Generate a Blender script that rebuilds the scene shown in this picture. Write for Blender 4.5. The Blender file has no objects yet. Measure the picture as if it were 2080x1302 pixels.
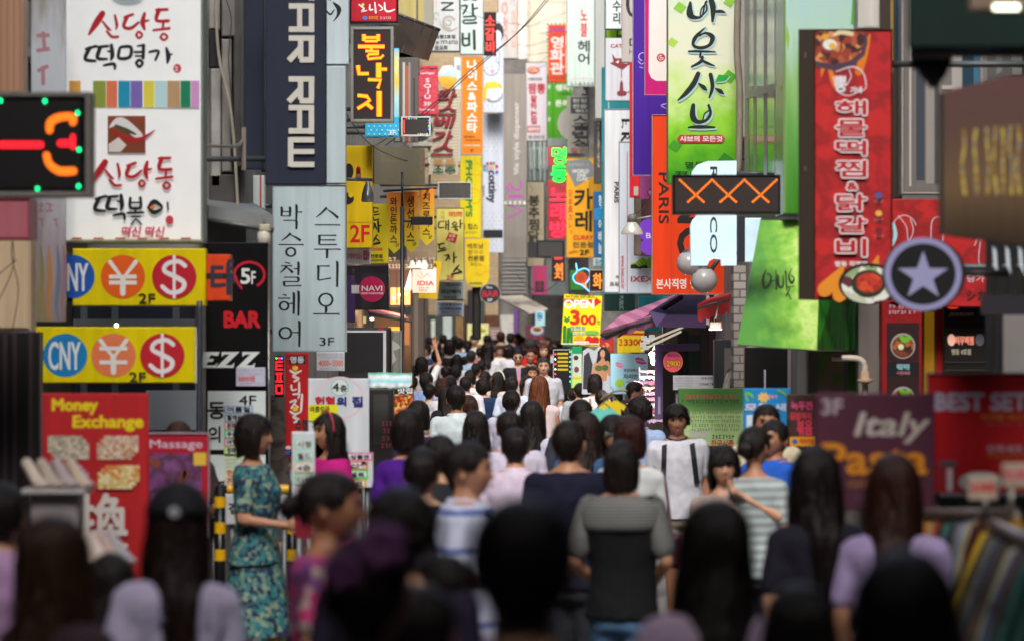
import bpy, bmesh, math, random
from mathutils import Vector, Matrix, noise
random.seed(7)
SC = bpy.context.scene
COL = SC.collection
R = math.radians
# ------------------------------------------------------------ camera, world, sun, exposure
F = 7800.0      # focal length in pixels of the 2080 px wide photograph (135 mm lens)
YH = 668.0      # row of the horizon
H = 2.05        # camera height
cam = bpy.data.objects.new('camera', bpy.data.cameras.new('camera'))
COL.objects.link(cam)
cam.location = (0, 0, H)
cam.rotation_euler = (R(90), 0, 0)
cam.data.sensor_width = 36
cam.data.lens = F / 2080 * 36
cam.data.shift_y = (YH - 651) / 2080
cam.data.clip_start = 0.5
cam.data.clip_end = 1000
cam.data.dof.use_dof = True
cam.data.dof.focus_distance = 38
cam.data.dof.aperture_fstop = 2.9
SC.camera = cam
W = bpy.data.worlds.new("World"); SC.world = W; W.use_nodes = True
_n = W.node_tree.nodes; _l = W.node_tree.links
sky = _n.new('ShaderNodeTexSky'); sky.sky_type = 'NISHITA'; sky.sun_disc = False
sky.sun_elevation = R(45); sky.sun_rotation = R(183); sky.dust_density = 4; sky.air_density = 1.0; sky.ozone_density = 1.5
hs = _n.new('ShaderNodeHueSaturation'); hs.inputs['Saturation'].default_value = 0.7
_l.new(sky.outputs[0], hs.inputs['Color'])
_l.new(hs.outputs[0], _n['Background'].inputs[0]); _n['Background'].inputs[1].default_value = 0.13
sun = bpy.data.objects.new('sun', bpy.data.lights.new('sun', 'SUN')); COL.objects.link(sun)
sun.data.energy = 1.5; sun.data.angle = R(22); sun.data.color = (1, .97, .93)
sun.rotation_euler = (R(45), 0, R(-3))
SC.view_settings.view_transform = 'Standard'; SC.view_settings.look = 'None'
SC.view_settings.gamma = 1; SC.view_settings.use_curve_mapping = False
SC.view_settings.exposure = 1.15
SC.cycles.max_bounces = 6; SC.cycles.use_denoising = True
# ------------------------------------------------------------ helpers
def gz(d):   # the street dips gently, then rises
    K = ((-60, 0), (8, 0), (20, -.14), (32, -.15), (55, .0), (80, .12), (140, .3), (600, .3))
    for (a, p), (b, q) in zip(K, K[1:]):
        if d <= b: return p + (q - p) * max(0, d - a) / (b - a)
    return .3
def lin(c): c /= 255.0; return c / 12.92 if c <= .04045 else ((c + .055) / 1.055) ** 2.4
def hexc(h, k=1.0):
    h = h.lstrip('#')
    return tuple(min(.80, lin(int(h[i:i + 2], 16)) * k) for i in (0, 2, 4))
MC = {}
def _base(name):
    m = bpy.data.materials.new(name); m.use_nodes = True
    return m, m.node_tree, m.node_tree.nodes['Principled BSDF']
def mat(h, rough=.5, metal=0, var=.10, emit=0, bump=0, k=1.12, scale=6, spec=.4, streak=False):
    key = ('m', h, rough, metal, var, emit, bump, k, scale, streak)
    if key in MC: return MC[key]
    m, nt, b = _base('paint')
    c = hexc(h, k)
    N = nt.nodes; Lk = nt.links
    b.inputs['Roughness'].default_value = rough; b.inputs['Metallic'].default_value = metal
    b.inputs['Specular IOR Level'].default_value = spec
    if var:
        tc = N.new('ShaderNodeTexCoord'); nz = N.new('ShaderNodeTexNoise'); nz.inputs['Scale'].default_value = scale; nz.inputs['Detail'].default_value = 5
        if streak:   # rain streaks and dust on sign faces
            mp = N.new('ShaderNodeMapping'); mp.inputs['Scale'].default_value = (5, 5, .35); Lk.new(tc.outputs['Object'], mp.inputs[0]); Lk.new(mp.outputs[0], nz.inputs['Vector'])
        else: Lk.new(tc.outputs['Object'], nz.inputs['Vector'])
        mr = N.new('ShaderNodeMapRange'); mr.inputs[1].default_value = .3; mr.inputs[2].default_value = .7
        mr.inputs[3].default_value = 1 - var * 1.6; mr.inputs[4].default_value = 1 + var * .4
        Lk.new(nz.outputs[0], mr.inputs[0])
        mx = N.new('ShaderNodeVectorMath'); mx.operation = 'SCALE'; mx.inputs[0].default_value = c
        Lk.new(mr.outputs[0], mx.inputs['Scale']); Lk.new(mx.outputs[0], b.inputs['Base Color'])
        if bump:
            bp = N.new('ShaderNodeBump'); bp.inputs['Strength'].default_value = bump; bp.inputs['Distance'].default_value = .01
            Lk.new(nz.outputs[0], bp.inputs['Height']); Lk.new(bp.outputs[0], b.inputs['Normal'])
    else:
        b.inputs['Base Color'].default_value = (*c, 1)
    if emit:
        b.inputs['Emission Color'].default_value = (*hexc(h), 1); b.inputs['Emission Strength'].default_value = emit
    MC[key] = m; return m
def ramp(N, stops, inter='LINEAR'):
    r = N.new('ShaderNodeValToRGB'); r.color_ramp.interpolation = inter
    el = r.color_ramp.elements
    while len(el) < len(stops): el.new(0.5)
    for e, (p, h) in zip(el, stops): e.position = p; e.color = (*hexc(h, 1.15), 1)
    return r
def led(h, pitch, h2=None, strength=3):
    key = ('led', h, h2, round(pitch, 4), strength)
    if key in MC: return MC[key]
    m, nt, b = _base('led_dots'); N = nt.nodes; Lk = nt.links
    tc = N.new('ShaderNodeTexCoord'); sc_ = N.new('ShaderNodeVectorMath'); sc_.operation = 'SCALE'; sc_.inputs['Scale'].default_value = 1 / pitch
    Lk.new(tc.outputs['Object'], sc_.inputs[0])
    fr = N.new('ShaderNodeVectorMath'); fr.operation = 'FRACTION'; Lk.new(sc_.outputs[0], fr.inputs[0])
    sp = N.new('ShaderNodeSeparateXYZ'); Lk.new(fr.outputs[0], sp.inputs[0])
    cb = N.new('ShaderNodeCombineXYZ'); Lk.new(sp.outputs[0], cb.inputs[0]); Lk.new(sp.outputs[2], cb.inputs[1])
    ds = N.new('ShaderNodeVectorMath'); ds.operation = 'DISTANCE'; Lk.new(cb.outputs[0], ds.inputs[0]); ds.inputs[1].default_value = (.5, .5, 0)
    lt = N.new('ShaderNodeMapRange'); lt.inputs[1].default_value = .3; lt.inputs[2].default_value = .62; lt.inputs[3].default_value = 1; lt.inputs[4].default_value = 0.0
    Lk.new(ds.outputs['Value'], lt.inputs[0])
    mx = N.new('ShaderNodeMix'); mx.data_type = 'RGBA'; Lk.new(lt.outputs[0], mx.inputs[0])
    mx.inputs[6].default_value = (*hexc(h2 or h), 1); mx.inputs[7].default_value = (*hexc(h), 1)
    Lk.new(mx.outputs[2], b.inputs['Emission Color']); b.inputs['Emission Strength'].default_value = strength * .33
    b.inputs['Base Color'].default_value = (.02, .01, .01, 1)
    MC[key] = m; return m
def grad(stops, axis=2, span=1.0, off=0.0, nz=0.0, scale=3, rough=.45, stretch=(1, 1, 1), emit=0):
    """printed artwork or painted reflections: colours along one axis of the panel, broken up by noise"""
    key = ('g', tuple(stops), axis, span, off, nz, scale, emit)
    if key in MC: return MC[key]
    m, nt, b = _base('print'); N = nt.nodes; Lk = nt.links
    tc = N.new('ShaderNodeTexCoord'); sp = N.new('ShaderNodeSeparateXYZ'); Lk.new(tc.outputs['Object'], sp.inputs[0])
    ma = N.new('ShaderNodeMath'); ma.operation = 'MULTIPLY_ADD'; ma.inputs[1].default_value = 1 / span; ma.inputs[2].default_value = off
    Lk.new(sp.outputs[axis], ma.inputs[0]); out = ma.outputs[0]
    if nz:
        mp = N.new('ShaderNodeMapping'); mp.inputs['Scale'].default_value = stretch; Lk.new(tc.outputs['Object'], mp.inputs[0])
        no = N.new('ShaderNodeTexNoise'); no.inputs['Scale'].default_value = scale; no.inputs['Detail'].default_value = 6; Lk.new(mp.outputs[0], no.inputs['Vector'])
        m2 = N.new('ShaderNodeMath'); m2.operation = 'MULTIPLY_ADD'; m2.inputs[1].default_value = nz; m2.inputs[2].default_value = -nz / 2
        Lk.new(no.outputs[0], m2.inputs[0]); ad = N.new('ShaderNodeMath'); ad.operation = 'ADD'; Lk.new(out, ad.inputs[0]); Lk.new(m2.outputs[0], ad.inputs[1]); out = ad.outputs[0]
    r = ramp(N, stops); Lk.new(out, r.inputs[0]); Lk.new(r.outputs[0], b.inputs['Base Color']); b.inputs['Roughness'].default_value = rough
    if emit: Lk.new(r.outputs[0], b.inputs['Emission Color']); b.inputs['Emission Strength'].default_value = emit
    MC[key] = m; return m
def blot(cols, scale=20, rough=.5, kind='VORONOI', dist=0):
    """blotches: food pictures, floral cloth, banknote pictures"""
    key = ('b', tuple(cols), scale, kind)
    if key in MC: return MC[key]
    m, nt, b = _base('blotches'); N = nt.nodes; Lk = nt.links
    tc = N.new('ShaderNodeTexCoord')
    nz = N.new('ShaderNodeTexNoise'); nz.inputs['Scale'].default_value = scale * .7; Lk.new(tc.outputs['Object'], nz.inputs['Vector'])
    sb = N.new('ShaderNodeVectorMath'); sb.operation = 'MULTIPLY_ADD'; sb.inputs[1].default_value = (.6 / scale,) * 3
    Lk.new(nz.outputs['Color'], sb.inputs[0]); Lk.new(tc.outputs['Object'], sb.inputs[2])
    if kind == 'VORONOI':
        v = N.new('ShaderNodeTexVoronoi'); v.inputs['Scale'].default_value = scale; Lk.new(sb.outputs[0], v.inputs['Vector'])
        sp = N.new('ShaderNodeSeparateColor'); Lk.new(v.outputs['Color'], sp.inputs[0]); src = sp.outputs[0]
    else:
        v = N.new('ShaderNodeTexNoise'); v.inputs['Scale'].default_value = scale; v.inputs['Detail'].default_value = 4; Lk.new(sb.outputs[0], v.inputs['Vector'])
        mr = N.new('ShaderNodeMapRange'); mr.inputs[1].default_value = .3; mr.inputs[2].default_value = .7; Lk.new(v.outputs[0], mr.inputs[0]); src = mr.outputs[0]
    r = ramp(N, [(i / len(cols), c) for i, c in enumerate(cols)], 'CONSTANT' if kind == 'VORONOI' else 'LINEAR')
    Lk.new(src, r.inputs[0]); Lk.new(r.outputs[0], b.inputs['Base Color']); b.inputs['Roughness'].default_value = rough
    MC[key] = m; return m
def stripes(cols, axis, pitch, duty=.5, other=None, rough=.7):
    """cloth stripes (or checks when other is an axis)"""
    key = ('s', tuple(cols), axis, pitch, duty, other)
    if key in MC: return MC[key]
    m, nt, b = _base('striped_cloth'); N = nt.nodes; Lk = nt.links
    tc = N.new('ShaderNodeTexCoord'); sp = N.new('ShaderNodeSeparateXYZ'); Lk.new(tc.outputs['Object'], sp.inputs[0])
    def one(ax):
        a = N.new('ShaderNodeMath'); a.operation = 'MULTIPLY'; a.inputs[1].default_value = 1 / pitch; Lk.new(sp.outputs[ax], a.inputs[0])
        f = N.new('ShaderNodeMath'); f.operation = 'FRACT'; Lk.new(a.outputs[0], f.inputs[0])
        g = N.new('ShaderNodeMath'); g.operation = 'GREATER_THAN'; g.inputs[1].default_value = duty; Lk.new(f.outputs[0], g.inputs[0]); return g.outputs[0]
    o = one(axis)
    if other is not None:
        q = N.new('ShaderNodeMath'); q.operation = 'MAXIMUM'; Lk.new(o, q.inputs[0]); Lk.new(one(other), q.inputs[1]); o = q.outputs[0]
    mx = N.new('ShaderNodeMix'); mx.data_type = 'RGBA'; Lk.new(o, mx.inputs[0])
    mx.inputs[6].default_value = (*hexc(cols[0], 1.1), 1); mx.inputs[7].default_value = (*hexc(cols[1], 1.1), 1)
    Lk.new(mx.outputs[2], b.inputs['Base Color']); b.inputs['Roughness'].default_value = rough
    MC[key] = m; return m
def glass(h='#33414a', rough=.12, var=.2):
    return mat(h, rough=rough, var=var, spec=.8)
def brickmat(h1, h2, mort, sx=.2, sz=.07):
    key = ('br', h1, h2, mort, sx)
    if key in MC: return MC[key]
    m, nt, b = _base('brickwork'); N = nt.nodes; Lk = nt.links
    tc = N.new('ShaderNodeTexCoord'); mp = N.new('ShaderNodeMapping'); mp.inputs['Rotation'].default_value = (R(90), 0, 0); Lk.new(tc.outputs['Object'], mp.inputs[0])
    br = N.new('ShaderNodeTexBrick'); Lk.new(mp.outputs[0], br.inputs[0]); br.inputs['Scale'].default_value = 1
    br.inputs['Color1'].default_value = (*hexc(h1), 1); br.inputs['Color2'].default_value = (*hexc(h2), 1); br.inputs['Mortar'].default_value = (*hexc(mort), 1)
    br.inputs['Brick Width'].default_value = sx; br.inputs['Row Height'].default_value = sz; br.inputs['Mortar Size'].default_value = .008
    Lk.new(br.outputs[0], b.inputs['Base Color']); bp = N.new('ShaderNodeBump'); bp.inputs['Distance'].default_value = .01; bp.inputs['Strength'].default_value = .6
    Lk.new(br.outputs['Fac'], bp.inputs['Height']); bp.invert = True; Lk.new(bp.outputs[0], b.inputs['Normal']); b.inputs['Roughness'].default_value = .85
    MC[key] = m; return m

def new(name, verts, faces, m=None, parent=None, loc=None, smooth=False):
    me = bpy.data.meshes.new(name); me.from_pydata([tuple(v) for v in verts], [], faces)
    if m: me.materials.append(m)
    if smooth: me.shade_smooth()
    o = bpy.data.objects.new(name, me); COL.objects.link(o)
    if parent: o.parent = parent
    if loc: o.location = loc
    return o
def root(name, label, cat, loc, group=None, yaw=0, kind=None):
    o = bpy.data.objects.new(name, None); COL.objects.link(o); o.location = loc; o.rotation_euler.z = yaw; o.empty_display_size = .1
    if kind: o['kind'] = kind
    else:
        o['label'] = label; o['category'] = cat
    if group: o['group'] = group
    return o
def boxg(x0, y0, z0, x1, y1, z1, bev=0):
    """vertices and faces of a (chamfered) box"""
    if bev <= 0:
        v = [(x0, y0, z0), (x1, y0, z0), (x1, y1, z0), (x0, y1, z0), (x0, y0, z1), (x1, y0, z1), (x1, y1, z1), (x0, y1, z1)]
        return v, [(0, 3, 2, 1), (4, 5, 6, 7), (0, 1, 5, 4), (1, 2, 6, 5), (2, 3, 7, 6), (3, 0, 4, 7)]
    b = min(bev, abs(x1 - x0) / 2.1, abs(y1 - y0) / 2.1, abs(z1 - z0) / 2.1)
    def ring(x0, z0, x1, z1, y): return [(x0, y, z0), (x1, y, z0), (x1, y, z1), (x0, y, z1)]
    v = ring(x0 + b, z0 + b, x1 - b, z1 - b, y0) + ring(x0, z0, x1, z1, y0 + b) + ring(x0, z0, x1, z1, y1 - b) + ring(x0 + b, z0 + b, x1 - b, z1 - b, y1)
    f = [(0, 1, 2, 3)]
    for r in range(3):
        for i in range(4):
            j = (i + 1) % 4; f.append((r * 4 + j, r * 4 + i, r * 4 + 4 + i, r * 4 + 4 + j))
    f.append((15, 14, 13, 12)); return v, f
def addg(V, Fc, g):
    n = len(V); V.extend(g[0]); Fc.extend([tuple(i + n for i in f) for f in g[1]])
def box(name, b, m, parent=None, bev=0):
    return new(name, *boxg(*b, bev), m, parent)
def boxes(name, bs, m, parent=None, bev=0):
    V, Q = [], []
    for b in bs: addg(V, Q, boxg(*b, bev))
    return new(name, V, Q, m, parent)
def prismg(poly, y0, y1):
    n = len(poly)
    v = [(x, y0, z) for x, z in poly] + [(x, y1, z) for x, z in poly]
    return v, [tuple(range(n)), tuple(range(2 * n - 1, n - 1, -1))] + [((i + 1) % n, i, i + n, (i + 1) % n + n) for i in range(n)]
def tubeg(pts, r, n=8, r2=None):
    pts = [Vector(p) for p in pts]; V, Q = [], []
    for i, p in enumerate(pts):
        t = (pts[min(i + 1, len(pts) - 1)] - pts[max(i - 1, 0)]).normalized()
        a = t.cross(Vector((0, 0, 1)) if abs(t.z) < .9 else Vector((0, 1, 0))).normalized(); b = t.cross(a)
        rr = r if r2 is None else r + (r2 - r) * i / (len(pts) - 1)
        for k in range(n):
            w = 2 * math.pi * k / n; V.append(p + a * math.cos(w) * rr + b * math.sin(w) * rr)
    for i in range(len(pts) - 1):
        for k in range(n):
            j = (k + 1) % n; Q.append((i * n + k, i * n + j, (i + 1) * n + j, (i + 1) * n + k))
    Q.append(tuple(range(n - 1, -1, -1))); Q.append(tuple((len(pts) - 1) * n + k for k in range(n)))
    return V, Q
def tube(name, pts, r, m, parent=None, n=8, r2=None):
    V, Q = tubeg(pts, r, n, r2); return new(name, V, Q, m, parent, smooth=True)
def latheg(prof, n=24, c=(0, 0, 0), ax='z'):
    V, Q = [], []
    for r, z in prof:
        for k in range(n):
            w = 2 * math.pi * k / n; a, b = r * math.cos(w), r * math.sin(w)
            V.append((c[0] + a, c[1] + b, c[2] + z) if ax == 'z' else (c[0] + a, c[1] - z, c[2] + b))
    for i in range(len(prof) - 1):
        for k in range(n):
            j = (k + 1) % n; Q.append((i * n + k, i * n + j, (i + 1) * n + j, (i + 1) * n + k))
    Q.append(tuple(range(n - 1, -1, -1))); Q.append(tuple((len(prof) - 1) * n + k for k in range(n)))
    return V, Q
def smoothline(pts, k=5):
    if len(pts) < 3: 
        a, b = pts[0], pts[-1]
        return [tuple(a[i] + (b[i] - a[i]) * t / 3 for i in range(len(a))) for t in range(4)]
    out = []; P_ = [pts[0]] + list(pts) + [pts[-1]]
    for i in range(1, len(P_) - 2):
        p0, p1, p2, p3 = P_[i - 1:i + 3]
        for s in range(k):
            t = s / k
            out.append(tuple(.5 * (2 * b + (c - a) * t + (2 * a - 5 * b + 4 * c - d) * t * t + (3 * b - a - 3 * c + d) * t ** 3) for a, b, c, d in zip(p0, p1, p2, p3)))
    out.append(tuple(pts[-1])); return out
TC = {}
def glyphs(s):
    """2-D triangles of a string in the built-in font"""
    if s in TC: return TC[s]
    c = bpy.data.curves.new('t', 'FONT'); c.body = s; c.size = 1; c.resolution_u = 3; c.fill_mode = 'FRONT'
    o = bpy.data.objects.new('t', c); me = bpy.data.meshes.new_from_object(o)
    v = [(p.co.x, p.co.y) for p in me.vertices]; f = [tuple(p.vertices) for p in me.polygons]
    bpy.data.objects.remove(o); bpy.data.curves.remove(c); bpy.data.meshes.remove(me)
    xs = [p[0] for p in v] or [0, 1]; ys = [p[1] for p in v] or [0, 1]
    TC[s] = (v, f, min(xs), max(xs), min(ys), max(ys)); return TC[s]
DIRS = [(0, 0)] + [(math.cos(a * math.pi / 4), math.sin(a * math.pi / 4)) for a in range(8)]
WALL = lambda d, side: (-3.25 if side < 0 else 3.6) if d < 29.5 else (side * (2.05 if side < 0 else 2.2) if d < 75 else side * (2.9 if side < 0 else 1.5))
class Sign:
    """a flat board given by its rectangle in the photograph and its distance"""
    def __init__(s, name, label, cat, b, d, col, depth=.12, rim=None, rimw=3, yaw=0, group=None, arm=None, m=None, poly=None, bev=.006, part='panel', rough=.45, noback=False, drop=None):
        u0, v0, u1, v1 = b; s.k = F / d; s.d = d; s.uc = (u0 + u1) / 2; s.vb = v1; s.n = 0; s.dep = depth
        s.b = b
        s.r = root(name, label, cat, ((s.uc - 1040) / s.k, d, H - (v1 - YH) / s.k), group, yaw)
        mm = m or mat(col, rough=rough, var=.10, scale=2.5, streak=True)
        h = depth / 2
        if poly:
            P_ = [s.L(*p) for p in poly]
            new(part, *prismg(P_[::-1], -h, h), mm, s.r)
        else:
            x0, z1 = s.L(u0, v0); x1, z0 = s.L(u1, v1)
            box(part, (x0, -h, z0, x1, h, z1), mm, s.r, bev)
        if rim:
            x0, z1 = s.L(u0, v0); x1, z0 = s.L(u1, v1); w = rimw / s.k; e = .012; mr = mat(rim, rough=.4)
            for q in ((x0 - w, -h - e, z0 - w, x0, h + e, z1 + w), (x1, -h - e, z0 - w, x1 + w, h + e, z1 + w), (x0 + .001, -h - e, z1, x1 - .001, h + e, z1 + w), (x0 + .001, -h - e, z0 - w, x1 - .001, h + e, z0)):
                box('frame', q, mr, s.r, .004)
        if arm:
            sd = -1 if arm == 'L' else 1
            wx = WALL(d, sd) - s.r.location.x; x0, z1 = s.L(u0, v0); x1, z0 = s.L(u1, v1)
            e = x0 if sd < 0 else x1
            if sd * (wx - e) > .03:
                for f_ in (.12, .88):
                    z = z0 + (z1 - z0) * f_; tube('bracket', [(e, 0, z), (wx, 0, z)], .02, mat('#55585a', metal=.6), s.r)
        if drop:   # posts down to the pavement
            x0, _ = s.L(u0, v0); x1, _ = s.L(u1, v1)
            for x in (x0 + .04, x1 - .04): tube('post', [(x, h + .02, -s.r.location.z + gz(d)), (x, h + .02, .05)], .018, mat('#6a6d70', metal=.6), s.r)
    def L(s, u, v): return (u - s.uc) / s.k, (s.vb - v) / s.k
    def y(s): s.n += 1; return -s.dep / 2 - .001 * s.n
    def put(s, name, V2, Q, col, m=None, emit=0, label=None):
        yy = s.y()
        o = new(name, [(x, yy - (e[0] if e else 0), z) for x, z, *e in V2], Q, m or mat(col, var=.03, emit=emit), s.r)
        if label: o['label'] = label
        return o
    def text(s, t, b, col, bold=0, vert=False, rot=0, shear=0, m=None, emit=0, name='lettering'):
        u0, v0, u1, v1 = b; bo = bold = bold * .62; V2, Q = [], []
        u0 += bo; v0 += bo; u1 -= bo; v1 -= bo
        if rot: w, h = v1 - v0, u1 - u0
        else: w, h = u1 - u0, v1 - v0
        items = []
        if vert:
            cs = [c for c in t]; ch = h / len(cs)
            G = [glyphs(c) for c in cs if c != ' ']
            mw = max(g[3] - g[2] for g in G); mh = max(g[5] - g[4] for g in G)
            sx, sy = w / mw, ch * .9 / mh
            for i, c in enumerate(cs):
                if c == ' ': continue
                g = glyphs(c)
                items.append((g, sx, sy, w / 2 - (g[2] + g[3]) / 2 * sx, h - ch * (i + .5) - (g[4] + g[5]) / 2 * sy))
        else:
            g = glyphs(t); sx, sy = w / max(.01, g[3] - g[2]), h / max(.01, g[5] - g[4])
            items.append((g, sx, sy, -g[2] * sx, -g[4] * sy))
        st = DIRS if bo else DIRS[:1]; q = 0
        for dx, dy in st:
            for g, sx, sy, ox, oy in items:
                n = len(V2)
                for x, y in g[0]:
                    a, b_ = x * sx + ox, y * sy + oy; a += shear * (b_ - h / 2)
                    if rot == 1: a, b_ = b_, w - a       # clockwise: reads downwards
                    elif rot == 2: a, b_ = h - b_, a     # reads upwards
                    elif rot: pass
                    X, Z = s.L(u0 + a + dx * bo, v1 - b_ + dy * bo); V2.append((X, Z, q * .00003))
                Q += [tuple(i + n for i in f) for f in g[1]]
            q += 1
        return s.put(name, V2, Q, col, m, emit)
    def rect(s, b, col, name='printed_band', m=None, emit=0, label=None):
        (x0, z1), (x1, z0) = s.L(b[0], b[1]), s.L(b[2], b[3])
        return s.put(name, [(x0, z0), (x1, z0), (x1, z1), (x0, z1)], [(0, 1, 2, 3)], col, m, emit, label)
    def poly(s, pts, col, name='printed_shape', m=None, emit=0):
        P_ = [s.L(*p) for p in pts]
        return s.put(name, P_, [tuple(range(len(P_)))], col, m, emit)
    def disc(s, u, v, ru, rv, col, name='printed_disc', m=None, emit=0, n=32):
        return s.poly([(u + ru * math.cos(2 * math.pi * i / n), v - rv * math.sin(2 * math.pi * i / n)) for i in range(n)], col, name, m, emit)
    def ring(s, u, v, ru, rv, w, col, a0=0, a1=360, name='printed_ring', emit=0, m=None):
        n = 36; V2 = []
        for i in range(n + 1):
            a = R(a0 + (a1 - a0) * i / n)
            for q in (0, w): V2.append(s.L(u + (ru - q) * math.cos(a), v - (rv - q) * math.sin(a)))
        return s.put(name, V2, [(2 * i, 2 * i + 2, 2 * i + 3, 2 * i + 1) for i in range(n)], col, m, emit)
    def brush(s, strokes, col, name='lettering', m=None, emit=0, round_=True, sm=True):
        V2, Q = [], []; q = 0
        for st in strokes:
            pts = smoothline(st, 4) if sm else st
            n0 = len(V2)
            for i, (u, v, w) in enumerate(pts):
                a, b_ = pts[max(i - 1, 0)], pts[min(i + 1, len(pts) - 1)]
                du, dv = b_[0] - a[0], b_[1] - a[1]; L_ = math.hypot(du, dv) or 1
                for sg in (1, -1):
                    X, Z = s.L(u - dv / L_ * w / 2 * sg, v + du / L_ * w / 2 * sg); V2.append((X, Z, q * .00003))
            Q += [(n0 + 2 * i, n0 + 2 * i + 1, n0 + 2 * i + 3, n0 + 2 * i + 2) for i in range(len(pts) - 1)]
            q += 1
            if round_:
                for (u, v, w) in (pts[0], pts[-1]):
                    n1 = len(V2)
                    for i in range(8):
                        X, Z = s.L(u + w / 2 * math.cos(i * math.pi / 4), v + w / 2 * math.sin(i * math.pi / 4)); V2.append((X, Z, q * .00003))
                    Q.append(tuple(range(n1, n1 + 8))); q += 1
        return s.put(name, V2, Q, col, m, emit)
    def scribble(s, b, rows, col, bold=0, chars=None, seed=1):
        """rows of print too small to read in the photograph"""
        rd = random.Random(seed); u0, v0, u1, v1 = b; h = (v1 - v0) / rows; st = []
        for r in range(rows):
            u = u0 + rd.uniform(0, 4); v = v0 + h * (r + .5)
            while u < u1 - h * .5:
                w = h * rd.uniform(.25, .5); a = h * .28
                st.append([(u, v - a * rd.uniform(.3, 1), .09 * h + bold), (u + w, v - a * rd.uniform(0, 1), .09 * h + bold)])
                st.append([(u + w * .5, v - a, .09 * h + bold), (u + w * rd.uniform(.2, .9), v + a, .09 * h + bold)])
                if rd.random() < .6: st.append([(u, v + a, .09 * h + bold), (u + w, v + a * .8, .09 * h + bold)])
                u += w * 1.5 + (h * .4 if rd.random() < .2 else 0)
        return s.brush(st, col, round_=False, sm=False)
# ------------------------------------------------------------ the street and its buildings
V = []; Q = []
ys = [-60, 8, 14, 20, 32, 44, 55, 80, 103, 140, 600]
for y in ys:
    for x in (-120, 120): V.append((x, y, gz(y)))
Q = [(2 * i, 2 * i + 1, 2 * i + 3, 2 * i + 2) for i in range(10)]
g = new('ground', V, Q, mat('#5d5a57', rough=.85, var=.3, scale=2)); g['kind'] = 'structure'
g = new('street_paving', [(x, y, gz(y) + .006) for y in ys[:9] for x in (-3.2, 3.5)], [(2 * i, 2 * i + 1, 2 * i + 3, 2 * i + 2) for i in range(8)], brickmat('#6e6a66', '#7a7470', '#4c4a48', .6, .3)); g['kind'] = 'structure'

def building(label, side, y0, y1, x, h, m, group=None, win=None, storey=3.0, wm=None, depth=8.0):
    r = root('shop_building', label, 'building', (side * x, (y0 + y1) / 2, 0), group)
    L_ = (y1 - y0) / 2
    x0, x1 = (0, depth) if side > 0 else (-depth, 0)
    z0 = -.3
    box('wall', (x0, -L_, z0, x1, L_, h), m, r)
    box('cornice', (x0 - .12, -L_ - .05, h, x1 + .12, L_ + .05, h + .3), mat('#6b6762', var=.2), r, .03)
    if win:
        gm = glass(win); fm = wm or mat('#8b8a86', rough=.4, metal=.3)
        n = max(1, int((y1 - y0) / 2.6))
        s_ = -side
        for k in range(max(1, int((h - 2.4) // storey))):
            z = 3.9 + k * storey
            for i in range(n):
                yc = -L_ + (i + .5) * 2 * L_ / n; w = .85
                a, b = sorted((s_ * .002, s_ * .07))
                V, Q = [], []
                for q in ((a, yc - w - .06, z - .06, b, yc + w + .06, z), (a, yc - w - .06, z + 1.6, b, yc + w + .06, z + 1.66), (a, yc - w - .06, z, b, yc - w, z + 1.6), (a, yc + w, z, b, yc + w + .06, z + 1.6), (a, yc - .025, z, b, yc + .025, z + 1.6)):
                    addg(V, Q, boxg(*q))
                wo = new('window', V, Q, fm, r)
                a, b = sorted((s_ * .004, s_ * .03)); box('pane', (a, yc - w, z, b, yc + w, z + 1.6), gm, wo)
    return r
dk = mat('#3a3431', rough=.8, var=.25, scale=1.5)
building('dark brown shop building nearest on the left behind the exchange signs', -1, -25, 20.9, 3.25, 20, mat('#4a403c', rough=.8, var=.3, scale=1), win='#2a3036')
building('low brown shop building on the left carrying the currency signs', -1, 21, 29.4, 3.25, 8, mat('#54483f', rough=.8, var=.3, scale=1), win='#2a3036')
B2 = building('grey panelled building on the left with pipes and hoses at its corner', -1, 29.6, 49.5, 2.05, 7.6, mat('#85817c', rough=.8, var=.3, scale=1.2), win='#39434a')
building('tan rendered building on the left beyond the grey one', -1, 49.7, 74.8, 2.05, 9, mat('#8f8574', rough=.85, var=.25, scale=1.2), win='#4a5358')
building('grey shop building on the left where the street opens', -1, 75, 102.6, 2.9, 11.2, mat('#77716a', rough=.85, var=.25), win='#4a5358')
building('dark shop building nearest on the right behind the clothes rack', 1, -25, 20.9, 3.6, 20, mat('#45413f', rough=.8, var=.3, scale=1), win='#2a3036')
building('low grey shop building on the right carrying the red stew sign', 1, 21, 29.4, 3.6, 8, mat('#55504c', rough=.8, var=.3, scale=1), win='#2a3036')
B6 = building('pale grey building on the right with a green glazed corner', 1, 29.6, 49.5, 2.2, 7.6, mat('#8d8a86', rough=.8, var=.25, scale=1.2), win='#5d7a50', wm=mat('#a9a49c', rough=.4))
building('brown stone building on the right behind the orange sign', 1, 49.7, 74.8, 2.2, 9, mat('#6b5f56', rough=.85, var=.25), win='#454d50')
building('grey building on the right at the far end of the signs', 1, 75, 102.6, 1.5, 11, mat('#7b7873', rough=.85, var=.25), win='#454d50')
def front(label, u0, u1, d, vtop, m, cat='building', depth=6):
    """a building seen square on at the end of the street"""
    k = F / d; x0, x1 = (u0 - 1040) / k, (u1 - 1040) / k; h = H - (vtop - YH) / k
    r = root('end_building', label, cat, ((x0 + x1) / 2, d, 0)); w = (x1 - x0) / 2
    box('wall', (-w, 0, 0, w, depth, h), m, r)
    r['_k'] = k
    return r, lambda u, v: ((u - 1040) / k - (x0 + x1) / 2, H - (v - YH) / k)
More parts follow.
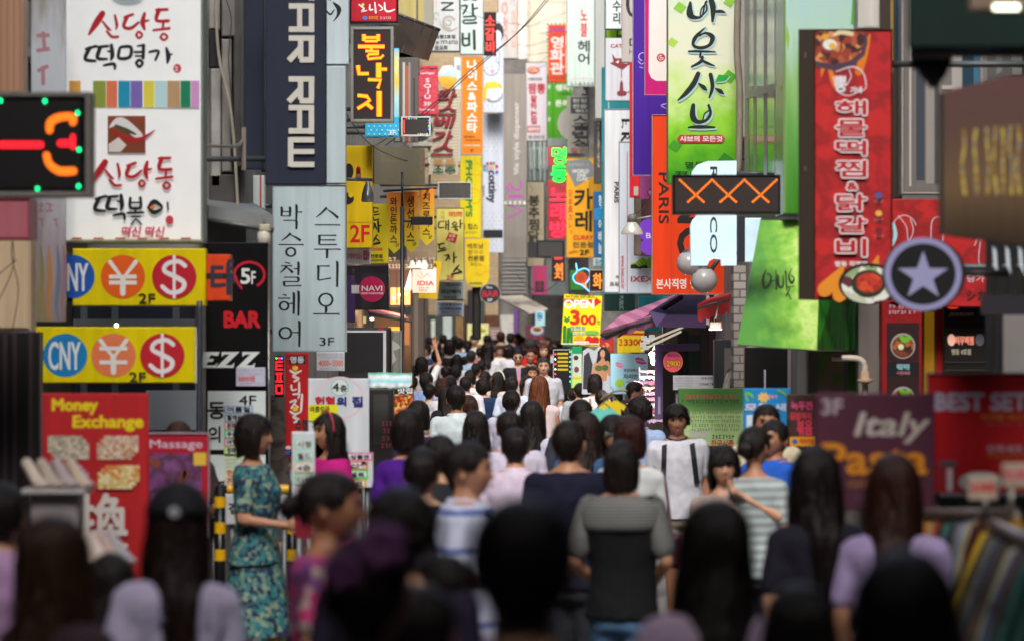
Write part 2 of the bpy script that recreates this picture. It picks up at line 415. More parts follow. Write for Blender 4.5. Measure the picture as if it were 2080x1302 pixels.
def pbox(r, loc, name, b, y0, y1, m, bev=0):
    x0, z1 = loc(b[0], b[1]); x1, z0 = loc(b[2], b[3]); return box(name, (x0, y0, z0, x1, y1, z1), m, r, bev)
building('unseen dark building added behind the camera to shade the near street', 1, -14, -6, -9, 19, mat('#5a5450', rough=.8, var=.3), depth=18)  # added unseen block that keeps light off the nearest people
# far end: tan brick building, grey building, pale tiled tower
EA, la = front('tan brick building closing the left of the street', 770, 1012, 103, -60, brickmat('#b09a78', '#a48c6c', '#8a8074', .3, .1))
EB, lb = front('grey service block with louvres and pipes at the end of the street', 1012, 1072, 103.5, 120, mat('#6f6b68', var=.3, scale=2))
EC, lc = front('grey green building with shuttered windows behind the chicken stew sign', 1072, 1260, 104, 196, mat('#6d7472', var=.3, scale=2))
ET, lt = front('tall cream tiled building at the end of the street', 960, 1420, 130, -420, mat('#b8ad9a', var=.1), depth=10)
tm = mat('#f3e9d0', rough=.5, var=.06, k=.6, scale=.6); tm2 = mat('#e9dfc6', rough=.5, var=.06, k=.57, scale=.6)
tw, th = 46, 62
for i in range(8):
    for j in range(7):
        u, v = 1004 + i * tw, -180 + j * th
        if i == 1 and j >= 0: continue
        pbox(ET, lt, 'tile', (u + .8, v + .8, u + tw - .8, v + th - .8), -.04 - .006 * ((i * 3 + j) % 2), 0, tm if (i + j) % 3 else tm2)
x, z = lt(1062, 0)
tube('downpipe', [(x, -.12, 0), (x, -.12, 14)], .2, mat('#e8dfce', rough=.5, k=.6), ET, n=14)
pbox(ET, lt, 'wall_panel', (1046, -200, 1054, 260), -.06, 0, mat('#d5c7ae', rough=.5, k=.6))
# grey block: louvres, air conditioner, purple strips
for k in range(9): pbox(EB, lb, 'louvre', (1020, 528 + k * 8, 1068, 533 + k * 8), -.08, -.002, mat('#8b8884', rough=.5, metal=.3))
pbox(EC, lc, 'window', (1070, 300, 1112, 345), -.06, -.002, mat('#9aa6a4', rough=.4)); pbox(EC, lc, 'window', (1070, 348, 1112, 372), -.06, -.002, mat('#5b6665', rough=.3))
for k in range(5): pbox(EC, lc, 'louvre', (1073 + k * 8, 303, 1077 + k * 8, 343), -.1, -.062, mat('#4a5656', rough=.4))
for u in (1074, 1083, 1096, 1104): 
    x, z = lc(u, 300); tube('pipe', [(x, -.15, 3), (x + .03, -.15, 6), (x, -.15, 9.0)], .03, mat('#9aa49c', metal=.3), EC)
# shopfronts at the end, below the signs
sh = [((770, 560, 812, 800), '#5a5048', 'shop_pillar'), ((852, 590, 870, 800), '#5d5148', 'shop_pillar'), ((925, 600, 942, 800), '#8a6a44', 'shop_pillar'), ((950, 590, 968, 800), '#2b2a2c', 'shop_pillar'),
      ((985, 640, 1012, 800), '#5a3420', 'shop_door')]
for b, c, nme in sh: pbox(EA, la, nme, b, -.35, -.003, mat(c, var=.2), .02)
for b in ((870, 640, 925, 800), (968, 610, 985, 800), (812, 600, 852, 800)):
    pbox(EA, la, 'shop_window', b, -.12, -.003, glass('#4c5450'))
pbox(EA, la, 'shop_door', (942, 620, 950, 800), -.1, -.003, mat('#3a2a22'))
pbox(EA, la, 'lit_poster', (876, 650, 884, 690), -.14, -.122, mat('#cfd6c8'), ); pbox(EA, la, 'lit_poster', (900, 640, 918, 700), -.14, -.122, mat('#b9c6c4'))
pbox(EB, lb, 'shop_pillar', (1044, 600, 1052, 800), -.4, -.003, mat('#6a3f86')); pbox(EB, lb, 'shop_window', (1016, 640, 1043, 800), -.1, -.003, mat('#b9b7b0', rough=.3))
pbox(EC, lc, 'shop_window', (1080, 600, 1160, 800), -.1, -.003, glass('#3c3a38')); pbox(EC, lc, 'shop_pillar', (1056, 590, 1079, 800), -.3, -.003, mat('#4c4744'))
# details of the grey corner on the left: steel panels, hose, pipe, fitting
kx = lambda u, d: (u - 1040) / (F / d)
kz = lambda v, d: H - (v - YH) / (F / d)
def wpart(r, name, b, d, y0, y1, m, bev=0):
    L = r.location; return box(name, (kx(b[0], d) - L.x, y0 - L.y, kz(b[3], d) - L.z, kx(b[2], d) - L.x, y1 - L.y, kz(b[1], d) - L.z), m, r, bev)
for b, c in (((424, -30, 446, 60), '#9c9a95'), ((428, 140, 448, 380), '#a8a5a0'), ((450, -30, 480, 75), '#76736f'), ((450, 80, 470, 350), '#8c8883'), ((474, -30, 492, 340), '#4f4b49'), ((424, 62, 446, 138), '#23242a'), ((425, 355, 480, 420), '#4b4745')):
    wpart(B2, 'wall_panel', b, 29.3, 29.3, 29.598, mat(c, var=.2, scale=4), .01)
def wt(name, label, cat, pts, rad, m, n=8, group=None):
    """a pipe, hose or cable given by photo points (u, v, distance)"""
    P3 = [Vector((kx(u, d), d, kz(v, d))) for u, v, d in pts]
    r0 = P3[0].copy(); V, Q = tubeg([Vector(p) - r0 for p in smoothline([tuple(p) for p in P3], 5)], rad, n)
    o = new(name, V, Q, m, None, r0, True); o['label'] = label; o['category'] = cat
    if group: o['group'] = group
    return o
wt('hose', 'fat beige hose hanging down the corner of the grey building', 'hose', [(438, -20, 29.1), (440, 60, 29.1), (447, 130, 29.1), (466, 210, 29.1), (476, 300, 29.1), (482, 400, 29.1), (484, 430, 29.1)], .012, mat('#a39b8c', rough=.6))
wt('drain_pipe', 'thin green grey metal pipe beside the navy sign', 'pipe', [(491, -20, 29.0), (491, 120, 29.0), (491, 265, 29.0)], .009, mat('#6c746c', metal=.5))
wt('cable', 'thin dark cable dangling behind the fat beige hose', 'cable', [(455, -10, 29.15), (470, 40, 29.15), (464, 120, 29.15), (472, 230, 29.15), (468, 330, 29.15)], .004, mat('#3c3532'))
wt('steel_tube', 'bare steel tube holding the white food sign to the wall', 'tube', [(410, 297, 26.2), (470, 298, 27), (486, 294, 27.6), (492, 285, 28)], .012, mat('#a29a90', metal=.7, rough=.35))
o = box('perforated_bracket', (0, 0, 0, .035, .03, .31), mat('#8f857a', metal=.5), None, .003); o.location = (kx(490, 27.9), 27.9, kz(346, 27.9)); o['label'] = 'perforated steel strip fixed at the lower edge of the navy sign'; o['category'] = 'bracket'
# overhead cables in mid street
for i, (pts, lab) in enumerate((([(1135, -25, 52), (1060, 60, 51), (960, 140, 50), (840, 245, 49), (700, 335, 47)], 'upper one of two black cables slanting across the middle signs'),
                 ([(1128, -25, 52), (1052, 66, 51), (950, 155, 50), (830, 262, 49), (700, 350, 47)], 'lower one of two black cables slanting across the middle signs'),
                 ([(905, 0, 60), (960, 30, 62), (1010, 45, 66), (1060, 50, 80)], 'thin cable sagging from the pale spiral sign to the cream tower'))):
    wt('overhead_cable', lab, 'cable', pts, .006 if i < 2 else .004, mat('#1d1c1c'), 6, 'cables over the street')
for i, (v0, v1) in enumerate(((42, 28), (82, 74), (100, 103), (128, 96))):
    wt('overhead_cable', ('topmost', 'second', 'third', 'lowest and steepest')[i] + ' of four thin wires in front of the cream tower', 'cable', [(1040, v0 + 6, 100), (1075, v0 + 12, 100), (1110, (v0 + v1) / 2 + 6, 100), (1165, v1 - 8, 100)], .007, mat('#4a443e'), 6, 'cables over the street')
# grey awning at left over the bar sign
def awning(label, pts_front, pts_back, m, th=.03, group=None, cat='awning', valance=None, vm=None, name='awning'):
    """sloping sheet between a front edge and a back edge, each two (u, v, d) points"""
    A = [Vector((kx(u, d), d, kz(v, d))) for u, v, d in pts_front]; Bk = [Vector((kx(u, d), d, kz(v, d))) for u, v, d in pts_back]
    c = (A[0] + A[1]) / 2; r = root(name, label, cat, c, group)
    q = [A[0] - c, A[1] - c, Bk[1] - c, Bk[0] - c]; dn = Vector((0, 0, -th))
    new('canopy', q + [p + dn for p in q], [(0, 1, 2, 3), (7, 6, 5, 4), (0, 4, 5, 1), (1, 5, 6, 2), (2, 6, 7, 3), (3, 7, 4, 0)], m, r)
    if valance:
        o = Vector((0, -.012, 0)); n = 9; V, Q = [], []
        for i in range(n + 1):
            p = q[0].lerp(q[1], i / n) + o; V += [p, p + Vector((0, 0, -valance * (1 if i % 2 else .8)))]
        for i in range(n): Q.append((2 * i, 2 * i + 1, 2 * i + 3, 2 * i + 2))
        k = len(V); V += [v + Vector((0, .008, 0)) for v in V]; Q += [tuple(k + i for i in f[::-1]) for f in Q]
        new('valance', V, Q, vm or m, r)
    tube('front_bar', [q[0] + dn, q[1] + dn], .018, mat('#6a6a68', metal=.5), r)
    return r
awning('grey metal canopy under the hose on the left building', [(424, 418, 27), (556, 440, 27)], [(400, 400, 30), (520, 415, 30)], mat('#8c8f8e', rough=.4, metal=.3), .1)
r = root('flood_lamp', 'white double headed flood lamp hanging under the grey metal canopy', 'lamp', (kx(536, 26.8), 26.8, kz(500, 26.8)))
new('housing', *latheg([(.02, .0), (.05, .01), (.045, .09), (.02, .12), (.005, .13)], 14), mat('#cfc8b8', rough=.4), r, smooth=True)
box('cap', (-.03, -.04, .1, .045, .04, .15), mat('#bdb49e'), r, .01); tube('arm', [(0, 0, .13), (0, 0, .22)], .01, mat('#777777'), r)
# glazed facade seen at a slant behind the big green box
r = root('glazed_bay', 'tall glazed bay with pale mullions beside the big green light box', 'window', (2.03, 31, 0))
def slant(u, dd=0): # a plane running from (1515, 33) to (1585, 28.6)
    t = (u - 1515) / 70; return 33 + (28.6 - 33) * t
def gp(u, v, off=0): d = slant(u) - off; return Vector((kx(u, d), d, kz(v, d))) - r.location
def gbar(nm, u0, v0, u1, v1, m, t=.05, off=.03):
    q = [gp(u0, v0, off), gp(u1, v0, off), gp(u1, v1, off), gp(u0, v1, off)]; b = [p + Vector((0, t, 0)) for p in q]
    new(nm, q + b, [(3, 2, 1, 0), (4, 5, 6, 7), (0, 1, 5, 4), (1, 2, 6, 5), (2, 3, 7, 6), (3, 0, 4, 7)], m, r)
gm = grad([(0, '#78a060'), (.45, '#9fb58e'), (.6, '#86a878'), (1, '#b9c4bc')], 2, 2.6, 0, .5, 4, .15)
wm_ = mat('#b3aaa2', rough=.4)
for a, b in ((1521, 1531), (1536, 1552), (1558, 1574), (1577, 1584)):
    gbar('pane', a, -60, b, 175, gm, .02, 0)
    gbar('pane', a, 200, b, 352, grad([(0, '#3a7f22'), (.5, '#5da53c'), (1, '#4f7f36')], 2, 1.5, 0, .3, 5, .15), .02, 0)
for a, b in ((1513, 1521), (1531, 1536), (1552, 1558), (1574, 1577)):
    gbar('mullion', a, -60, b, 362, wm_)
q = [Vector((kx(u, d), d, kz(v, d))) - r.location for u, v, d in ((1513, 188, 32.9), (1584, 166, 28.4), (1584, 178, 28.4), (1513, 202, 32.9))]
b = [p + Vector((.02, .08, 0)) for p in q]
new('transom', q + b, [(3, 2, 1, 0), (4, 5, 6, 7), (0, 1, 5, 4), (1, 2, 6, 5), (2, 3, 7, 6), (3, 0, 4, 7)], wm_, r)
wt('drain_pipe', 'beige drainpipe between the leafy green sign and the glazed bay', 'pipe', [(1500, -40, 33.4), (1497, 100, 33.4), (1503, 200, 33.4), (1500, 360, 33.4)], .03, mat('#8f8574'), 10)

def aircon(label, u, v, d, w=.8, face=-1):
    r = root('air_conditioner', label, 'air conditioner', (kx(u, d), d, kz(v, d)), 'air conditioner units on the walls')
    box('case', (-w / 2, 0, 0, w / 2, .32, .6), mat('#b8b4a8', rough=.5, var=.25), r, .02)
    new('fan_grille', *latheg([(.2, 0), (.2, .012), (.16, .014), (.15, .0)], 20, (-w * .12, -.002, .3), 'y'), mat('#3c3c3a', rough=.5), r)
    for i in range(5): box('louvre', (w * .22, -.012, .1 + i * .09, w * .44, -.001, .13 + i * .09), mat('#8c8880'), r)
    tube('pipe', [(w * .3, .1, 0), (w * .33, .12, -.3), (w * .3, .14, -.9)], .02, mat('#c8c2b4'), r, 6)
for a in (('air conditioner beside the beer glass sign', 826, 150, 51, .34), ('air conditioner low on the wall under the metal eave', 858, 300, 60, .34), ('air conditioner beside the dinner sign', 1186, 192, 84, .35)): aircon(*a)
for i, pts in enumerate(([(706, 120, 45), (790, 205, 48), (880, 190, 58), (935, 160, 70)], [(1050, 560, 80), (1085, 590, 78), (1120, 585, 74), (1160, 540, 66)], [(703, 232, 40), (760, 300, 42), (850, 330, 50), (890, 300, 58)], [(1210, 300, 62), (1260, 420, 52), (1300, 430, 46), (1330, 380, 42)])):
    wt('overhead_cable', ('thin cable from the pale studio sign to the orange pasta sign', 'thin cable sagging near the round bar sign', 'thin cable looping above the olive sign band', 'thin cable hanging before the sports shop sign')[i], 'cable', pts, .005, mat('#262424'), 6, 'cables over the street')
# ------------------------------------------------------------ LEFT: near signs
G1 = 'signs hanging over the left side of the street'; G2 = 'signs hanging over the right side of the street'
# white food sign
s = Sign('light_box_sign', 'big white light box sign with brush lettering and a row of colour swatches', 'sign', (137, -70, 412, 490), 26, '', .3, m=mat('#dfe5f2', rough=.35, var=.03, emit=.12), rim='#7d857c', rimw=5, group=G1, arm='L')
sindang = [[(186, 74, 5), (200, 52, 13), (213, 32, 12)], [(213, 48, 4), (224, 62, 6), (230, 66, 3)], [(238, 36, 5), (242, 55, 6), (240, 64, 3)], [(222, 68, 5), (232, 79, 6), (244, 79, 6)],
           [(258, 40, 6), (274, 34, 6)], [(262, 40, 8), (256, 58, 7), (270, 62, 7), (286, 50, 5)], [(298, 32, 6), (294, 50, 10), (298, 64, 5)], [(298, 48, 6), (306, 46, 4)],
           [(281, 76, 5), (286, 69, 5), (293, 75, 5), (287, 82, 5), (281, 76, 5)], [(322, 25, 6), (344, 24, 6)], [(327, 25, 9), (322, 46, 7), (346, 47, 7)], [(336, 50, 5), (335, 62, 5)], [(316, 66, 5), (348, 62, 6)],
           [(330, 80, 5), (336, 73, 5), (344, 79, 5), (337, 86, 5), (330, 80, 5)]]
tteok = [[(180, 104, 6), (200, 98, 6)], [(187, 102, 8), (178, 124, 8), (198, 128, 6)], [(204, 100, 6), (224, 98, 6)], [(208, 102, 8), (203, 122, 8), (222, 124, 5)], [(231, 96, 7), (233, 116, 9), (230, 126, 4)], [(224, 108, 4), (232, 110, 5)],
         [(216, 137, 5), (236, 134, 7), (238, 144, 5)], [(248, 102, 6), (246, 122, 7), (268, 120, 7), (270, 100, 7), (250, 100, 6)], [(284, 98, 4), (296, 96, 5)], [(296, 96, 7), (295, 122, 7)], [(278, 110, 5), (294, 110, 5)], [(280, 118, 4), (294, 118, 4)],
         [(281, 132, 6), (287, 126, 6), (294, 132, 6), (287, 140, 6), (281, 132, 6)], [(308, 110, 5), (326, 108, 6), (320, 126, 5)], [(342, 102, 5), (346, 118, 10), (344, 132, 4)], [(346, 116, 4), (354, 114, 3)]]
s.brush(sindang, '#b01520')
s.brush(tteok, '#15171c')
s.disc(364, 143, 8, 9, '#c43a4c'); s.scribble((358, 135, 371, 151), 1, '#e8dfe4')
for u0, u1, c in ((146, 169, '#dba24e'), (194, 220, '#8a9a3c'), (221, 243, '#dc7652'), (245, 269, '#1592b8'), (270, 294, '#7a66b4'), (296, 318, '#dcd04a'), (319, 343, '#b4d8e4'), (344, 370, '#b4946e'), (371, 391, '#0c8058'), (392, 409, '#cc94cc')):
    s.rect((u0, 168, u1, 222), c, 'colour_swatch')
s.rect((224, 239, 300, 314), '#b5562e', 'printed_picture', m=grad([(0, '#7c3a20'), (.35, '#9a4a28'), (.6, '#c87a3c'), (1, '#d08a48')], 2, .25, -3.2, .5, 12))
s.brush([[(228, 262, 3), (250, 250, 18), (286, 278, 16), (296, 282, 3)]], '#e8e2dc'); s.brush([[(240, 258, 4), (262, 268, 8), (280, 276, 4)]], '#4a4a34')
s.brush([[(231, 266, 3), (256, 284, 8), (290, 286, 8), (319, 268, 2)]], '#b01a1e'); s.poly([(226, 312), (226, 296), (246, 282), (262, 298), (250, 312)], '#d8d0cc')
s.brush([[(u + 6 + (0 if i else 0), v + 300, w) for u, v, w in st] for i, st in enumerate(sindang)], '#b01520')
tb = [[(u + 20, v + 303, w) for u, v, w in st] for st in tteok[:7]]
s.brush(tb + [[(270, 405, 6), (270, 424, 6), (290, 424, 6), (290, 404, 6)], [(270, 414, 4), (289, 414, 4)], [(280, 424, 4), (280, 434, 5)], [(264, 435, 5), (296, 434, 5)], [(272, 442, 4), (290, 442, 4)], [(281, 446, 3), (272, 458, 4)], [(281, 446, 3), (292, 458, 4)],
              [(305, 424, 4), (318, 412, 10), (334, 424, 5), (318, 434, 9), (305, 424, 4)], [(345, 414, 4), (346, 428, 4)]], '#15171c')
s.disc(313, 420, 6, 10, '#d8741c'); s.disc(349, 449, 8, 9, '#c43a4c'); s.text('떡신 떡신', (252, 462, 338, 484), '#c4405a', 1.2, shear=.2)
s.rect((148, 488, 410, 489.5), '#c49a4c')
for i in range(6): s.rect((152 + i * 44, 484.5, 172 + i * 44, 488), '#b4665c', 'colour_swatch')
s.disc(265, -8, 32, 16, '#9fb4c0')
# side panel with reflections painted on as colour, and shutter
s = Sign('glass_side_panel', 'pale side panel with painted reflections left of the big white sign', 'panel', (64, -70, 134, 655), 25.2, '#b4bcc4', .06, m=grad([(0, '#8a7a6a'), (.2, '#9a8f98'), (.5, '#b9c2ca'), (.75, '#c2c9d2'), (1, '#8f8272')], 2, 2.4, 0, .35, 6, .2, (4, 1, .6)), group=None)
s.scribble((74, 50, 128, 190), 2, '#b08088', 1.5, seed=3); s.scribble((80, 405, 138, 470), 2, '#a07880', 1.2, seed=4)  # mirrored lettering of other signs, painted as strokes
for i, (u, c) in enumerate(((84, '#8a8250'), (100, '#a8784a'), (118, '#66708a'), (130, '#8a6a78'))): s.brush([[(u, 500, 3), (u + 3, 560, 10), (u - 2, 620, 8), (u + 2, 650, 5)]], c)  # reflected colours painted low on the panel
s = Sign('roller_shutter', 'orange beige roller shutter box at the upper left edge', 'shutter', (-60, -70, 52, 192), 24, '#b98e74', .25)
for i in range(4): s.rect((6 + i * 13, -70, 9 + i * 13, 188), '#a07860')
s = Sign('wall_cabinet', 'cream metal cabinet with loose black cables below the number display', 'cabinet', (-60, 470, 68, 672), 23, '#cdb494', .3, bev=.02)
s.brush([[(30, 470, 2), (34, 540, 2), (10, 600, 2), (-10, 640, 2)], [(36, 470, 2), (30, 520, 2), (44, 590, 2), (30, 680, 2)], [(4, 560, 2), (20, 545, 2), (40, 530, 2)]], '#4a3a30', 'cable')
s = Sign('box_sign', 'faded pink box sign right under the number display', 'sign', (-60, 408, 66, 486), 21.5, '#b0636f', .35, rim='#a04058', rimw=2)
s = Sign('shaded_interior', 'shopfront posts before a painted dark interior at the left edge below the cream cabinet', 'shopfront', (-90, 674, 84, 1100), 24, '#241f20', .2, drop=None)  # darkness of the shop interior is painted as this board
for u in (10, 30, 62): s.rect((u, 676, u + 9, 1098), '#40343a', 'post_strip')
# number display
s = Sign('led_display', 'black number display with red and orange strokes and green lamps at the left edge', 'led sign', (-120, 200, 178, 392), 18, '#0c0a0c', .2, rim='#6f6b68', rimw=10, bev=.02, group=G1, arm='L')
lm = led('#ff1020', .006, '#c00010', 4); lo = led('#ff7808', .006, '#ff1808', 3.2)
s.brush([[(8, 297, 14), (88, 297, 14)]], '', m=lm, name='led_stroke'); s.brush([[(153, 252, 14), (152, 240, 14), (125, 242, 16), (108, 252, 16), (106, 268, 14)]], '', m=lo, name='led_stroke')
s.brush([[(128, 294, 14), (150, 294, 14)], [(153, 280, 10), (153, 302, 10)]], '', m=lm, name='led_stroke'); s.brush([[(100, 318, 14), (106, 336, 14), (126, 350, 16), (154, 350, 16)]], '', m=lo, name='led_stroke')
s.brush([[(-8, 330, 14), (-8, 350, 14)]], '', m=lo, name='led_stroke')
for u, v in ((7, 208), (97, 209), (163, 233), (166, 307), (165, 381), (82, 386)): s.disc(u, v, 3.6, 4.6, '#10f080', 'green_lamp', emit=1.8, n=12)
# exchange signs
def money(label, b, d, cs, first, yt):
    s = Sign('exchange_sign', label, 'sign', b, d, '#ecc800', .15, group='yellow currency signs', arm='L', rough=.35)
    for (u, v, c), t in zip(cs, first):
        s.disc(u, v, 45, 44, c, 'printed_disc')
        if t == 'CNY': s.text('CNY', (u - 34, v - 28, u + 32, v + 30), '#d0d8ea', 1.6)
        elif t == '$':
            s.brush([[(u + 22, v - 22, 9), (u + 8, v - 31, 9), (u - 14, v - 26, 9), (u - 20, v - 12, 9), (u, v - 1, 10), (u + 20, v + 12, 10), (u + 14, v + 28, 9), (u - 8, v + 32, 9), (u - 24, v + 20, 9)], [(u, v - 42, 6), (u, v + 42, 6)]], '#e4dade')
        else:
            s.brush([[(u - 26, v - 30, 9), (u, v + 4, 9), (u + 26, v - 30, 9)], [(u, v + 2, 11), (u, v + 34, 11)]], '#ecdcd8', sm=False)
            for q in yt: s.rect((u - 28, v + q - 4, u + 28, v + q + 4), '#ecdcd8')
    u, v, _ = cs[1]
    s.text('2F', (u + 32, v + 34, u + 66, v + 54), '#2a2410', .8)
    return s
money('upper yellow currency sign partly behind the pale panel', (150, 506, 420, 622), 25.8, [(150, 563, '#1250a8'), (252, 563, '#e05a10'), (356, 563, '#b4142a')], ['CNY', 'Y', '$'], (0, 12))
money('lower yellow currency sign with the whole blue disc', (75, 664, 398, 777), 24.6, [(135, 721, '#0878b4'), (233, 721, '#e0764c'), (332, 721, '#b81828')], ['CNY', 'Y', '$'], (-14, 14))
wt('sign_post', 'grey steel post carrying the yellow currency signs', 'post', [(405, 612, 25.5), (405, 760, 25.5), (405, 1220, 25.5)], .02, mat('#4a505a', metal=.4), 10)
# window board behind, between the yellow signs
s = Sign('shop_window', 'dark shop window with steel frame behind the currency signs', 'window', (150, 622, 398, 1150), 28.4, '#262a33', .1)
for u in (165, 228, 352): s.rect((u, 624, u + 14, 1140), '#5a6468', 'window_bar')
s.rect((258, 626, 350, 1140), '#222838', 'pane'); s.rect((150, 648, 398, 662), '#6a6c70', 'window_bar'); s.rect((298, 792, 400, 872), '#bcc6d0', 'white_board'); s.disc(238, 661, 4, 4, '#fff2c8', 'small_lamp', emit=5, n=10)
# money exchange banner
s = Sign('banner', 'tall red banner with yellow money exchange lettering and pictures of banknotes', 'banner', (86, 798, 302, 1185), 20.5, '#b01c22', .03, drop=1, rough=.5)
s.text('Money', (106, 808, 200, 842), '#dcc414', 2.4); s.text('Exchange', (148, 842, 292, 876), '#dcc414', 2.4)
nb = blot(['#b4aa98', '#8f8474', '#c0b6a4', '#a09484'], 60); nb2 = blot(['#c4a890', '#b07a5a', '#d0c0a8', '#b49a8c'], 60)
for (u, v, mm, dr) in ((98, 884, nb, 1), (198, 884, nb2, -1), (98, 944, blot(['#b4789c', '#a06080', '#c8a0b4'], 60), 1), (200, 944, blot(['#c8783c', '#c8b070', '#d8c898'], 50), -1)):
    for q in range(3):
        a = q * 7
        s.rect((u + (a if dr > 0 else 14 - a), v + a, u + 78 + (a if dr > 0 else 14 - a) - 8, v + 34 + a), '', 'banknote_picture', m=mm)
s.text('換', (158, 1000, 262, 1116), '#cdc4c0', 4); s.text('金', (170, 1128, 262, 1184), '#cdc4c0', 3)
# massage sign
s = Sign('standing_sign', 'crimson standing sign with a massage photograph behind the red banner', 'sign', (302, 880, 424, 1090), 21.5, '#a81830', .05, rim='#b8a8ac', rimw=2, drop=1)
s.text('Massage', (305, 892, 412, 914), '#c8b4c4', .5); s.rect((304, 920, 410, 1080), '', 'printed_picture', m=blot(['#5c2e5e', '#6e3c74', '#4a2438', '#74487e'], 8, kind='N')); s.brush([[(362, 986, 8), (378, 956, 12), (374, 976, 8)], [(318, 940, 20), (306, 932, 10)]], '#7c4030'); s.rect((394, 918, 420, 944), '#d4b040')
# bar board
s = Sign('board_sign', 'tall black board sign with red bar lettering and white floor panels on its lower half', 'sign', (420, 494, 546, 1060), 26.5, '#101013', .15, group=G1, arm='L', drop=1, rough=.3)
s.ring(508, 559, 33, 28, 5, '#b8102a', -60, 215); s.brush([[(492, 586, 5), (484, 574, 5), (480, 562, 5)]], '#b8102a'); s.text('5', (490, 546, 510, 578), '#d8e4de', 1.6); s.text('F', (512, 552, 521, 578), '#d8e4de', .6)
s.text('BAR', (456, 632, 531, 666), '#c01020', 3)
ser = lambda u: None
s.poly([(416, 714), (448, 714), (444, 722), (430, 720), (426, 728), (436, 728), (434, 734), (424, 734), (421, 741), (438, 741), (444, 735), (440, 746), (410, 746)], '#d4e0da', 'lettering')
for u in (446, 488): s.poly([(u + 6, 714), (u + 42, 714), (u + 14, 741), (u + 26, 741), (u + 32, 735), (u + 30, 746), (u - 6, 746), (u + 22, 719), (u + 12, 719), (u + 6, 724)], '#d4e0da', 'lettering')
s.rect((424, 793, 541, 912), '#ccd6d6', 'white_panel'); s.rect((424, 922, 541, 1050), '#ccd6d6', 'white_panel')
s.text('4F', (487, 802, 522, 822), '#18181a', .8); s.text('동', (424, 815, 460, 850), '#18181a', 1.6); s.text('의', (424, 864, 450, 898), '#18181a', 1.2); s.text('영', (428, 972, 462, 1000), '#18181a', 1.6)
for i, (t, c, u1) in enumerate((('여름철', '#8aa4c4', 516), ('혈액부족', '#a4b4c4', 510), ('문화상품', '#f4a898', 505), ('우산', '#70d898', 490), ('여행권', '#f088a8', 500), ('영화티켓', '#a8e860', 505))):
    v = 823 + i * 16.5; s.rect((457, v, u1, v + 15), c, 'paper_strip'); s.rect((461, v + 2, u1 - 4, v + 13), '#c8d4e0' if i < 2 else '#f4ece8', 'paper_strip'); s.text(t, (463, v + 2, u1 - 6, v + 13), '#101014', .7)
s.rect((458, 925, 508, 985), '#c8d4c0', 'paper_strip'); s.scribble((460, 928, 506, 950), 3, '#7aa04a'); s.text('헌혈', (462, 952, 500, 966), '#d0682c', .8); s.text('진행', (462, 968, 500, 984), '#d0482c', .8)
s.rect((482, 745, 541, 783), '#bcbcd0', 'paper_note'); s.scribble((485, 748, 540, 762), 2, '#8a88a0'); s.text('5000원', (486, 762, 520, 774), '#d03848', .4); s.scribble((490, 774, 540, 781), 1, '#8a88a0')
# orange box sign with cut letters
s = Sign('box_sign', 'small orange box sign with dark raised letters beside the black board', 'sign', (421, 518, 470, 612), 25.5, '#dc4418', .2, group=G1)
s.rect((421, 556, 470, 568), '#2a1410'); s.text('타', (430, 535, 478, 600), '#2b3040', 3); s.text('투', (462, 528, 480, 600), '#2b3040', 2)
# star raw
s = Sign('hanging_sign', 'long navy sign with pale lettering turned sideways', 'sign', (540, -60, 663, 376), 28, '#1c2438', .16, group=G1, arm='L', rough=.6)
def blockletters(s, items, col, w):
    for b, L_ in items:
        pass
wc = '#c9c6bd'
# letters lie on their side, reading downwards: x = up direction of each letter (u from 588 to 640)
def tl(pts, w=11): s.brush([[(u, v, w) for u, v in pts]], wc, round_=False, sm=False)
tl([(634, -42), (634, 4)]); tl([(588, -19), (640, -19)], 11)
def A_(v): tl([(588, v), (634, v)]); tl([(588, v + 47), (634, v + 47)]); tl([(634, v - 5), (634, v + 53)]); tl([(610, v), (610, v + 47)], 10)
def R_(v): tl([(588, v), (640, v)]); tl([(634, v), (634, v + 42)]); tl([(612, v), (612, v + 42)]); tl([(639, v + 44), (610, v + 44)]); tl([(612, v + 20), (588, v + 46)], 12)
A_(15); R_(80); R_(163); A_(221)
tl([(640, 286), (592, 286)]); tl([(592, 281), (592, 340)]); tl([(640, 310), (594, 310)], 10); tl([(640, 336), (592, 336)])
s = Sign('hanging_sign', 'narrow plain navy sign touching the long navy sign on its left', 'sign', (497, -60, 537, 345), 28.6, '#1a2236', .16, group=G1, rough=.6)
s = Sign('box_sign', 'white box sign with a dark blue stripe seen below the narrow navy sign', 'sign', (492, 358, 538, 425), 30.5, '#c6d4d0', .2)
s.rect((504, 358, 516, 425), '#16286a'); s.rect((529, 358, 533, 425), '#c04858')
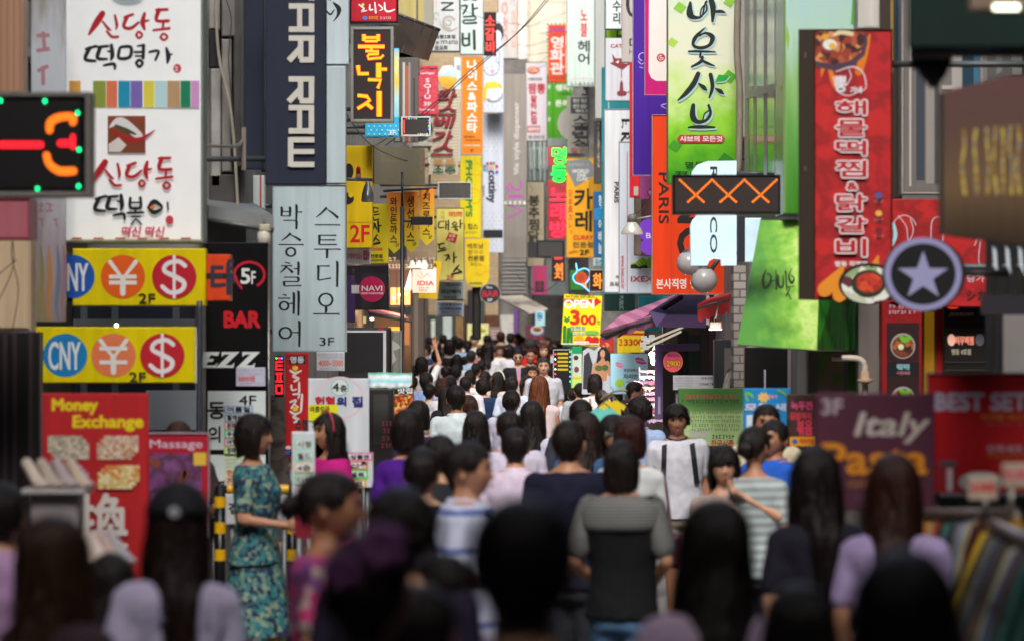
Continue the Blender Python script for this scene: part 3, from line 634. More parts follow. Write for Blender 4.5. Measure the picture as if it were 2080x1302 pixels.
# white studio sign
s = Sign('hanging_sign', 'pale light box sign with two columns of black Korean letters', 'sign', (556, 378, 702, 713), 31, '#bccdd2', .16, rim='#9aa6aa', rimw=1.5, group=G1, arm='L', rough=.35)
def serif(cols, s, col):
    S_ = []
    for (gu, gv, sz, strokes) in cols:
        for (x0, y0, x1, y1, kd) in strokes:
            a = (gu + x0 * sz, gv + y0 * sz); b = (gu + x1 * sz, gv + y1 * sz)
            if kd == 'h': S_.append([(a[0], a[1], 2.2), (b[0] - 3, b[1], 2.4), (b[0], b[1] + .5, 4.5)])
            elif kd == 'v': S_.append([(a[0] - 2, a[1], 3), (a[0] + .5, a[1] + 3, 5.4), (b[0], b[1], 4.2)])
            elif kd == 'd': S_.append([(a[0], a[1], 5), ((a[0] + b[0]) / 2, (a[1] + b[1]) / 2 + 1, 3.6), (b[0], b[1], 1.6)])
            elif kd == 'e': S_.append([(a[0], a[1], 2), ((a[0] + b[0]) / 2, (a[1] + b[1]) / 2 - 1, 4), (b[0], b[1], 5.5)])
            elif kd == 'o':
                r = x1; S_.append([(a[0] + r * sz * 1.1 * math.cos(t * .785), a[1] + r * sz * math.sin(t * .785), 3 + 1.6 * abs(math.cos(t * .785))) for t in range(9)])
    s.brush(S_, col, round_=False)
O = lambda x, y, r: (x, y, r, 0, 'o')
bak = [(.12, .08, .12, .45, 'v'), (.46, .08, .46, .45, 'v'), (.12, .26, .46, .26, 'h'), (.12, .44, .46, .44, 'h'), (.72, .0, .72, .6, 'v'), (.74, .28, .95, .28, 'h'), (.2, .62, .72, .62, 'h'), (.72, .62, .72, .98, 'v')]
seung = [(.5, .02, .12, .32, 'd'), (.5, .1, .9, .32, 'e'), (.0, .48, .98, .48, 'h'), O(.5, .78, .17)]
cheol = [(.26, .0, .46, .03, 'h'), (.1, .14, .55, .14, 'h'), (.34, .15, .06, .42, 'd'), (.34, .22, .58, .42, 'e'), (.6, .26, .78, .26, 'h'), (.8, .0, .8, .52, 'v'), (.22, .6, .8, .6, 'h'), (.8, .6, .8, .76, 'v'), (.22, .78, .8, .78, 'h'), (.22, .78, .22, .94, 'v'), (.22, .96, .9, .94, 'h')]
he = [(.2, .1, .36, .13, 'h'), (.0, .26, .5, .26, 'h'), O(.26, .58, .17), (.46, .48, .64, .48, 'h'), (.66, .06, .66, .92, 'v'), (.86, .0, .86, 1.0, 'v')]
eo = [O(.28, .44, .22), (.56, .42, .8, .42, 'h'), (.84, .0, .84, 1.0, 'v')]
su = [(.5, .1, .06, .5, 'd'), (.52, .18, .96, .52, 'e'), (.0, .8, 1.0, .8, 'h')]
tu = [(.2, .1, .2, .46, 'v'), (.2, .1, .84, .1, 'h'), (.2, .28, .8, .28, 'h'), (.2, .46, .86, .46, 'h'), (.0, .64, 1.0, .64, 'h'), (.5, .64, .5, 1.0, 'v')]
di = [(.1, .18, .56, .18, 'h'), (.12, .18, .12, .72, 'v'), (.12, .74, .6, .66, 'h'), (.86, .04, .86, 1.0, 'v')]
oo = [O(.5, .34, .24), (.5, .6, .5, .84, 'v'), (.0, .88, 1.0, .88, 'h')]
serif([(567, 418, 50, bak), (567, 474, 50, seung), (567, 534, 50, cheol), (566, 594, 48, he), (567, 654, 50, eo), (640, 418, 50, su), (639, 474, 52, tu), (641, 532, 52, di), (637, 592, 52, oo)], s, '#15191c')
s.text('3F', (650, 685, 680, 702), '#22262a', .5)
s = Sign('hanging_sign', 'upper part of a blank pale light box showing behind the long navy sign', 'sign', (600, 136, 703, 374), 31.4, '#b4c3c8', .16, group=G1, arm='L')
s = Sign('hanging_sign', 'pale sign with a black brush mark at the top beside the long navy sign', 'sign', (610, -60, 709, 133), 31.6, '#bccad0', .16, group=G1, arm='L')
s.brush([[(660, -4, 8), (672, 2, 4)], [(664, 24, 3), (672, 32, 4), (680, 22, 2)], [(678, 8, 3), (689, 20, 10), (687, 34, 5), (678, 46, 1.5)]], '#1a1a1c')
# red spicy octopus banner
s = Sign('banner', 'narrow red banner with white and yellow brush lettering hung under the pale studio sign', 'banner', (580, 716, 627, 928), 29, '#b4141c', .03, group=G1, drop=1)
s.rect((587, 721, 621, 739), '#3a1216', m=mat('#2a1618')); s.text('명동', (590, 723, 618, 737), '#c8ccd0', .8)
for dv in (0, 83):
    s.brush([[(590, 752 + dv, 4), (600, 757 + dv, 5), (612, 752 + dv, 3)], [(600, 760 + dv, 5), (596, 764 + dv, 5), (607, 768 + dv, 5), (598, 774 + dv, 4)]], '#d8ccc8'); s.disc(600, 747 + dv, 6, 5, '#e8b820')
s.brush([[(592, 782, 4), (594, 792, 4), (602, 790, 3)], [(608, 776, 4), (608, 796, 5)], [(596, 800, 4), (608, 800, 4), (606, 808, 3)], [(590, 816, 4), (602, 812, 4), (592, 828, 4)], [(598, 820, 3), (606, 826, 3)], [(614, 800, 4), (612, 832, 5)]], '#d8ccc8')
s.disc(586, 908, 6, 4, '#e8c0c0'); s.disc(586, 918, 6, 5, '#2a58a0')
s = Sign('led_strip', 'thin vertical strip of red lit letters beside the red banner', 'led sign', (558, 722, 577, 806), 29.6, '#16060a', .06)
for i in range(3): s.text('ㅌㅍㅁ'[i], (560, 732 + i * 24, 575, 752 + i * 24), '', 1.2, m=led('#ff1828', .006, '#d01020', 3))
for u, c in ((562, '#20ff60'), (568, '#f02020'), (573, '#3060ff')): s.disc(u, 727, 1.4, 1.6, c, 'small_lamp', emit=5, n=8)
# notes and posters
s = Sign('price_note', 'white paper note with orange handwritten prices', 'note', (643, 714, 700, 753), 30.4, '#d4d6e0', .01)
s.scribble((646, 717, 698, 728), 2, '#9a9aac'); s.text('4000~5000', (647, 731, 697, 743), '#e06848', .4); s.scribble((650, 744, 690, 751), 1, '#a0a0b0')
s = Sign('banner', 'white blood donation banner with blue and red Korean letters and a yellow note', 'banner', (626, 768, 750, 925), 28, '#ccd2d8', .02, drop=1)
s.ring(690, 808, 50, 44, 5, '#d8c0cc'); s.disc(690, 786, 18, 18, '#7cc4b8'); s.disc(690, 786, 16, 16, '#d4dce0'); s.text('4', (675, 777, 689, 794), '#202428', 1); s.text('층', (691, 781, 705, 795), '#303438', .7)
s.text('헌혈', (640, 804, 681, 824), '#b42038', 1.8); s.text('의', (684, 805, 704, 824), '#28307c', 1.8); s.text('집', (715, 804, 737, 825), '#28307c', 1.8)
s.rect((627, 821, 686, 854), '#f0d818', 'paper_note'); s.text('여름방끝', (630, 824, 670, 837), '#403810', .5); s.text('화이팅', (650, 840, 684, 851), '#786810', .4)
s.text('수혈', (600, 850, 626, 880), '#202020', 1.6)
s = Sign('standing_sign', 'leaning white board with small coloured handwritten strips behind the woman in magenta', 'sign', (593, 876, 640, 1062), 22.5, '#d0d6e0', .03, drop=1)
for i, (c, t) in enumerate((('#78d8b0', '시청'), ('#78d8b0', '월드'), ('#f0c080', '4층'), ('#50c878', '티켓'), ('#f098c0', '영화'), ('#f098c0', '우산'), ('#80c8e8', '여행'))):
    v = 892 + i * 24; s.rect((599, v, 636, v + 19), c, 'paper_strip'); s.rect((602, v + 2, 634, v + 17), '#e4e4ec', 'paper_strip'); s.text(t, (604, v + 3, 632, v + 16), '#303038', .6)
s = Sign('standing_sign', 'stack of coloured paper strips with an umbrella mark right of the woman in magenta', 'sign', (706, 918, 758, 990), 24.5, '#c8ccd4', .03, drop=1)
for i, (c, t, u1) in enumerate((('#f068a8', '상품권', 757), ('#f08838', '산', 748), ('#38d878', '넬트', 748), ('#f0a838', '켓', 744))):
    v = 918 + i * 18; s.rect((706, v, u1, v + 17), c, 'paper_strip'); s.rect((706, v + 3, u1 - 4, v + 14), '#e8e0e8', 'paper_strip'); s.text(t, (712, v + 4, u1 - 7 - (10 if i == 1 else 0), v + 14), '#181820', .8)
s.brush([[(733, 944, 1.5), (739, 938, 5), (745, 943, 1.5)], [(739, 940, 1), (738, 949, 1.2)]], '#181820', 'umbrella_mark')
# dark glass stall behind
s = Sign('glass_stall', 'dark glass fronted stall behind the blood donation banner', 'stall', (552, 800, 600, 1000), 30.5, '#6a5f56', .2, m=blot(['#6e6258', '#5a5048', '#7c7068', '#4c4540'], 5, kind='N'))
s = Sign('glass_stall', 'dark stall cabinet between the donation banner and the woman in purple', 'stall', (750, 790, 800, 1010), 31, '#2a2524', .4)
s.rect((760, 800, 790, 900), '#3c3a38', 'pane'); s.scribble((776, 850, 800, 910), 4, '#b04858', seed=9)
r = root('canopy_cloth', 'torn white and turquoise awning cloth above the dark stall', 'awning', (kx(792, 30.5), 30.5, kz(790, 30.5)))
V, Q = [], []
for i in range(13):
    u = 748 + i * 7.4
    for j, v in enumerate((756 + random.uniform(-1, 1), 764, 774, 788 + random.uniform(-3, 2) - (8 if i == 12 else 0))):
        V.append(Vector((kx(u, 30.4), 30.4 + .04 * math.sin(i * 1.3 + j) - .05 * j, kz(v, 30.4))) - r.location)
for i in range(12):
    for j in range(3): Q.append((i * 4 + j, i * 4 + j + 1, (i + 1) * 4 + j + 1, (i + 1) * 4 + j))
o = new('cloth', V, Q, grad([(0, '#40a088'), (.25, '#e0ece8'), (.5, '#80bcc8'), (.8, '#e0ece8'), (1, '#50b098')], 2, .13, 0, .25, 8), r, smooth=True); md = o.modifiers.new('s', 'SOLIDIFY'); md.thickness = .008
s = Sign('food_poster', 'dark poster of a spicy stir fry beside the dark stall', 'poster', (795, 757, 840, 860), 31.5, '#201c1a', .03, drop=1)
s.rect((796, 800, 839, 858), '', 'printed_picture', m=blot(['#a03818', '#c86020', '#d89040', '#803010', '#e0b060'], 45)); s.rect((812, 760, 838, 784), '', 'printed_picture', m=blot(['#504018', '#806820', '#303018'], 40)); s.text('맛집', (808, 787, 838, 799), '#d0d8e4', 1.2)
# billboard box
s = Sign('billboard', 'big blank black screen box with a white inner frame at the left', 'screen', (690, 665, 794, 1000), 37, '#2c2a2a', .5, group=None, bev=.02)
s.rect((700, 671, 786, 756), '#c0c0c2', 'inner_frame'); s.rect((700, 675, 780, 756), '#1b1b1d', 'screen_face'); s.rect((770, 667, 782, 671), '#a81c2c', 'red_lamp')
s = Sign('metal_cabinet', 'grey steel cabinet corner right of the blank black screen', 'cabinet', (796, 671, 815, 1000), 37, '#77766f', .4, bev=.02); s.poly([(798, 690), (812, 700), (815, 706), (800, 712), (806, 730), (798, 740)], '#a4a29a', 'torn_sticker')
# ------------------------------------------------------------ LEFT: middle distance
s = Sign('light_box_sign', 'red framed light box with white brush lettering above the amber dot matrix sign', 'sign', (714, -40, 806, 46), 39.5, '#b8182c', .2, rim='#2a1014', rimw=3, group=G1, arm='L')
s.brush([[(730, 12, 3), (740, 20, 4), (735, 26, 3), (746, 24, 2)], [(752, 12, 3), (752, 22, 4), (758, 22, 3)], [(762, 8, 3), (764, 28, 4)], [(770, 12, 3), (778, 20, 3), (772, 24, 2)], [(782, 8, 3), (783, 22, 4), (790, 26, 4), (802, 22, 3)]], '#e8dce0'); s.disc(738, 12, 3, 3, '#d8d040')
s.disc(742, 39, 5, 4, '#4878c0'); s.text('토마이선', (750, 35, 768, 42), '#e0a030', .2); s.scribble((772, 34, 800, 43), 1, '#e0c0c0'); s.text('동냉면', (730, -30, 790, -5), '#e8dce0', 1)
s = Sign('led_sign', 'tall dot matrix sign with three amber Korean letters in a grey steel frame', 'led sign', (719, 63, 794, 244), 39, '#241e1e', .22, rim='#8a8a84', rimw=6, group=G1, arm='L')
s.rect((719, 63, 794, 244), '', 'screen_face', m=led('#2c2626', .0105, '#141010', .35))
am = led('#ffb400', .0105, '#ff3000', 3.4); rdm = led('#ff3800', .0105, '#c01000', 3.0)
for m_, e_ in ((rdm, 2.6), (am, -.6)): s.brush([[(a, b, c + e_) for a, b, c in st] for st in [[(740, 72, 7), (740, 86, 7)], [(769, 72, 7), (769, 86, 7)], [(742, 79, 5), (768, 79, 5)], [(742, 86, 5), (768, 86, 5)], [(728, 97, 7), (782, 97, 7)], [(755, 98, 6), (755, 104, 6)], [(743, 106, 5), (770, 107, 5), (768, 112, 5)], [(748, 113, 5), (770, 112, 5)], [(748, 114, 5), (749, 122, 5), (774, 120, 5), (780, 114, 4)]]], '', m=m_, round_=False, sm=False)
for m_, e_ in ((rdm, 2.6), (am, -.6)): s.brush([[(a, b, c + e_) for a, b, c in st] for st in [[(728, 135, 8), (730, 152, 8), (750, 152, 6)], [(770, 130, 10), (770, 160, 10)], [(775, 143, 6), (787, 143, 6)], [(748, 164, 6), (774, 165, 7), (768, 182, 6)]]], '', m=m_, round_=False, sm=False)
for m_, e_ in ((rdm, 2.6), (am, -.6)): s.brush([[(a, b, c + e_) for a, b, c in st] for st in [[(727, 196, 6), (746, 198, 7), (752, 206, 6), (742, 214, 6), (727, 223, 6)], [(744, 212, 7), (758, 223, 6)], [(771, 187, 10), (771, 239, 10)]]], '', m=m_, round_=False, sm=False)
s = Sign('hanging_sign', 'sky blue sign with white dots and a beer glass picture behind the amber sign', 'sign', (742, 100, 811, 280), 42.5, '#30b0e0', .2, group=G1, arm='L')
s.rect((796, 102, 811, 240), '', 'printed_picture', m=grad([(0, '#60c0e8'), (.35, '#b0e0f0'), (.55, '#f0c040'), (.8, '#f0d890'), (1, '#9cc0d0')], 2, .9, -.1, .3, 8)); 
for j in range(3):
    for i in range(6): s.disc(750 + i * 11 + (j % 2) * 5, 258 + j * 8, 1.8, 2, '#d0f0fa', n=4)
s.text('3F', (790, 266, 805, 276), '#f0f4f8', .7)
s = Sign('led_display', 'small white framed message display with a few coloured dots', 'led sign', (818, 241, 872, 275), 45, '#35312f', .12, rim='#c8ccce', rimw=3, group=G1, arm='L', bev=.004)
s.rect((820, 245, 822, 272), '', 'led_stroke', m=led('#ff4020', .008, None, 3))
for i in range(14):
    u, v = [(822 + i * 4, 242.5), (871, 246 + i * 4), (842 + i * 4, 273)][0 if i < 5 else 1 if i < 9 else 2] if False else ((826 + i * 5, 242.5) if i < 5 else (871, 246 + (i - 5) * 6) if i < 9 else (850 + (i - 9) * 4.5, 273.5))
    s.disc(u, v, 1, 1, ('#ff2030', '#20e060', '#4060ff')[i % 3], 'small_lamp', emit=4, n=6)
# eave, window wall
r = root('metal_eave', 'weathered steel eave jutting out above the small message display', 'eave', (kx(845, 46), 46, kz(70, 46)))
def q3(u, v, d): return Vector((kx(u, d), d, kz(v, d))) - r.location
A4 = [q3(790, 22, 45), q3(893, 62, 45.4), q3(870, 124, 47.5), q3(760, 90, 48)]
new('sheet', A4 + [p + Vector((0, .05, 0)) for p in A4], [(0, 3, 2, 1), (4, 5, 6, 7), (0, 1, 5, 4), (1, 2, 6, 5), (2, 3, 7, 6), (3, 0, 4, 7)], grad([(0, '#a07058'), (.4, '#8a8280'), (.7, '#a8a4a2'), (1, '#6a6462')], 2, .4, .5, .5, 6, .35, (1, 8, 1)), r)
for i in range(5):
    t = (i + .5) / 5; a = A4[0].lerp(A4[1], t); b = A4[3].lerp(A4[2], t); tube('rib', [a + Vector((0, -.02, 0)), b + Vector((0, -.02, 0))], .012, mat('#b8b4b0', metal=.4), r, 6)
tube('edge_rail', [A4[0], A4[1]], .02, mat('#5a5552', metal=.4), r)
s = Sign('window_wall', 'steel framed upstairs window beside the red drinks banner', 'window', (800, 118, 850, 290), 49, '#5b5654', .1)
for b, c in (((803, 130, 812, 288), '#9aa0a0'), ((818, 128, 823, 290), '#b4b4b0'), ((830, 128, 834, 290), '#8a8684'), ((840, 160, 843, 290), '#3a3634')): s.rect(b, c, 'window_bar')
s.rect((824, 135, 830, 288), '#a8583c', 'curtain')
s = Sign('wall_cladding', 'olive plaster upper wall piece beside the spiral sign', 'wall', (800, -40, 880, 60), 50, '#a89a60', .3)
s.rect((846, -40, 850, 60), '#5a5850', 'window_bar'); s.rect((862, -40, 866, 60), '#8a8a84', 'window_bar'); s.rect((866, -40, 880, 60), '#8c8878', 'pane')
# yellow restaurant box
s = Sign('box_sign', 'large yellow box sign with red floor number and a white strip under it', 'sign', (690, 298, 757, 505), 43, '#ecb800', .3, group=G1, arm=None)
s.text('2F', (712, 458, 752, 494), '#c81818', 1.6); s.disc(706, 405, 14, 12, '#1c1a18', 'printed_letter'); s.disc(710, 350, 9, 16, '#1c1a18', 'printed_letter'); s.disc(714, 397, 5, 6, '#ecb800'); s.rect((690, 452, 756, 453.5), '#c89a10')
s = Sign('box_sign', 'white strip sign with pink handwriting under the yellow floor number sign', 'sign', (690, 506, 752, 537), 43.2, '#cdd0dc', .28, group=G1); s.text('고의맛있는', (704, 516, 736, 528), '#c04068', .3); s.text('집!', (738, 510, 751, 530), '#b82848', .8)
r = root('sign_band', 'long olive gold sign band running along the wall behind the yellow box sign', 'sign', (kx(810, 46), 46, kz(375, 46)), G1)
A4 = [q3(760, 374, 43.2), q3(863, 377, 50), q3(863, 303, 50), q3(760, 295, 43.2)]
new('panel', A4 + [p + Vector((-.1, .1, 0)) for p in A4], [(0, 1, 2, 3), (7, 6, 5, 4), (0, 4, 5, 1), (1, 5, 6, 2), (2, 6, 7, 3), (3, 7, 4, 0)], grad([(0, '#9a8440'), (.5, '#b8a468'), (1, '#c0ae78')], 2, .5, 0, .4, 4, .3), r)
st = []
for i in range(26):
    u = 772 + i * 3.2 + (8 if i > 12 else 0); t = (u - 760) / 103; v0, v1 = 318 + random.uniform(-4, 8), 352 + random.uniform(-8, 6); d = 43.2 + 6.8 * t - .03
    p = [q3(u, v0, d), q3(u + 1.4, v0, d), q3(u + 1.4 + random.uniform(-1, 1), v1, d), q3(u + random.uniform(-1, 1), v1, d)]; st.append(p)
VV = [x for p in st for x in p]
new('lettering', VV, [(4 * i, 4 * i + 3, 4 * i + 2, 4 * i + 1) for i in range(len(st))], mat('#8c5a50'), r)
# street lamp with beacon
r = root('street_lamp', 'cone street lamp with a red beacon on its arm before the yellow sign', 'lamp', (kx(745, 40), 40, kz(411, 40)))
def lp(u, v): return ((u - 745) / (F / 40), 0, (411 - v) / (F / 40))
tube('arm', [lp(680, 364), lp(757, 366)], .018, mat('#7d7f7e', metal=.5), r); new('shade', *latheg([(.06, 0), (.068, .02), (.062, .08), (.042, .15), (.02, .2), (.012, .23)], 18, lp(747, 411)), mat('#b9bcbc', metal=.7, rough=.25), r, smooth=True)
new('beacon', *latheg([(.024, 0), (.024, .05), (.014, .075), (.003, .08)], 14, lp(728, 354)), mat('#d01818', rough=.2), r, smooth=True); new('beacon_base', *latheg([(.03, 0), (.028, .04)], 12, lp(728, 362)), mat('#b89a88'), r)
# yellow menu banners
s = Sign('banner', 'yellow pork cutlet banner with black brush letters beside the floor number sign', 'banner', (752, 415, 789, 536), 46, '#f0c818', .04, group=G1, arm='L')
s.brush([[(758, 422, 3), (768, 424, 3)], [(759, 424, 3), (759, 432, 3), (768, 430, 3)], [(756, 438, 3), (770, 436, 3)], [(759, 442, 3), (760, 448, 3), (769, 446, 3)]], '#181410'); s.brush([[(756, 456, 3), (762, 456, 4), (757, 468, 3)], [(762, 456, 3), (765, 466, 3)], [(768, 450, 4), (769, 472, 4)], [(769, 460, 3), (774, 459, 3)]], '#181410'); s.brush([[(766, 478, 3), (758, 492, 4)], [(762, 484, 3), (770, 490, 3)], [(754, 498, 4), (771, 494, 5)]], '#181410')
s.text('utlet', (754, 502, 778, 510), '#c83c50', .5); s.text('전문점', (753, 517, 777, 525), '#202020', .4); s.text('(포장판매)', (753, 527, 779, 533), '#303030', .2)
gp_ = grad([(0, '#f4c818'), (.35, '#f4b414'), (.8, '#f08818'), (1, '#e87818')], 2, .8, 0, .15, 3, .6)
for i, (u0, u1, v0, v1, t, lab) in enumerate(((786, 815, 392, 516, '와인돈까스', 'left'), (820, 850, 390, 514, '생선까스', 'middle'), (852, 882, 384, 500, '치즈로까스', 'right'))):
    s = Sign('pennant', lab + ' one of three orange to yellow pointed menu pennants', 'pennant', (u0, v0, u1, v1), 48 + i * .8, '', .015, group='pointed menu pennants', poly=[(u0, v0), (u1, v0), (u1, v1 - 14), ((u0 + u1) / 2, v1), (u0, v1 - 16)], m=gp_, part='cloth')
    s.text(t, (u0 + 6, v0 + 8, u1 - 8, v1 - 20), '#1c1410', .9, vert=True); s.text('2F', (u1 - 12, v1 - 21, u1 - 4, v1 - 14), '#3a2c10', .3)
wt('pennant_rail', 'thin rail holding the three pointed menu pennants', 'rail', [(780, 389, 48.4), (886, 383, 49.8)], .015, mat('#40404a', metal=.5))
r = root('lamp_post', 'slim black lamp post with a dark box arm in front of the pennants', 'lamp post', (kx(817, 43), 43, gz(43)))
tube('pole', [(0, 0, 0), (0, 0, kz(420, 43) - gz(43))], .024, mat('#20242c', rough=.35), r, 12); tube('upper_pole', [(0, 0, kz(420, 43) - gz(43)), (0, 0, kz(350, 43) - gz(43))], .014, mat('#20242c', rough=.35), r)
box('arm_box', (.1, -.08, kz(458, 43) - gz(43), .34, .08, kz(441, 43) - gz(43)), mat('#17171b', rough=.4), r, .01); tube('arm', [(0, 0, kz(450, 43) - gz(43)), (.1, 0, kz(450, 43) - gz(43))], .012, mat('#20242c'), r)
s = Sign('wall_panel', 'black wall panel behind the round pink shoe shop sign', 'panel', (703, 540, 790, 630), 47, '#231c28', .1); s.rect((735, 556, 786, 628), '#2c2a30', 'dark_board'); s.rect((705, 560, 722, 655), '#3c2456', 'purple_strip')
s.scribble((712, 545, 730, 600), 4, '#55504c', .5, seed=5)
r = root('round_sign', 'round crimson shoe shop sign with thin white lettering', 'sign', (kx(755, 42), 42, kz(613, 42)), G1)
sg = Sign('round_sign', 'round crimson shoe shop sign with thin white lettering', 'sign', (729, 563, 782, 613), 42, '#c01c54', .14, group=G1, poly=[(755.5 + 26 * math.cos(i * math.pi / 16), 588 - 25.5 * math.sin(i * math.pi / 16)) for i in range(32)]); bpy.data.objects.remove(r)
sg.text('NAVI', (735, 581, 777, 592), '#f0dce4', .5); sg.text('TRENDY FASHION SHOES', (733, 595, 779, 598.5), '#f0dce4', .25); sx, sz = sg.L(714, 597); box('bracket_box', (sx, -.03, sz, sx + .09, .05, sz + .09), mat('#d0d2d4'), sg.r, .005)
# shop with warm lamps
s = Sign('lit_shop_window', 'warm lit shoe shop window with house shaped lamp behind the lamp post', 'shop window', (785, 540, 836, 622), 52, '#6a4c3c', .3, rim='#3a2c34', rimw=2)
s.rect((794, 585, 834, 620), '#e0a868', 'lit_pane', emit=.6); s.poly([(822, 590), (834, 548), (846, 590)], '#e8d8b8', 'house_lamp', emit=.8)
for u, v in ((800, 606), (812, 600), (826, 598), (842, 585)): s.disc(u, v, 2.5, 3, '#ffd890', 'small_lamp', emit=4, n=10)
for u in (792, 806, 816): s.rect((u, 545, u + 2, 618), '#5a3444', 'window_bar')
awning('small faded pink awning above the warm lit stall', [(751, 634, 47), (832, 648, 49)], [(745, 626, 50), (815, 636, 52)], mat('#a04458', rough=.8), .03)
s = Sign('lit_shop_window', 'orange lit stall front under the small pink awning', 'shop window', (760, 640, 836, 800), 53, '#4a3024', .2); s.rect((790, 664, 812, 700), '#e88828', 'lit_pane', emit=.8); s.rect((816, 655, 832, 700), '#9a6a48', 'wood_panel'); s.disc(756, 648, 4, 2.5, '#fff0c8', 'small_lamp', emit=4, n=10); s.rect((727, 643, 744, 657), '#b0b098', 'meter_box')
s = Sign('shop_column', 'brown stone column between the orange stall and the far shops', 'column', (836, 560, 862, 800), 62, '#6a5c52', .5); s.rect((842, 600, 850, 790), '#8a7c70', 'stone_strip')
s = Sign('clutter_sign', 'bundle of wires and clamp lamps above the white shop sign with a red name', 'wires', (790, 528, 880, 548), 51, '#5c5450', .08); s.scribble((788, 520, 885, 548), 2, '#a09890', .8, seed=12)
for i, u in enumerate((836, 850, 862)):
    r = root('clamp_lamp', ('left', 'middle', 'right lit')[i] + ' of three small white clamp lamps over the white shop sign', 'lamp', (kx(u, 50.5), 50.5, kz(544, 50.5)), 'clamp lamps over the white sign')
    new('housing', *latheg([(.045, 0), (.05, .02), (.03, .09), (.012, .1)], 12), mat('#d8d4cc'), r, smooth=True); tube('arm', [(0, 0, .09), (.04, .1, .13)], .008, mat('#8a8680'), r)
    if i == 2: new('bulb', *latheg([(.036, -.004), (.03, -.012)], 12), mat('#fff0d0', emit=5), r)
s = Sign('hanging_sign', 'yellow sign partly behind the white shop sign with a red name', 'sign', (850, 530, 898, 608), 55, '#f4b414', .1, group=G1, arm=None, poly=[(862, 530), (898, 532), (888, 608), (850, 606)])
s.text('구', (868, 536, 888, 546), '#302410', .8)
s = Sign('hanging_sign', 'white shop sign with a red serif name lit from above', 'sign', (838, 545, 887, 596), 51.5, '#d8d0d4', .1, group=G1, arm=None)
s.text('IDIA', (848, 571, 882, 581), '#b02838', .9); s.text('SINCE 1984', (850, 584, 872, 587), '#504848', .1); s.text('아이디아', (851, 588, 868, 593), '#504848', .2); s.brush([[(850, 560, .8), (858, 566, .8), (868, 558, .8), (874, 564, .8)], [(854, 553, .8), (860, 562, .8)], [(870, 554, .8), (864, 562, .8)]], '#8a5058')
# soju banner, las vegas lettering
s = Sign('banner', 'small red dotted drinks banner with white vertical letters', 'banner', (848, 134, 890, 238), 55, '#c03848', .04, group=G1, arm='L', m=blot(['#c03848', '#c84858', '#b83040'], 60))
s.text('Las Vegas', (850, 137, 888, 143), '#3a2418', .5); s.text('LasVegas', (854, 147, 882, 153), '#e0b8cc', .6); s.text('SOJU', (861, 158, 876, 204), '#e8c8d4', 1, vert=True); s.text('3F', (860, 208, 876, 216), '#e8c8d4', .6); s.text('LasVegas', (852, 221, 882, 227), '#e0b8cc', .6); s.text('Las Vegas', (850, 231, 888, 237), '#3a2418', .5)
s = Sign('slatted_sign', 'cream slatted sign with raised dark red Korean letters and an ice cream picture', 'sign', (874, 182, 936, 356), 60, '#c4baa4', .1, group=G1, arm='L', poly=[(892, 182), (936, 182), (930, 356), (870, 356)])
for j in range(27): v = 185 + j * 6.3; s.rect((892 - (v - 182) * .12, v, 935 - (v - 182) * .03, v + .9), '#8f8570', 'slat')
def r3(t, b, sh=.35):
    o = s.text(t, b, '#3a1218', 1.4, shear=sh); o = s.text(t, (b[0] - 1, b[1] - 1, b[2] - 1, b[3] - 1), '#8c1c2c', 1.0, shear=sh)
r3('라', (890, 183, 928, 212)); r3('스', (890, 214, 930, 236)); r3('베', (882, 238, 922, 262)); r3('가', (880, 268, 920, 292)); r3('스', (880, 292, 924, 318)); s.text('호프', (879, 322, 926, 336), '#a88048', 1.2); s.text('소주', (879, 339, 926, 354), '#28543c', 1.2)
s.poly([(890, 150), (900, 135), (918, 134), (928, 150), (928, 168), (912, 184), (898, 176), (889, 160)], '#e0a020', 'ice_cream_picture', m=grad([(0, '#d88c18'), (.45, '#e8b040'), (.55, '#a8c8d4'), (1, '#dce8ec')], 2, .38, -3.55 + 0, .4, 14)); s.brush([[(893, 150, 2), (904, 138, 2), (916, 140, 2), (924, 150, 2)], [(896, 156, 2), (908, 144, 2), (920, 150, 2)]], '#e8f0f0')
s = Sign('hanging_sign', 'pale grey sign with a spiral ornament and a telephone number', 'sign', (877, -50, 933, 105), 60, '#bcc0c0', .16, rim='#4c5252', rimw=2, group=G1, arm='L')
s.text('N', (896, 6, 922, 24), '#202c30', .8, rot=1); s.text('inside', (884, -20, 890, 18), '#d8a890', .2, rot=1)
s.ring(912, 48, 14, 15, 5, '#9c9894', 20, 290); s.ring(886, 34, 6, 8, 2.5, '#a09c98', 0, 300); s.ring(911, 48, 7, 7, 3, '#9c9894', 180, 480); s.brush([[(893, 45, 1), (900, 58, 3), (915, 64, 4), (930, 58, 1)]], '#9c9894')
s.text('명동2호점', (884, 72, 925, 80), '#2c3436', .4); s.text('Tel 777-5733', (880, 84, 930, 91), '#2c3436', .3); s.text('권오희', (883, 94, 909, 103), '#2c3436', .4)
s = Sign('hanging_sign', 'pale mint sign with heavy black ribs lettering', 'sign', (936, -50, 981, 111), 68, '#bccfc8', .16, rim='#8a8a84', rimw=1.5, group=G1, arm='L')
s.brush([[(938, 14, 4), (949, 14, 5), (941, 30, 4)], [(960, 10, 5), (961, 32, 5)], [(962, 20, 4), (970, 18, 4)], [(942, 36, 4), (964, 35, 4), (964, 42, 4), (943, 43, 4), (944, 49, 4), (968, 48, 5)]], '#20282a'); s.brush([[(940, 70, 5), (941, 93, 5), (954, 92, 4)], [(953, 70, 5), (953, 93, 5)], [(941, 80, 4), (953, 80, 4)], [(963, 64, 6), (964, 101, 6)]], '#20282a'); s.text('숯', (938, -20, 972, 4), '#20282a', 2)
s = Sign('led_sign', 'small black dot matrix sign with bright red beef ribs letters', 'led sign', (983, 26, 1008, 114), 66, '#1a0c10', .14, group=G1)
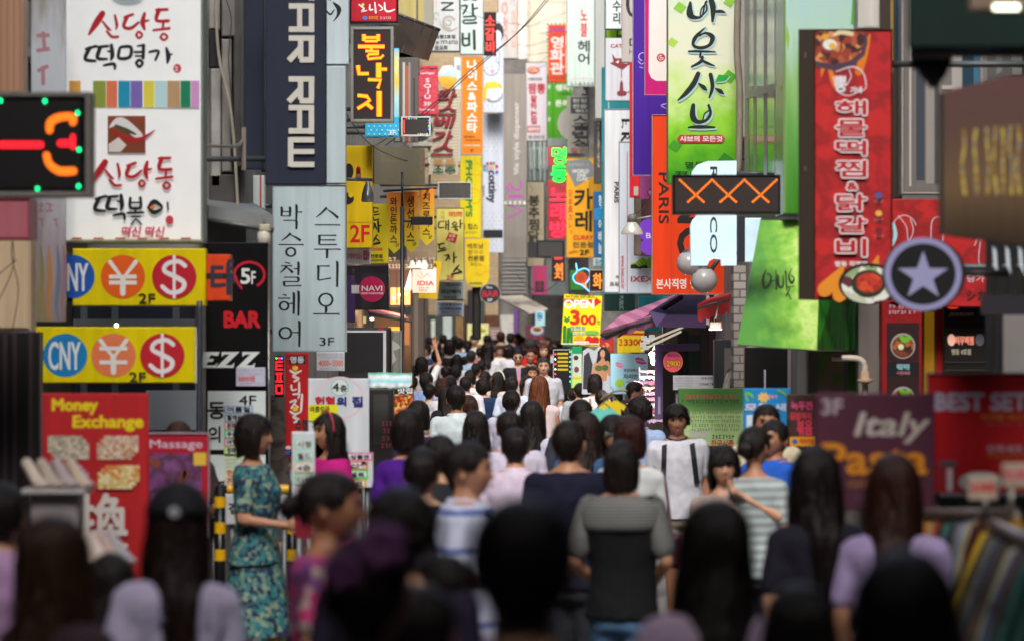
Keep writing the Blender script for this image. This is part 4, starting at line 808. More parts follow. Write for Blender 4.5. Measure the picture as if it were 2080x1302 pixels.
s.text('소갈비', (985, 29, 1006, 112), '', 1.4, vert=True, m=led('#ff4030', .014, '#f01020', 3))
s = Sign('hanging_sign', 'bright orange sign with white pasta lettering reading downwards', 'sign', (938, 117, 980, 314), 72, '#f87c14', .16, rim='#c8c8c4', rimw=1, group=G1, arm=None)
s.text('나이스&파스타', (948, 122, 970, 272), '#f0e8e0', 1.3, vert=True); s.text('철판볶음밥&', (942, 277, 965, 281), '#5a2c10', .2); s.text('스파게티전문점', (946, 284, 975, 288), '#5a2c10', .2); s.text('3789-7878', (942, 295, 975, 299), '#e8c8a8', .4); s.text('2F', (955, 304, 962, 309), '#5a2c10', .3)
s = Sign('hanging_sign', 'narrow white sign edge left of the orange pasta sign', 'sign', (923, 118, 936, 330), 73, '#cddae0', .16, group=G1); s.text('화', (927, 133, 935, 146), '#4a6070', .4)
s = Sign('hanging_sign', 'white dotted sign with simple smiling child faces', 'sign', (982, 28, 1023, 230), 78, '#c3c8d4', .16, group=G1)
def dots(s, b, st, n):
    cols = ('#98b070', '#80a8cc', '#b0a0c8', '#78b0a8'); P_ = {c: [] for c in cols}; q = 0; v = b[1] + 4
    while v < b[3]:
        u = b[0] + 3 + (q % 2) * st / 2
        while u < b[2] - 1: P_[cols[(q * 3 + int(u)) % 4]].append((u, v)); u += st
        v += st * .8; q += 1
    for c, L_ in P_.items():
        V2, Q = [], []
        for u, v in L_:
            k = len(V2); V2 += [s.L(u + 1.3 * math.cos(a * 1.047), v + 1.5 * math.sin(a * 1.047)) for a in range(6)]; Q.append(tuple(range(k, k + 6)))
        if V2: s.put('printed_dots', V2, Q, c)
dots(s, (982, 28, 1023, 230), 10, 4)
s.disc(1012, 68, 11, 20, '#2c2428', 'printed_face'); s.disc(1010, 76, 9, 13, '#ccd0dc', 'printed_face'); s.disc(1006, 78, 1, 1, '#202020'); s.ring(998, 135, 17, 20, 1, '#50505c', 150, 380); s.disc(1000, 146, 4, 4, '#c898a8'); s.disc(990, 140, 1, 1, '#202020'); s.disc(999, 137, 1, 1, '#202020')
s.brush([[(1009, 130, 1), (1006, 112, 1), (1012, 102, 1), (1015, 115, 1), (1012, 132, 1)]], '#50505c')
s.disc(1002, 186, 19, 20, '#ccd0dc', 'printed_face'); s.ring(1002, 190, 19, 19, 1, '#50505c', 180, 360); s.poly([(982, 205), (981, 185), (987, 170), (1002, 166), (1017, 172), (1021, 182), (1010, 178), (990, 182), (987, 205)], '#d8b020', 'printed_hair'); s.disc(1002, 174, 12, 7, '#e0bc30'); s.disc(998, 199, 1, 1, '#202020'); s.disc(1012, 199, 1, 1, '#202020'); s.disc(994, 203, 2.5, 2.5, '#b89aa4')
s = Sign('hanging_sign', 'white dotted sign with a sideways fashion name and a fan of coloured dots', 'sign', (981, 232, 1023, 514), 78.5, '#bdc3d0', .16, group=G1)
dots(s, (981, 232, 1023, 310), 10, 4); dots(s, (981, 430, 1023, 512), 10, 4)
for u, v, c in ((984, 339, '#1c8070'), (984, 346, '#3090b0'), (990, 334, '#2058a8'), (997, 333, '#c02870'), (1003, 333, '#40a048'), (1009, 339, '#c02840'), (1009, 351, '#6048a8'), (990, 341, '#d8784c'), (997, 341, '#c8a040'), (1003, 341, '#e0a8b0'), (990, 346, '#7898c8')): s.disc(u, v, 3.2, 3.4, c)
s.text('cottiny', (987, 347, 1008, 412), '#28303c', .8, rot=1); s.text('Story', (980, 378, 985, 400), '#404858', .2, rot=1)
s.rect((982, 468, 1021, 483), '#1c1c20', 'dark_plate')
s = Sign('hanging_sign', 'worn white sign with faded pink lettering near the cream tower', 'sign', (1012, -50, 1051, 120), 84, '#bdb8b4', .2, rim='#5c5854', rimw=1, group=G1)
s.text('ㅇㅎㅇ', (1018, 2, 1032, 100), '#c08880', 1.4, vert=True); s.text('회집', (1038, 20, 1048, 100), '#c49890', .7, vert=True); s.scribble((1036, 0, 1048, 14), 2, '#908884')
s = Sign('hanging_sign', 'tall grey sign with white italic words and big magenta letters turned sideways', 'sign', (1023, 152, 1070, 526), 82, '#8e8780', .2, group=G1, rough=.6)
s.text('life style dispenser', (1043, 208, 1057, 354), '#c8c4c0', .3, rot=2, shear=-.2); s.brush([[(1033, 390, 4), (1030, 380, 4), (1036, 374, 4), (1042, 384, 5), (1052, 388, 4), (1060, 380, 4), (1058, 370, 4)], [(1034, 400, 6), (1060, 400, 6)], [(1032, 444, 4), (1060, 430, 5), (1034, 418, 4)]], '#b44cac', sm=False)
r = root('spot_lamp_row', 'row of white spot lamps on the tall grey sign', 'lamps', (kx(1046, 81), 81, kz(415, 81)), None)
tube('rail', [(-.22, 0, .06), (.22, 0, .06)], .01, mat('#b8b8b4'), r)
for i in range(5): new('spot_lamp', *latheg([(.045, 0), (.04, .05), (.015, .09)], 10, (-.2 + i * .1, -.05 * (i % 2), -.04)), mat('#d4cec8'), r, smooth=True)
s = Sign('hanging_sign', 'yellow noodle sign with green sideways lettering', 'sign', (935, 318, 977, 484), 70, '#f4c80c', .14, group=G1, arm='L'); 
s.ring(968, 345, 12, 14, 3, '#e8b408'); s.ring(964, 400, 14, 16, 3, '#e8b408')
s.text("PHOKIM'S", (946, 327, 960, 442), '#148038', 1.4, rot=1); s.text('킴스', (950, 455, 971, 467), '#3a3010', .6); s.scribble((940, 469, 974, 477), 1, '#4a3c10'); s.text('호', (937, 455, 946, 467), '#3a3010', .6)
s = Sign('pennant', 'yellow noodle pennant with rounded lower end under the green lettered sign', 'pennant', (945, 486, 994, 584), 69, '', .02, poly=[(945, 486), (994, 485)] + [(969.5 + 24.5 * math.cos(R(a)), 564 - 20 * math.sin(R(a))) for a in range(0, -181, -20)], m=mat('#f4be14', var=.1), part='cloth', group=G1)
s.text('베트남', (949, 495, 982, 506), '#4c3c10', .5); s.text('쌀국수', (950, 508, 982, 518), '#8a6c18', .2); s.text('전문점', (950, 520, 983, 531), '#3c3010', .6); s.text('포킴스', (955, 534, 978, 541), '#6a8828', .3); s.text('PHOKIMS', (954, 574, 979, 579), '#2c7840', .5); s.ring(976, 548, 10, 12, 2.5, '#ecac10')
wt('sign_post', 'dark post behind the rounded yellow pennant', 'post', [(968, 584, 69.2), (968, 650, 69.2), (968, 690, 69.2)], .08, mat('#2c2826'), 12)
s = Sign('hanging_sign', 'small unlit grey screen with a white frame in front of the yellow noodle sign', 'screen', (892, 373, 956, 404), 58, '#4a4745', .14, rim='#c8ccc8', rimw=2, group=G1, arm='L')
s = Sign('hanging_sign', 'pale yellow pork cutlet sign with black brush letters and a red seal', 'sign', (887, 424, 942, 570), 59, '#d8cc6c', .14, rim='#8a8448', rimw=.8, group=G1, arm='L')
s.text('元祖', (895, 429, 904, 447), '#a09848', .2, vert=True); s.text('明同', (912, 431, 939, 442), '#c06030', .8)
s.brush([[(892, 452, 2.5), (902, 450, 2.5)], [(892, 453, 3), (891, 463, 3), (902, 463, 2.5)], [(906, 450, 3), (906, 466, 3)], [(911, 449, 3), (911, 468, 3)], [(907, 458, 2), (911, 458, 2)]], '#181610'); s.brush([[(924, 452, 2.5), (919, 456, 2.5), (924, 459, 2.5), (928, 455, 2), (924, 452, 2)], [(918, 463, 2.5), (931, 461, 2.5)], [(935, 448, 3), (935, 464, 3)], [(935, 456, 2), (940, 455, 2)], [(926, 464, 2), (924, 468, 2.5), (930, 469, 2.5), (926, 464, 2)]], '#181610')
s.poly([(912, 473), (930, 478), (925, 495), (905, 489)], '#c02028'); s.text('명품', (912, 477, 925, 483), '#e8c8b0', .3); s.text('돈까', (909, 485, 922, 491), '#e8c8b0', .3)
s.brush([[(890, 498, 3), (902, 495, 3)], [(893, 498, 3), (893, 506, 3), (904, 504, 3)], [(890, 512, 3), (906, 508, 3)]], '#181610'); s.brush([[(904, 520, 2.5), (912, 519, 3), (906, 530, 3)], [(912, 520, 2.5), (914, 528, 2.5)], [(922, 514, 3.5), (922, 534, 3.5)], [(922, 524, 2.5), (928, 523, 2.5)]], '#181610'); s.brush([[(932, 540, 3), (922, 552, 3.5)], [(926, 546, 3), (935, 551, 2.5)], [(917, 558, 3), (938, 553, 3.5)]], '#181610')
s.text('2F', (907, 560, 922, 568), '#c05030', .6)
s = Sign('hanging_sign', 'white and teal hair salon sign under the pale yellow cutlet sign', 'sign', (888, 573, 943, 611), 59.5, '#c4d4d4', .14, group=G1); s.text('IRIAHN', (906, 576, 936, 582), '#285c60', .3); s.text('리안헤어', (896, 589, 936, 598), '#1c4c54', .6); s.text('명동2호점', (902, 602, 927, 607), '#2c5458', .3); s.rect((888, 608, 943, 611), '#1c4c44')
s = Sign('hanging_sign', 'lowest white salon price sign with blue percentages', 'sign', (886, 614, 942, 644), 60, '#c0ccd6', .1, group=G1); s.text('여성펌할인50%', (890, 616, 939, 622), '#3c5c94', .4); s.text('단,커트는30%', (892, 624, 938, 631), '#2c68b0', .6); s.text('RIAHN ヘアショップ', (896, 633, 934, 636), '#485868', .2); s.scribble((888, 640, 940, 643), 1, '#2c5060', .3)
s = Sign('round_sign', 'round dark bar sign with red letters beyond the yellow pennant', 'sign', (975, 577, 1017, 617), 67, '#2b292e', .14, group=G1, poly=[(996 + 21 * math.cos(i * math.pi / 16), 597 - 20 * math.sin(i * math.pi / 16)) for i in range(32)])
s.ring(996, 597, 21, 20, 1.2, '#8a8a90'); s.text('BAR', (980, 591, 1013, 604), '#b02838', 1); s.text('Yarn', (987, 582, 1000, 587), '#c8c8cc', .4); s.text('5F', (990, 607, 1000, 613), '#c8c8cc', .5)
awning('beige cloth awning sloping down over the far crowd', [(1074, 636, 80), (1112, 627, 80)], [(1008, 602, 86), (1062, 600, 90)], mat('#bdb2a4', rough=.8), .04)
s = Sign('poster', 'pale yellow noodle shop poster with an oval emblem above the far crowd', 'poster', (949, 657, 993, 700), 84, '#e4dc98', .06); s.disc(971, 671, 11, 9, '#e0b418'); s.rect((957, 668, 986, 675), '#e8c838'); s.text('PHOKIMS', (958, 669, 985, 674), '#2c7840', .5)
s = Sign('poster', 'small brownish notice beside the pale yellow noodle poster', 'poster', (994, 664, 1018, 690), 86, '#a08480', .05); s.scribble((996, 668, 1016, 688), 3, '#d8d0cc', .4)
s = Sign('poster', 'poster with a bowl of food above the far crowd', 'poster', (1067, 660, 1106, 690), 80, '#6c3038', .05); s.disc(1091, 671, 14, 10, '#4a90c0'); s.disc(1091, 670, 12, 8, '#c8b8a8'); s.disc(1091, 669, 9, 5, '', m=blot(['#6a3020', '#a06838', '#40201c'], 60))
s = Sign('hanging_sign', 'small pale blue sign with a blue Korean letter beneath the beige awning', 'sign', (1087, 632, 1107, 662), 79, '#a8d4d8', .1); s.text('동', (1090, 636, 1103, 650), '#2468a8', .8)
# far right group left of centre line
s = Sign('hanging_sign', 'white noodle soup sign with brush red letters and a bowl at its top', 'sign', (1068, 128, 1111, 287), 90, '#c8c2c8', .14, rim='#3a3838', rimw=1, group=G2)
s.disc(1083, 144, 13, 8, '#a05048'); s.disc(1083, 142, 11, 6, '', m=blot(['#c05a40', '#d89068', '#a83828', '#e0c0a0'], 50)); s.brush([[(1088, 142, 1), (1109, 133, 1)]], '#303030')
s.text('짬뽕전문점', (1073, 159, 1101, 165), '#605c60', .3); s.text('짬뽕', (1072, 170, 1108, 192), '#a82838', 1.2); s.text('잘하는집', (1077, 194, 1091, 254), '#a82838', .9, vert=True); s.rect((1071, 257, 1097, 270), '#a82830'); s.text('홍콩반점', (1073, 259, 1095, 268), '#e8d0cc', .5); s.text('8-0410', (1074, 276, 1106, 283), '#504c54', .3)
s = Sign('light_box_sign', 'orange cinema sign bordered with coloured bulbs', 'sign', (1114, 52, 1149, 168), 88, '#d84418', .2, group=G2, arm='R')
s.text('DVD', (1117, 58, 1146, 68), '#5a3c94', .8, shear=.2); s.text('영화관', (1117, 74, 1146, 154), '#e0d4d0', 1.4, vert=True); s.brush([[(1118, 160, 1.5), (1138, 160, 1.5)], [(1138, 156, 1), (1146, 160, 3), (1138, 164, 1)]], '#30503c')
bc = ['#a83050', '#6c8830', '#c09038', '#38689c']; kk = F / 88
for i in range(17):
    for (u, v) in ((1112, 52 + i * 7.2),) + (((1112 + i * 8.4, 50), (1112 + i * 8.4, 170)) if i < 5 else ()):
        x, z = s.L(u, v); new('bulb', *latheg([(.003, -.02), (.018, -.012), (.024, 0), (.018, .014), (.003, .02)], 8, (x, -.12, z)), mat(bc[(i + int(v)) % 4], rough=.2), s.r, smooth=True)
s = Sign('hanging_sign', 'green noodle sign behind the orange cinema sign', 'sign', (1112, 150, 1176, 288), 92, '#4c9c1c', .14, group=G2, arm='R'); s.rect((1122, 172, 1124, 288), '#3c7c14'); s.text('생라면', (1128, 172, 1172, 186), '#dce8d4', 1); s.text('らあめん', (1136, 189, 1162, 195), '#1c3010', .2); s.text('돈까스', (1128, 204, 1170, 218), '#dce8d4', 1)
for v in (178, 212, 244): s.text('ㅎ', (1113, v - 5, 1118, v + 4), '#dce8d4', .6)
s = Sign('hanging_sign', 'grey ribbed box between the green noodle sign and the neon sign', 'box', (1112, 282, 1150, 298), 90, '#98a4a0', .1)
s = Sign('neon_sign', 'red striped neon sign with glowing green and red karaoke letters', 'neon sign', (1112, 298, 1152, 486), 85, '#6a5858', .12, group=G2, arm='R')
for j in range(44):
    v = 300 + j * 4.25
    if not (335 < v < 366 or 398 < v < 412): s.rect((1112, v, 1152, v + 1.8), '#d02c3c', 'neon_line', emit=.3)
s.text('명동', (1119, 298, 1152, 374), '#18f040', 1.2, vert=True, emit=1.4); s.text('노래방', (1117, 378, 1152, 485), '#ff2038', 1.1, vert=True, emit=1.5)
s = Sign('hanging_sign', 'beige chicken stew sign with black vertical letters in a dark frame', 'sign', (1071, 370, 1105, 542), 84, '#b4a88c', .1, rim='#2c2826', rimw=1.5, group=G2)
s.text('봉추찜닭', (1073, 396, 1096, 494), '#24201e', 1.3, vert=True); s.brush([[(1074, 376, 1), (1082, 384, 1), (1078, 392, 1)], [(1096, 486, 1), (1090, 476, 1), (1098, 466, 1), (1100, 478, 1)]], '#7a6c58')
s = Sign('led_display', 'unlit dark message screen with a bracket of blue and green dots at its left', 'led sign', (1090, 489, 1147, 525), 74, '#1e1c1e', .25, group=G2, arm=None); s.rect((1094, 493, 1142, 521), '#3a3836', 'screen_face')
for i in range(12):
    u, v = ((1074 + i * 3.4, 496) if i < 4 else (1074, 497 + (i - 3) * 5) if i < 8 else (1074 + (i - 8) * 3.6, 523)); s.disc(u, v, 1.5, 1.5, ('#2080ff', '#20e080')[i % 2], 'small_lamp', emit=3.5, n=6)
s.rect((1072, 493, 1090, 525), '#2a2a2c', 'side_plate')
s = Sign('hanging_sign', 'pinkish vertical sign under the chicken stew sign', 'sign', (1081, 540, 1112, 600), 82, '#a0406c', .1, group=G2); s.text('고려', (1088, 545, 1104, 572), '#c02848', .8, vert=True); s.rect((1087, 572, 1105, 594), '#33242c'); s.disc(1096, 582, 6, 9, '#5a3444', m=led('#c04070', .02, '#301020', .5))
s = Sign('led_sign', 'narrow dot matrix sign with orange installation letters beside the dark screen', 'led sign', (1121, 524, 1147, 572), 73, '#2a1418', .12, rim='#6a6058', rimw=1.5, group=G2)
s.text('설치', (1125, 534, 1144, 571), '', .8, vert=True, m=led('#ff9030', .014, '#ff4010', 3)); s.rect((1126, 524, 1142, 528), '', m=led('#ff3020', .014, None, 3))
# ------------------------------------------------------------ RIGHT: middle distance
s = Sign('hanging_sign', 'pale hair salon sign with red and black vertical letters', 'sign', (1152, -50, 1207, 176), 74, '#b8c8c0', .14, rim='#8c8c84', rimw=1.2, group=G2, arm='R')
s.text('노블', (1179, 16, 1193, 78), '#b83038', 1.1, vert=True); s.text('헤어', (1173, 82, 1198, 134), '#202c2c', 1.1, vert=True); s.text('パーマカシ', (1160, 158, 1205, 166), '#b89088', .1); s.text('3-1-8-3-0-0', (1159, 168, 1206, 176), '#3c4440', .3)
s = Sign('hanging_sign', 'grey country dinner sign with a half round left edge', 'sign', (1132, 196, 1208, 312), 76, '#9c9890', .14, group=G2, arm='R', poly=[(1208, 196), (1208, 312), (1152, 312), (1152, 290)] + [(1162 - 30 * math.sin(R(a)) , 252 + 34 * math.cos(R(a))) for a in range(15, 166, 15)] + [(1152, 214), (1152, 196)])
s.rect((1159, 199, 1208, 232), '#3c4040'); s.text('한정식', (1163, 202, 1207, 210), '#c8c8c0', .3); s.text('전문점', (1163, 213, 1207, 222), '#c8c8c0', .3); s.text('₩5,000', (1169, 224, 1207, 230), '#c8c8c0', .3)
s.text('시골밥상', (1161, 234, 1205, 300), '#343634', 1.3, vert=True); s.text('입구', (1160, 301, 1187, 311), '#a04038', .6); s.rect((1192, 305, 1206, 307), '#a04038')
s = Sign('hanging_sign', 'amber curry sign with large black letters and a pointing hand', 'sign', (1151, 322, 1205, 523), 66, '#dc9c14', .14, rim='#c8a860', rimw=1, group=G2, arm='R')
s.poly([(1151, 328), (1194, 322), (1206, 337), (1205, 360), (1168, 381), (1151, 346)], '#74787a', 'printed_patch'); s.text('WORLD', (1162, 345, 1196, 353), '#c8ccc8', .5); s.text('ONE', (1172, 354, 1190, 361), '#c8ccc8', .5); s.text('CURRY', (1171, 362, 1200, 369), '#c8ccc8', .5); s.scribble((1154, 331, 1196, 340), 1, '#a8acac')
s.text('카레', (1166, 381, 1204, 474), '#1e1c18', 1.8, vert=True); s.text('日本風カレ', (1154, 386, 1163, 466), '#c05028', .5, vert=True); s.rect((1159, 468, 1161, 476), '#c05028'); s.text('CURRY', (1164, 479, 1205, 488), '#c04024', .8); s.text('전문점', (1163, 492, 1205, 504), '#706034', .7); s.text('2F', (1177, 508, 1196, 519), '#282418', .8); s.brush([[(1156, 514, 3), (1166, 511, 4), (1174, 512, 1.5)]], '#c07018')
s = Sign('hanging_sign', 'narrow plain grey sign board between the salon sign and the teal one', 'sign', (1209, -50, 1228, 242), 64, '#a4a8a4', .16, group=G2, arm='R')
s = Sign('hanging_sign', 'narrow dark brown sign with one column of tiny white Japanese letters', 'sign', (1206, 246, 1223, 374), 64.5, '#4c4440', .14, group=G2, arm='R'); s.text('コーヒーの中にお洒落なくしが揃いでいる', (1213, 250, 1218, 341), '#c8c4bc', .25, vert=True)
s = Sign('hanging_sign', 'amber sign piece with a grey word showing below the brown one', 'sign', (1196, 362, 1222, 400), 65.5, '#c08c14', .1, group=G2)
s = Sign('hanging_sign', 'narrow blue sign with white brush letters', 'sign', (1206, 390, 1224, 523), 63, '#1464a0', .14, group=G2, arm='R'); s.text('청바이바늘', (1215, 396, 1224, 518), '#dce4ec', .8, vert=True); s.rect((1206, 424, 1223, 448), '#2484c4')
s = Sign('hanging_sign', 'small white sign with teal letters below the narrow blue sign', 'sign', (1205, 525, 1224, 541), 63, '#c0d4d4', .14, group=G2); s.text('김선', (1208, 527, 1223, 539), '#18707c', .7)
s = Sign('hanging_sign', 'tall teal sign edge behind the white shop signs', 'sign', (1222, 138, 1300, 600), 61, '#1c8088', .14, group=G2, arm='R'); s.rect((1235, 206, 1237, 222), '#a8c4c4')
s = Sign('hanging_sign', 'white repair sign with large black letters', 'sign', (1230, -50, 1262, 60), 60, '#ccd4d6', .14, rim='#145040', rimw=1.5, group=G2, arm='R'); s.text('계수리', (1244, -24, 1261, 52), '#202628', 1.1, vert=True)
s = Sign('hanging_sign', 'lime and dark green sign strip under the white repair sign', 'sign', (1230, 62, 1284, 78), 60.5, '#2c6c38', .14, group=G2); s.rect((1232, 63, 1252, 78), '#98cc20'); s.rect((1256, 64, 1264, 72), '#98cc20')
s = Sign('hanging_sign', 'white sign with a maroon long tailed cat emblem', 'sign', (1230, 79, 1284, 206), 58, '#c2c4cc', .14, group=G2, arm='R')
s.text('CAT', (1240, 91, 1264, 99), '#8c2c38', .7); s.poly([(1243, 110), (1250, 120), (1270, 120), (1279, 110), (1277, 126), (1284, 128), (1264, 144), (1238, 130), (1246, 127)], '#7c2c34', 'cat_emblem'); s.poly([(1250, 128), (1257, 123), (1256, 130)], '#d8d0d0'); s.poly([(1266, 130), (1276, 124), (1274, 131)], '#d8d0d0'); s.rect((1261, 144, 1263, 160), '#7c2c34')
s.poly([(1262, 163), (1265, 170), (1266, 184), (1264, 197), (1260, 197), (1258, 184), (1259, 170)], '#7c2c34', 'cat_emblem'); s.disc(1257, 191, 4, 5, '#7c2c34'); s.disc(1268, 191, 4, 5, '#7c2c34'); s.brush([[(1270, 190, 1.5), (1276, 188, 1.5), (1280, 190, 1)]], '#7c2c34')
s = Sign('hanging_sign', 'grey sign with the cut off letters of a hair shop', 'sign', (1263, -50, 1300, 128), 52, '#a8a29e', .14, group=G2, arm='R'); s.ring(1284, 8, 13, 28, 7, '#202428', 100, 300); s.text('D', (1278, 80, 1293, 95), '#202428', .8); s.text('H', (1278, 102, 1287, 111), '#34383a', .2)
s = Sign('hanging_sign', 'wide white cosmetics sign with black serif letters turned sideways', 'sign', (1228, 224, 1290, 594), 54, '#d2d6e0', .16, rim='#a4a8ac', rimw=1, group=G2, arm='R')
s.rect((1262, 243, 1278, 249), '#16181c', 'lettering'); s.rect((1262, 262, 1265, 258), '#16181c', 'lettering'); s.rect((1264, 244, 1266, 258), '#16181c', 'lettering'); s.poly([(1270, 248), (1272, 248), (1272, 255), (1270, 255)], '#16181c', 'lettering'); s.rect((1262, 270, 1278, 276), '#16181c', 'lettering'); s.ring(1274, 277, 5, 7, 2.4, '#16181c', 180, 360); s.brush([[(1270, 277, 4), (1262, 287, 4)]], '#16181c')
s.text('PARIS', (1247, 371, 1257, 413), '#16181c', .5, rot=1); s.text('하', (1250, 560, 1257, 567), '#303438', .3); s.text('프랑', (1238, 573, 1258, 582), '#303438', .3)
s = Sign('hanging_sign', 'pale blue white sports shop sign with a red web address and a green shoe', 'sign', (1258, 290, 1345, 596), 49, '#c2ccd6', .16, rim='#a0a8ac', rimw=1, group=G2, arm='R')
s.rect((1273, 310, 1274.5, 594), '#c02c3c'); s.text('www.ixex.co.kr', (1261, 520, 1269, 588), '#c02838', .35, rot=1)
s.poly([(1280, 545), (1281, 537), (1292, 533), (1304, 524), (1312, 528), (1324, 522), (1326, 544), (1310, 548)], '#8cc020', 'shoe_picture'); s.poly([(1280, 546), (1281, 539), (1290, 537), (1298, 543), (1312, 538), (1318, 548)], '#1c1c1e', 'shoe_picture'); s.brush([[(1292, 534, 1), (1304, 543, 1)], [(1298, 529, 1), (1308, 541, 1)], [(1304, 526, 1), (1314, 538, 1)]], '#1c1c1e'); s.rect((1302, 546, 1318, 549), '#e0e4e8')
s.text('IXEX', (1281, 562, 1326, 573), '#a82434', .6)
s = Sign('hanging_sign', 'red edged sign strip beside the tall violet sign', 'sign', (1279, 128, 1300, 402), 48, '#c41c28', .14, group=G2); s.rect((1287, 380, 1296, 398), '#a8a8a4'); 
s = Sign('hanging_sign', 'tall violet sign with a thin white line drawing', 'sign', (1286, -60, 1360, 357), 45, '#43208a', .16, rim='#b8a8b4', rimw=1.2, group=G2, arm='R', rough=.35)
s.ring(1307, 117, 11, 9, 1.5, '#b8a8dc', 60, 250); s.brush([[(1296, 126, 1.5), (1302, 132, 1.2), (1310, 128, 1)], [(1299, 138, 1.5), (1306, 140, 1)], [(1355, 212, 2), (1342, 216, 1.5), (1355, 223, 1)]], '#b8a8dc')
s = Sign('hanging_sign', 'magenta and cream electronics sign with a small round red emblem', 'sign', (1310, -60, 1360, 194), 43, '#b4146c', .16, rim='#c8a0b0', rimw=1, group=G2, arm='R', rough=.35)
s.poly([(1318, -60), (1360, -60), (1360, 166), (1332, 166), (1322, 160), (1317, 148)], '#d2cac4', 'printed_shape'); s.disc(1342, 119, 8.5, 8.5, '#a81c2c', 'emblem'); s.ring(1342, 119, 5.5, 5.5, 1.2, '#e4c8cc', 60, 360, 'emblem'); s.rect((1341, 115, 1342.2, 122), '#e4c8cc', 'emblem'); s.rect((1342, 119, 1347, 120.2), '#e4c8cc', 'emblem')
s = Sign('hanging_sign', 'small pink sign under the violet sign', 'sign', (1300, 358, 1330, 406), 46, '#c060a4', .14, group=G2); s.disc(1323, 393, 9, 9, '#b41c6c'); s.text('명', (1317, 388, 1325, 398), '#e8c8d8', .6)
s = Sign('wall_strip', 'brown wall strip with a grey column below the small pink sign', 'wall', (1288, 400, 1330, 520), 48.6, '#4c3030', .1); s.rect((1290, 400, 1302, 518), '#7c6c5c', 'column')
s = Sign('hanging_sign', 'purple butterfly shaped sign with one white letter', 'sign', (1294, 444, 1328, 520), 44, '#6a34b4', .12, group=G2, poly=[(1328, 446), (1316, 444), (1304, 450), (1296, 464), (1297, 480), (1306, 488), (1300, 498), (1304, 512), (1316, 519), (1328, 518)])
s.text('B', (1312, 474, 1322, 485), '#c8b8e8', .4)
s = Sign('hanging_sign', 'broad orange cosmetics sign with black sideways letters and white Korean letters at its foot', 'sign', (1325, 236, 1485, 598), 40, '#d83a0a', .2, rim='#b89880', rimw=1.2, group=G2, arm='R', rough=.4)
s.text('PARIS', (1337, 352, 1358, 456), '#2a1410', 1.2, rot=1); s.text('NO', (1374, 395, 1445, 530), '#1c1412', 3.5, rot=1); s.text('본사직영', (1332, 567, 1393, 588), '#e0ccc4', .9); s.text('명동', (1402, 567, 1432, 588), '#e0ccc4', .9); s.rect((1362, 236, 1363, 596), '#c03408')
leaf = grad([(0, '#2f8a14'), (.16, '#66b01c'), (.3, '#8cc838'), (.45, '#c4e090'), (.6, '#dcecc0'), (.85, '#cfe4c4'), (1, '#8cc060')], 2, 1.95, 0, .45, 5, .35)
s = Sign('hanging_sign', 'tall leafy green sign with four large black brush letters', 'sign', (1356, -60, 1495, 374), 34, '', .2, rim='#6c7c58', rimw=1.2, group=G2, arm='R', m=leaf)
for u, v, r_, c in ((1365, 90, 12, '#a8cc50'), (1380, 20, 14, '#88c040'), (1480, 160, 16, '#58a828'), (1472, 330, 18, '#287c18'), (1370, 300, 14, '#3c9018'), (1480, 8, 12, '#88c040')): s.poly([(u - r_, v), (u - 2, v - r_), (u + r_, v - r_ * .2), (u + r_ * .2, v + r_ * .8)], c, 'printed_leaf')
ba = [[(1401, 8, 5), (1400, 30, 14), (1408, 38, 9), (1424, 36, 4), (1430, 14, 4), (1434, 6, 5)], [(1421, 34, 3), (1424, 20, 3), (1433, 12, 3), (1434, 24, 4), (1426, 34, 2)], [(1441, -2, 9), (1447, 18, 12), (1446, 46, 5)], [(1450, 27, 5), (1462, 26, 7), (1470, 28, 4)]]
ut = [[(1432, 58, 1.5), (1412, 78, 8), (1407, 94, 6), (1422, 100, 7), (1440, 94, 7), (1446, 78, 10), (1432, 70, 5), (1418, 76, 3)], [(1398, 107, 4), (1420, 107, 5), (1451, 108, 3)], [(1422, 108, 4), (1421, 118, 5)], [(1426, 118, 5), (1422, 128, 7), (1404, 138, 4)], [(1425, 126, 5), (1436, 131, 6), (1449, 136, 3)]]
sya = [[(1417, 152, 9), (1408, 172, 11), (1392, 192, 9), (1376, 206, 3)], [(1418, 172, 3), (1428, 180, 9), (1434, 186, 3)], [(1442, 154, 8), (1446, 178, 8), (1440, 200, 4)], [(1452, 182, 3), (1462, 188, 9), (1468, 193, 3)]]
bu = [[(1407, 216, 8), (1406, 238, 12), (1416, 250, 9), (1434, 246, 6), (1442, 232, 6), (1438, 216, 5)], [(1426, 248, 3), (1430, 234, 3), (1440, 226, 3)], [(1398, 261, 4), (1420, 260, 8), (1450, 261, 4)]]
al = ba + ut + sya + bu
s.brush([[(u + 2.5, v + 2.5, w + 1.5) for u, v, w in st] for st in al], '#a8c8cc'); s.brush(al, '#16201c')
s.poly([(1451, 170), (1458, 154), (1478, 156), (1470, 168)], '#1c9c38', 'printed_leaf'); s.brush([[(1455, 170, 2), (1472, 168, 2.5), (1481, 158, 2)]], '#a8c8cc')
s.poly([(1380, 276), (1466, 276), (1471, 284), (1466, 292), (1380, 292), (1374, 284)], '#b8283c', 'printed_shape'); s.text('샤브의 모든것', (1380, 278, 1466, 290), '#ece0e0', .5); s.text('명동', (1391, 330, 1428, 343), '#183010', .6); s.text('771', (1371, 350, 1404, 362), '#183010', .5)
lit = mat('#bcd4e4', rough=.4, emit=.25)
s = Sign('light_box_sign', 'white lit fashion sign with rounded corner and sideways black letters', 'sign', (1402, 328, 1495, 541), 31.5, '', .16, m=lit, group=G2, arm='R', poly=[(1495, 328), (1495, 540), (1465, 540), (1464, 527), (1450, 526), (1440, 531), (1436, 540), (1403, 540), (1402, 460), (1406, 448), (1414, 440), (1402, 376), (1405, 350), (1416, 336), (1436, 329)], rough=.4)
s.text('RANCO', (1441, 340, 1456, 515), '#283840', .9, rot=1)
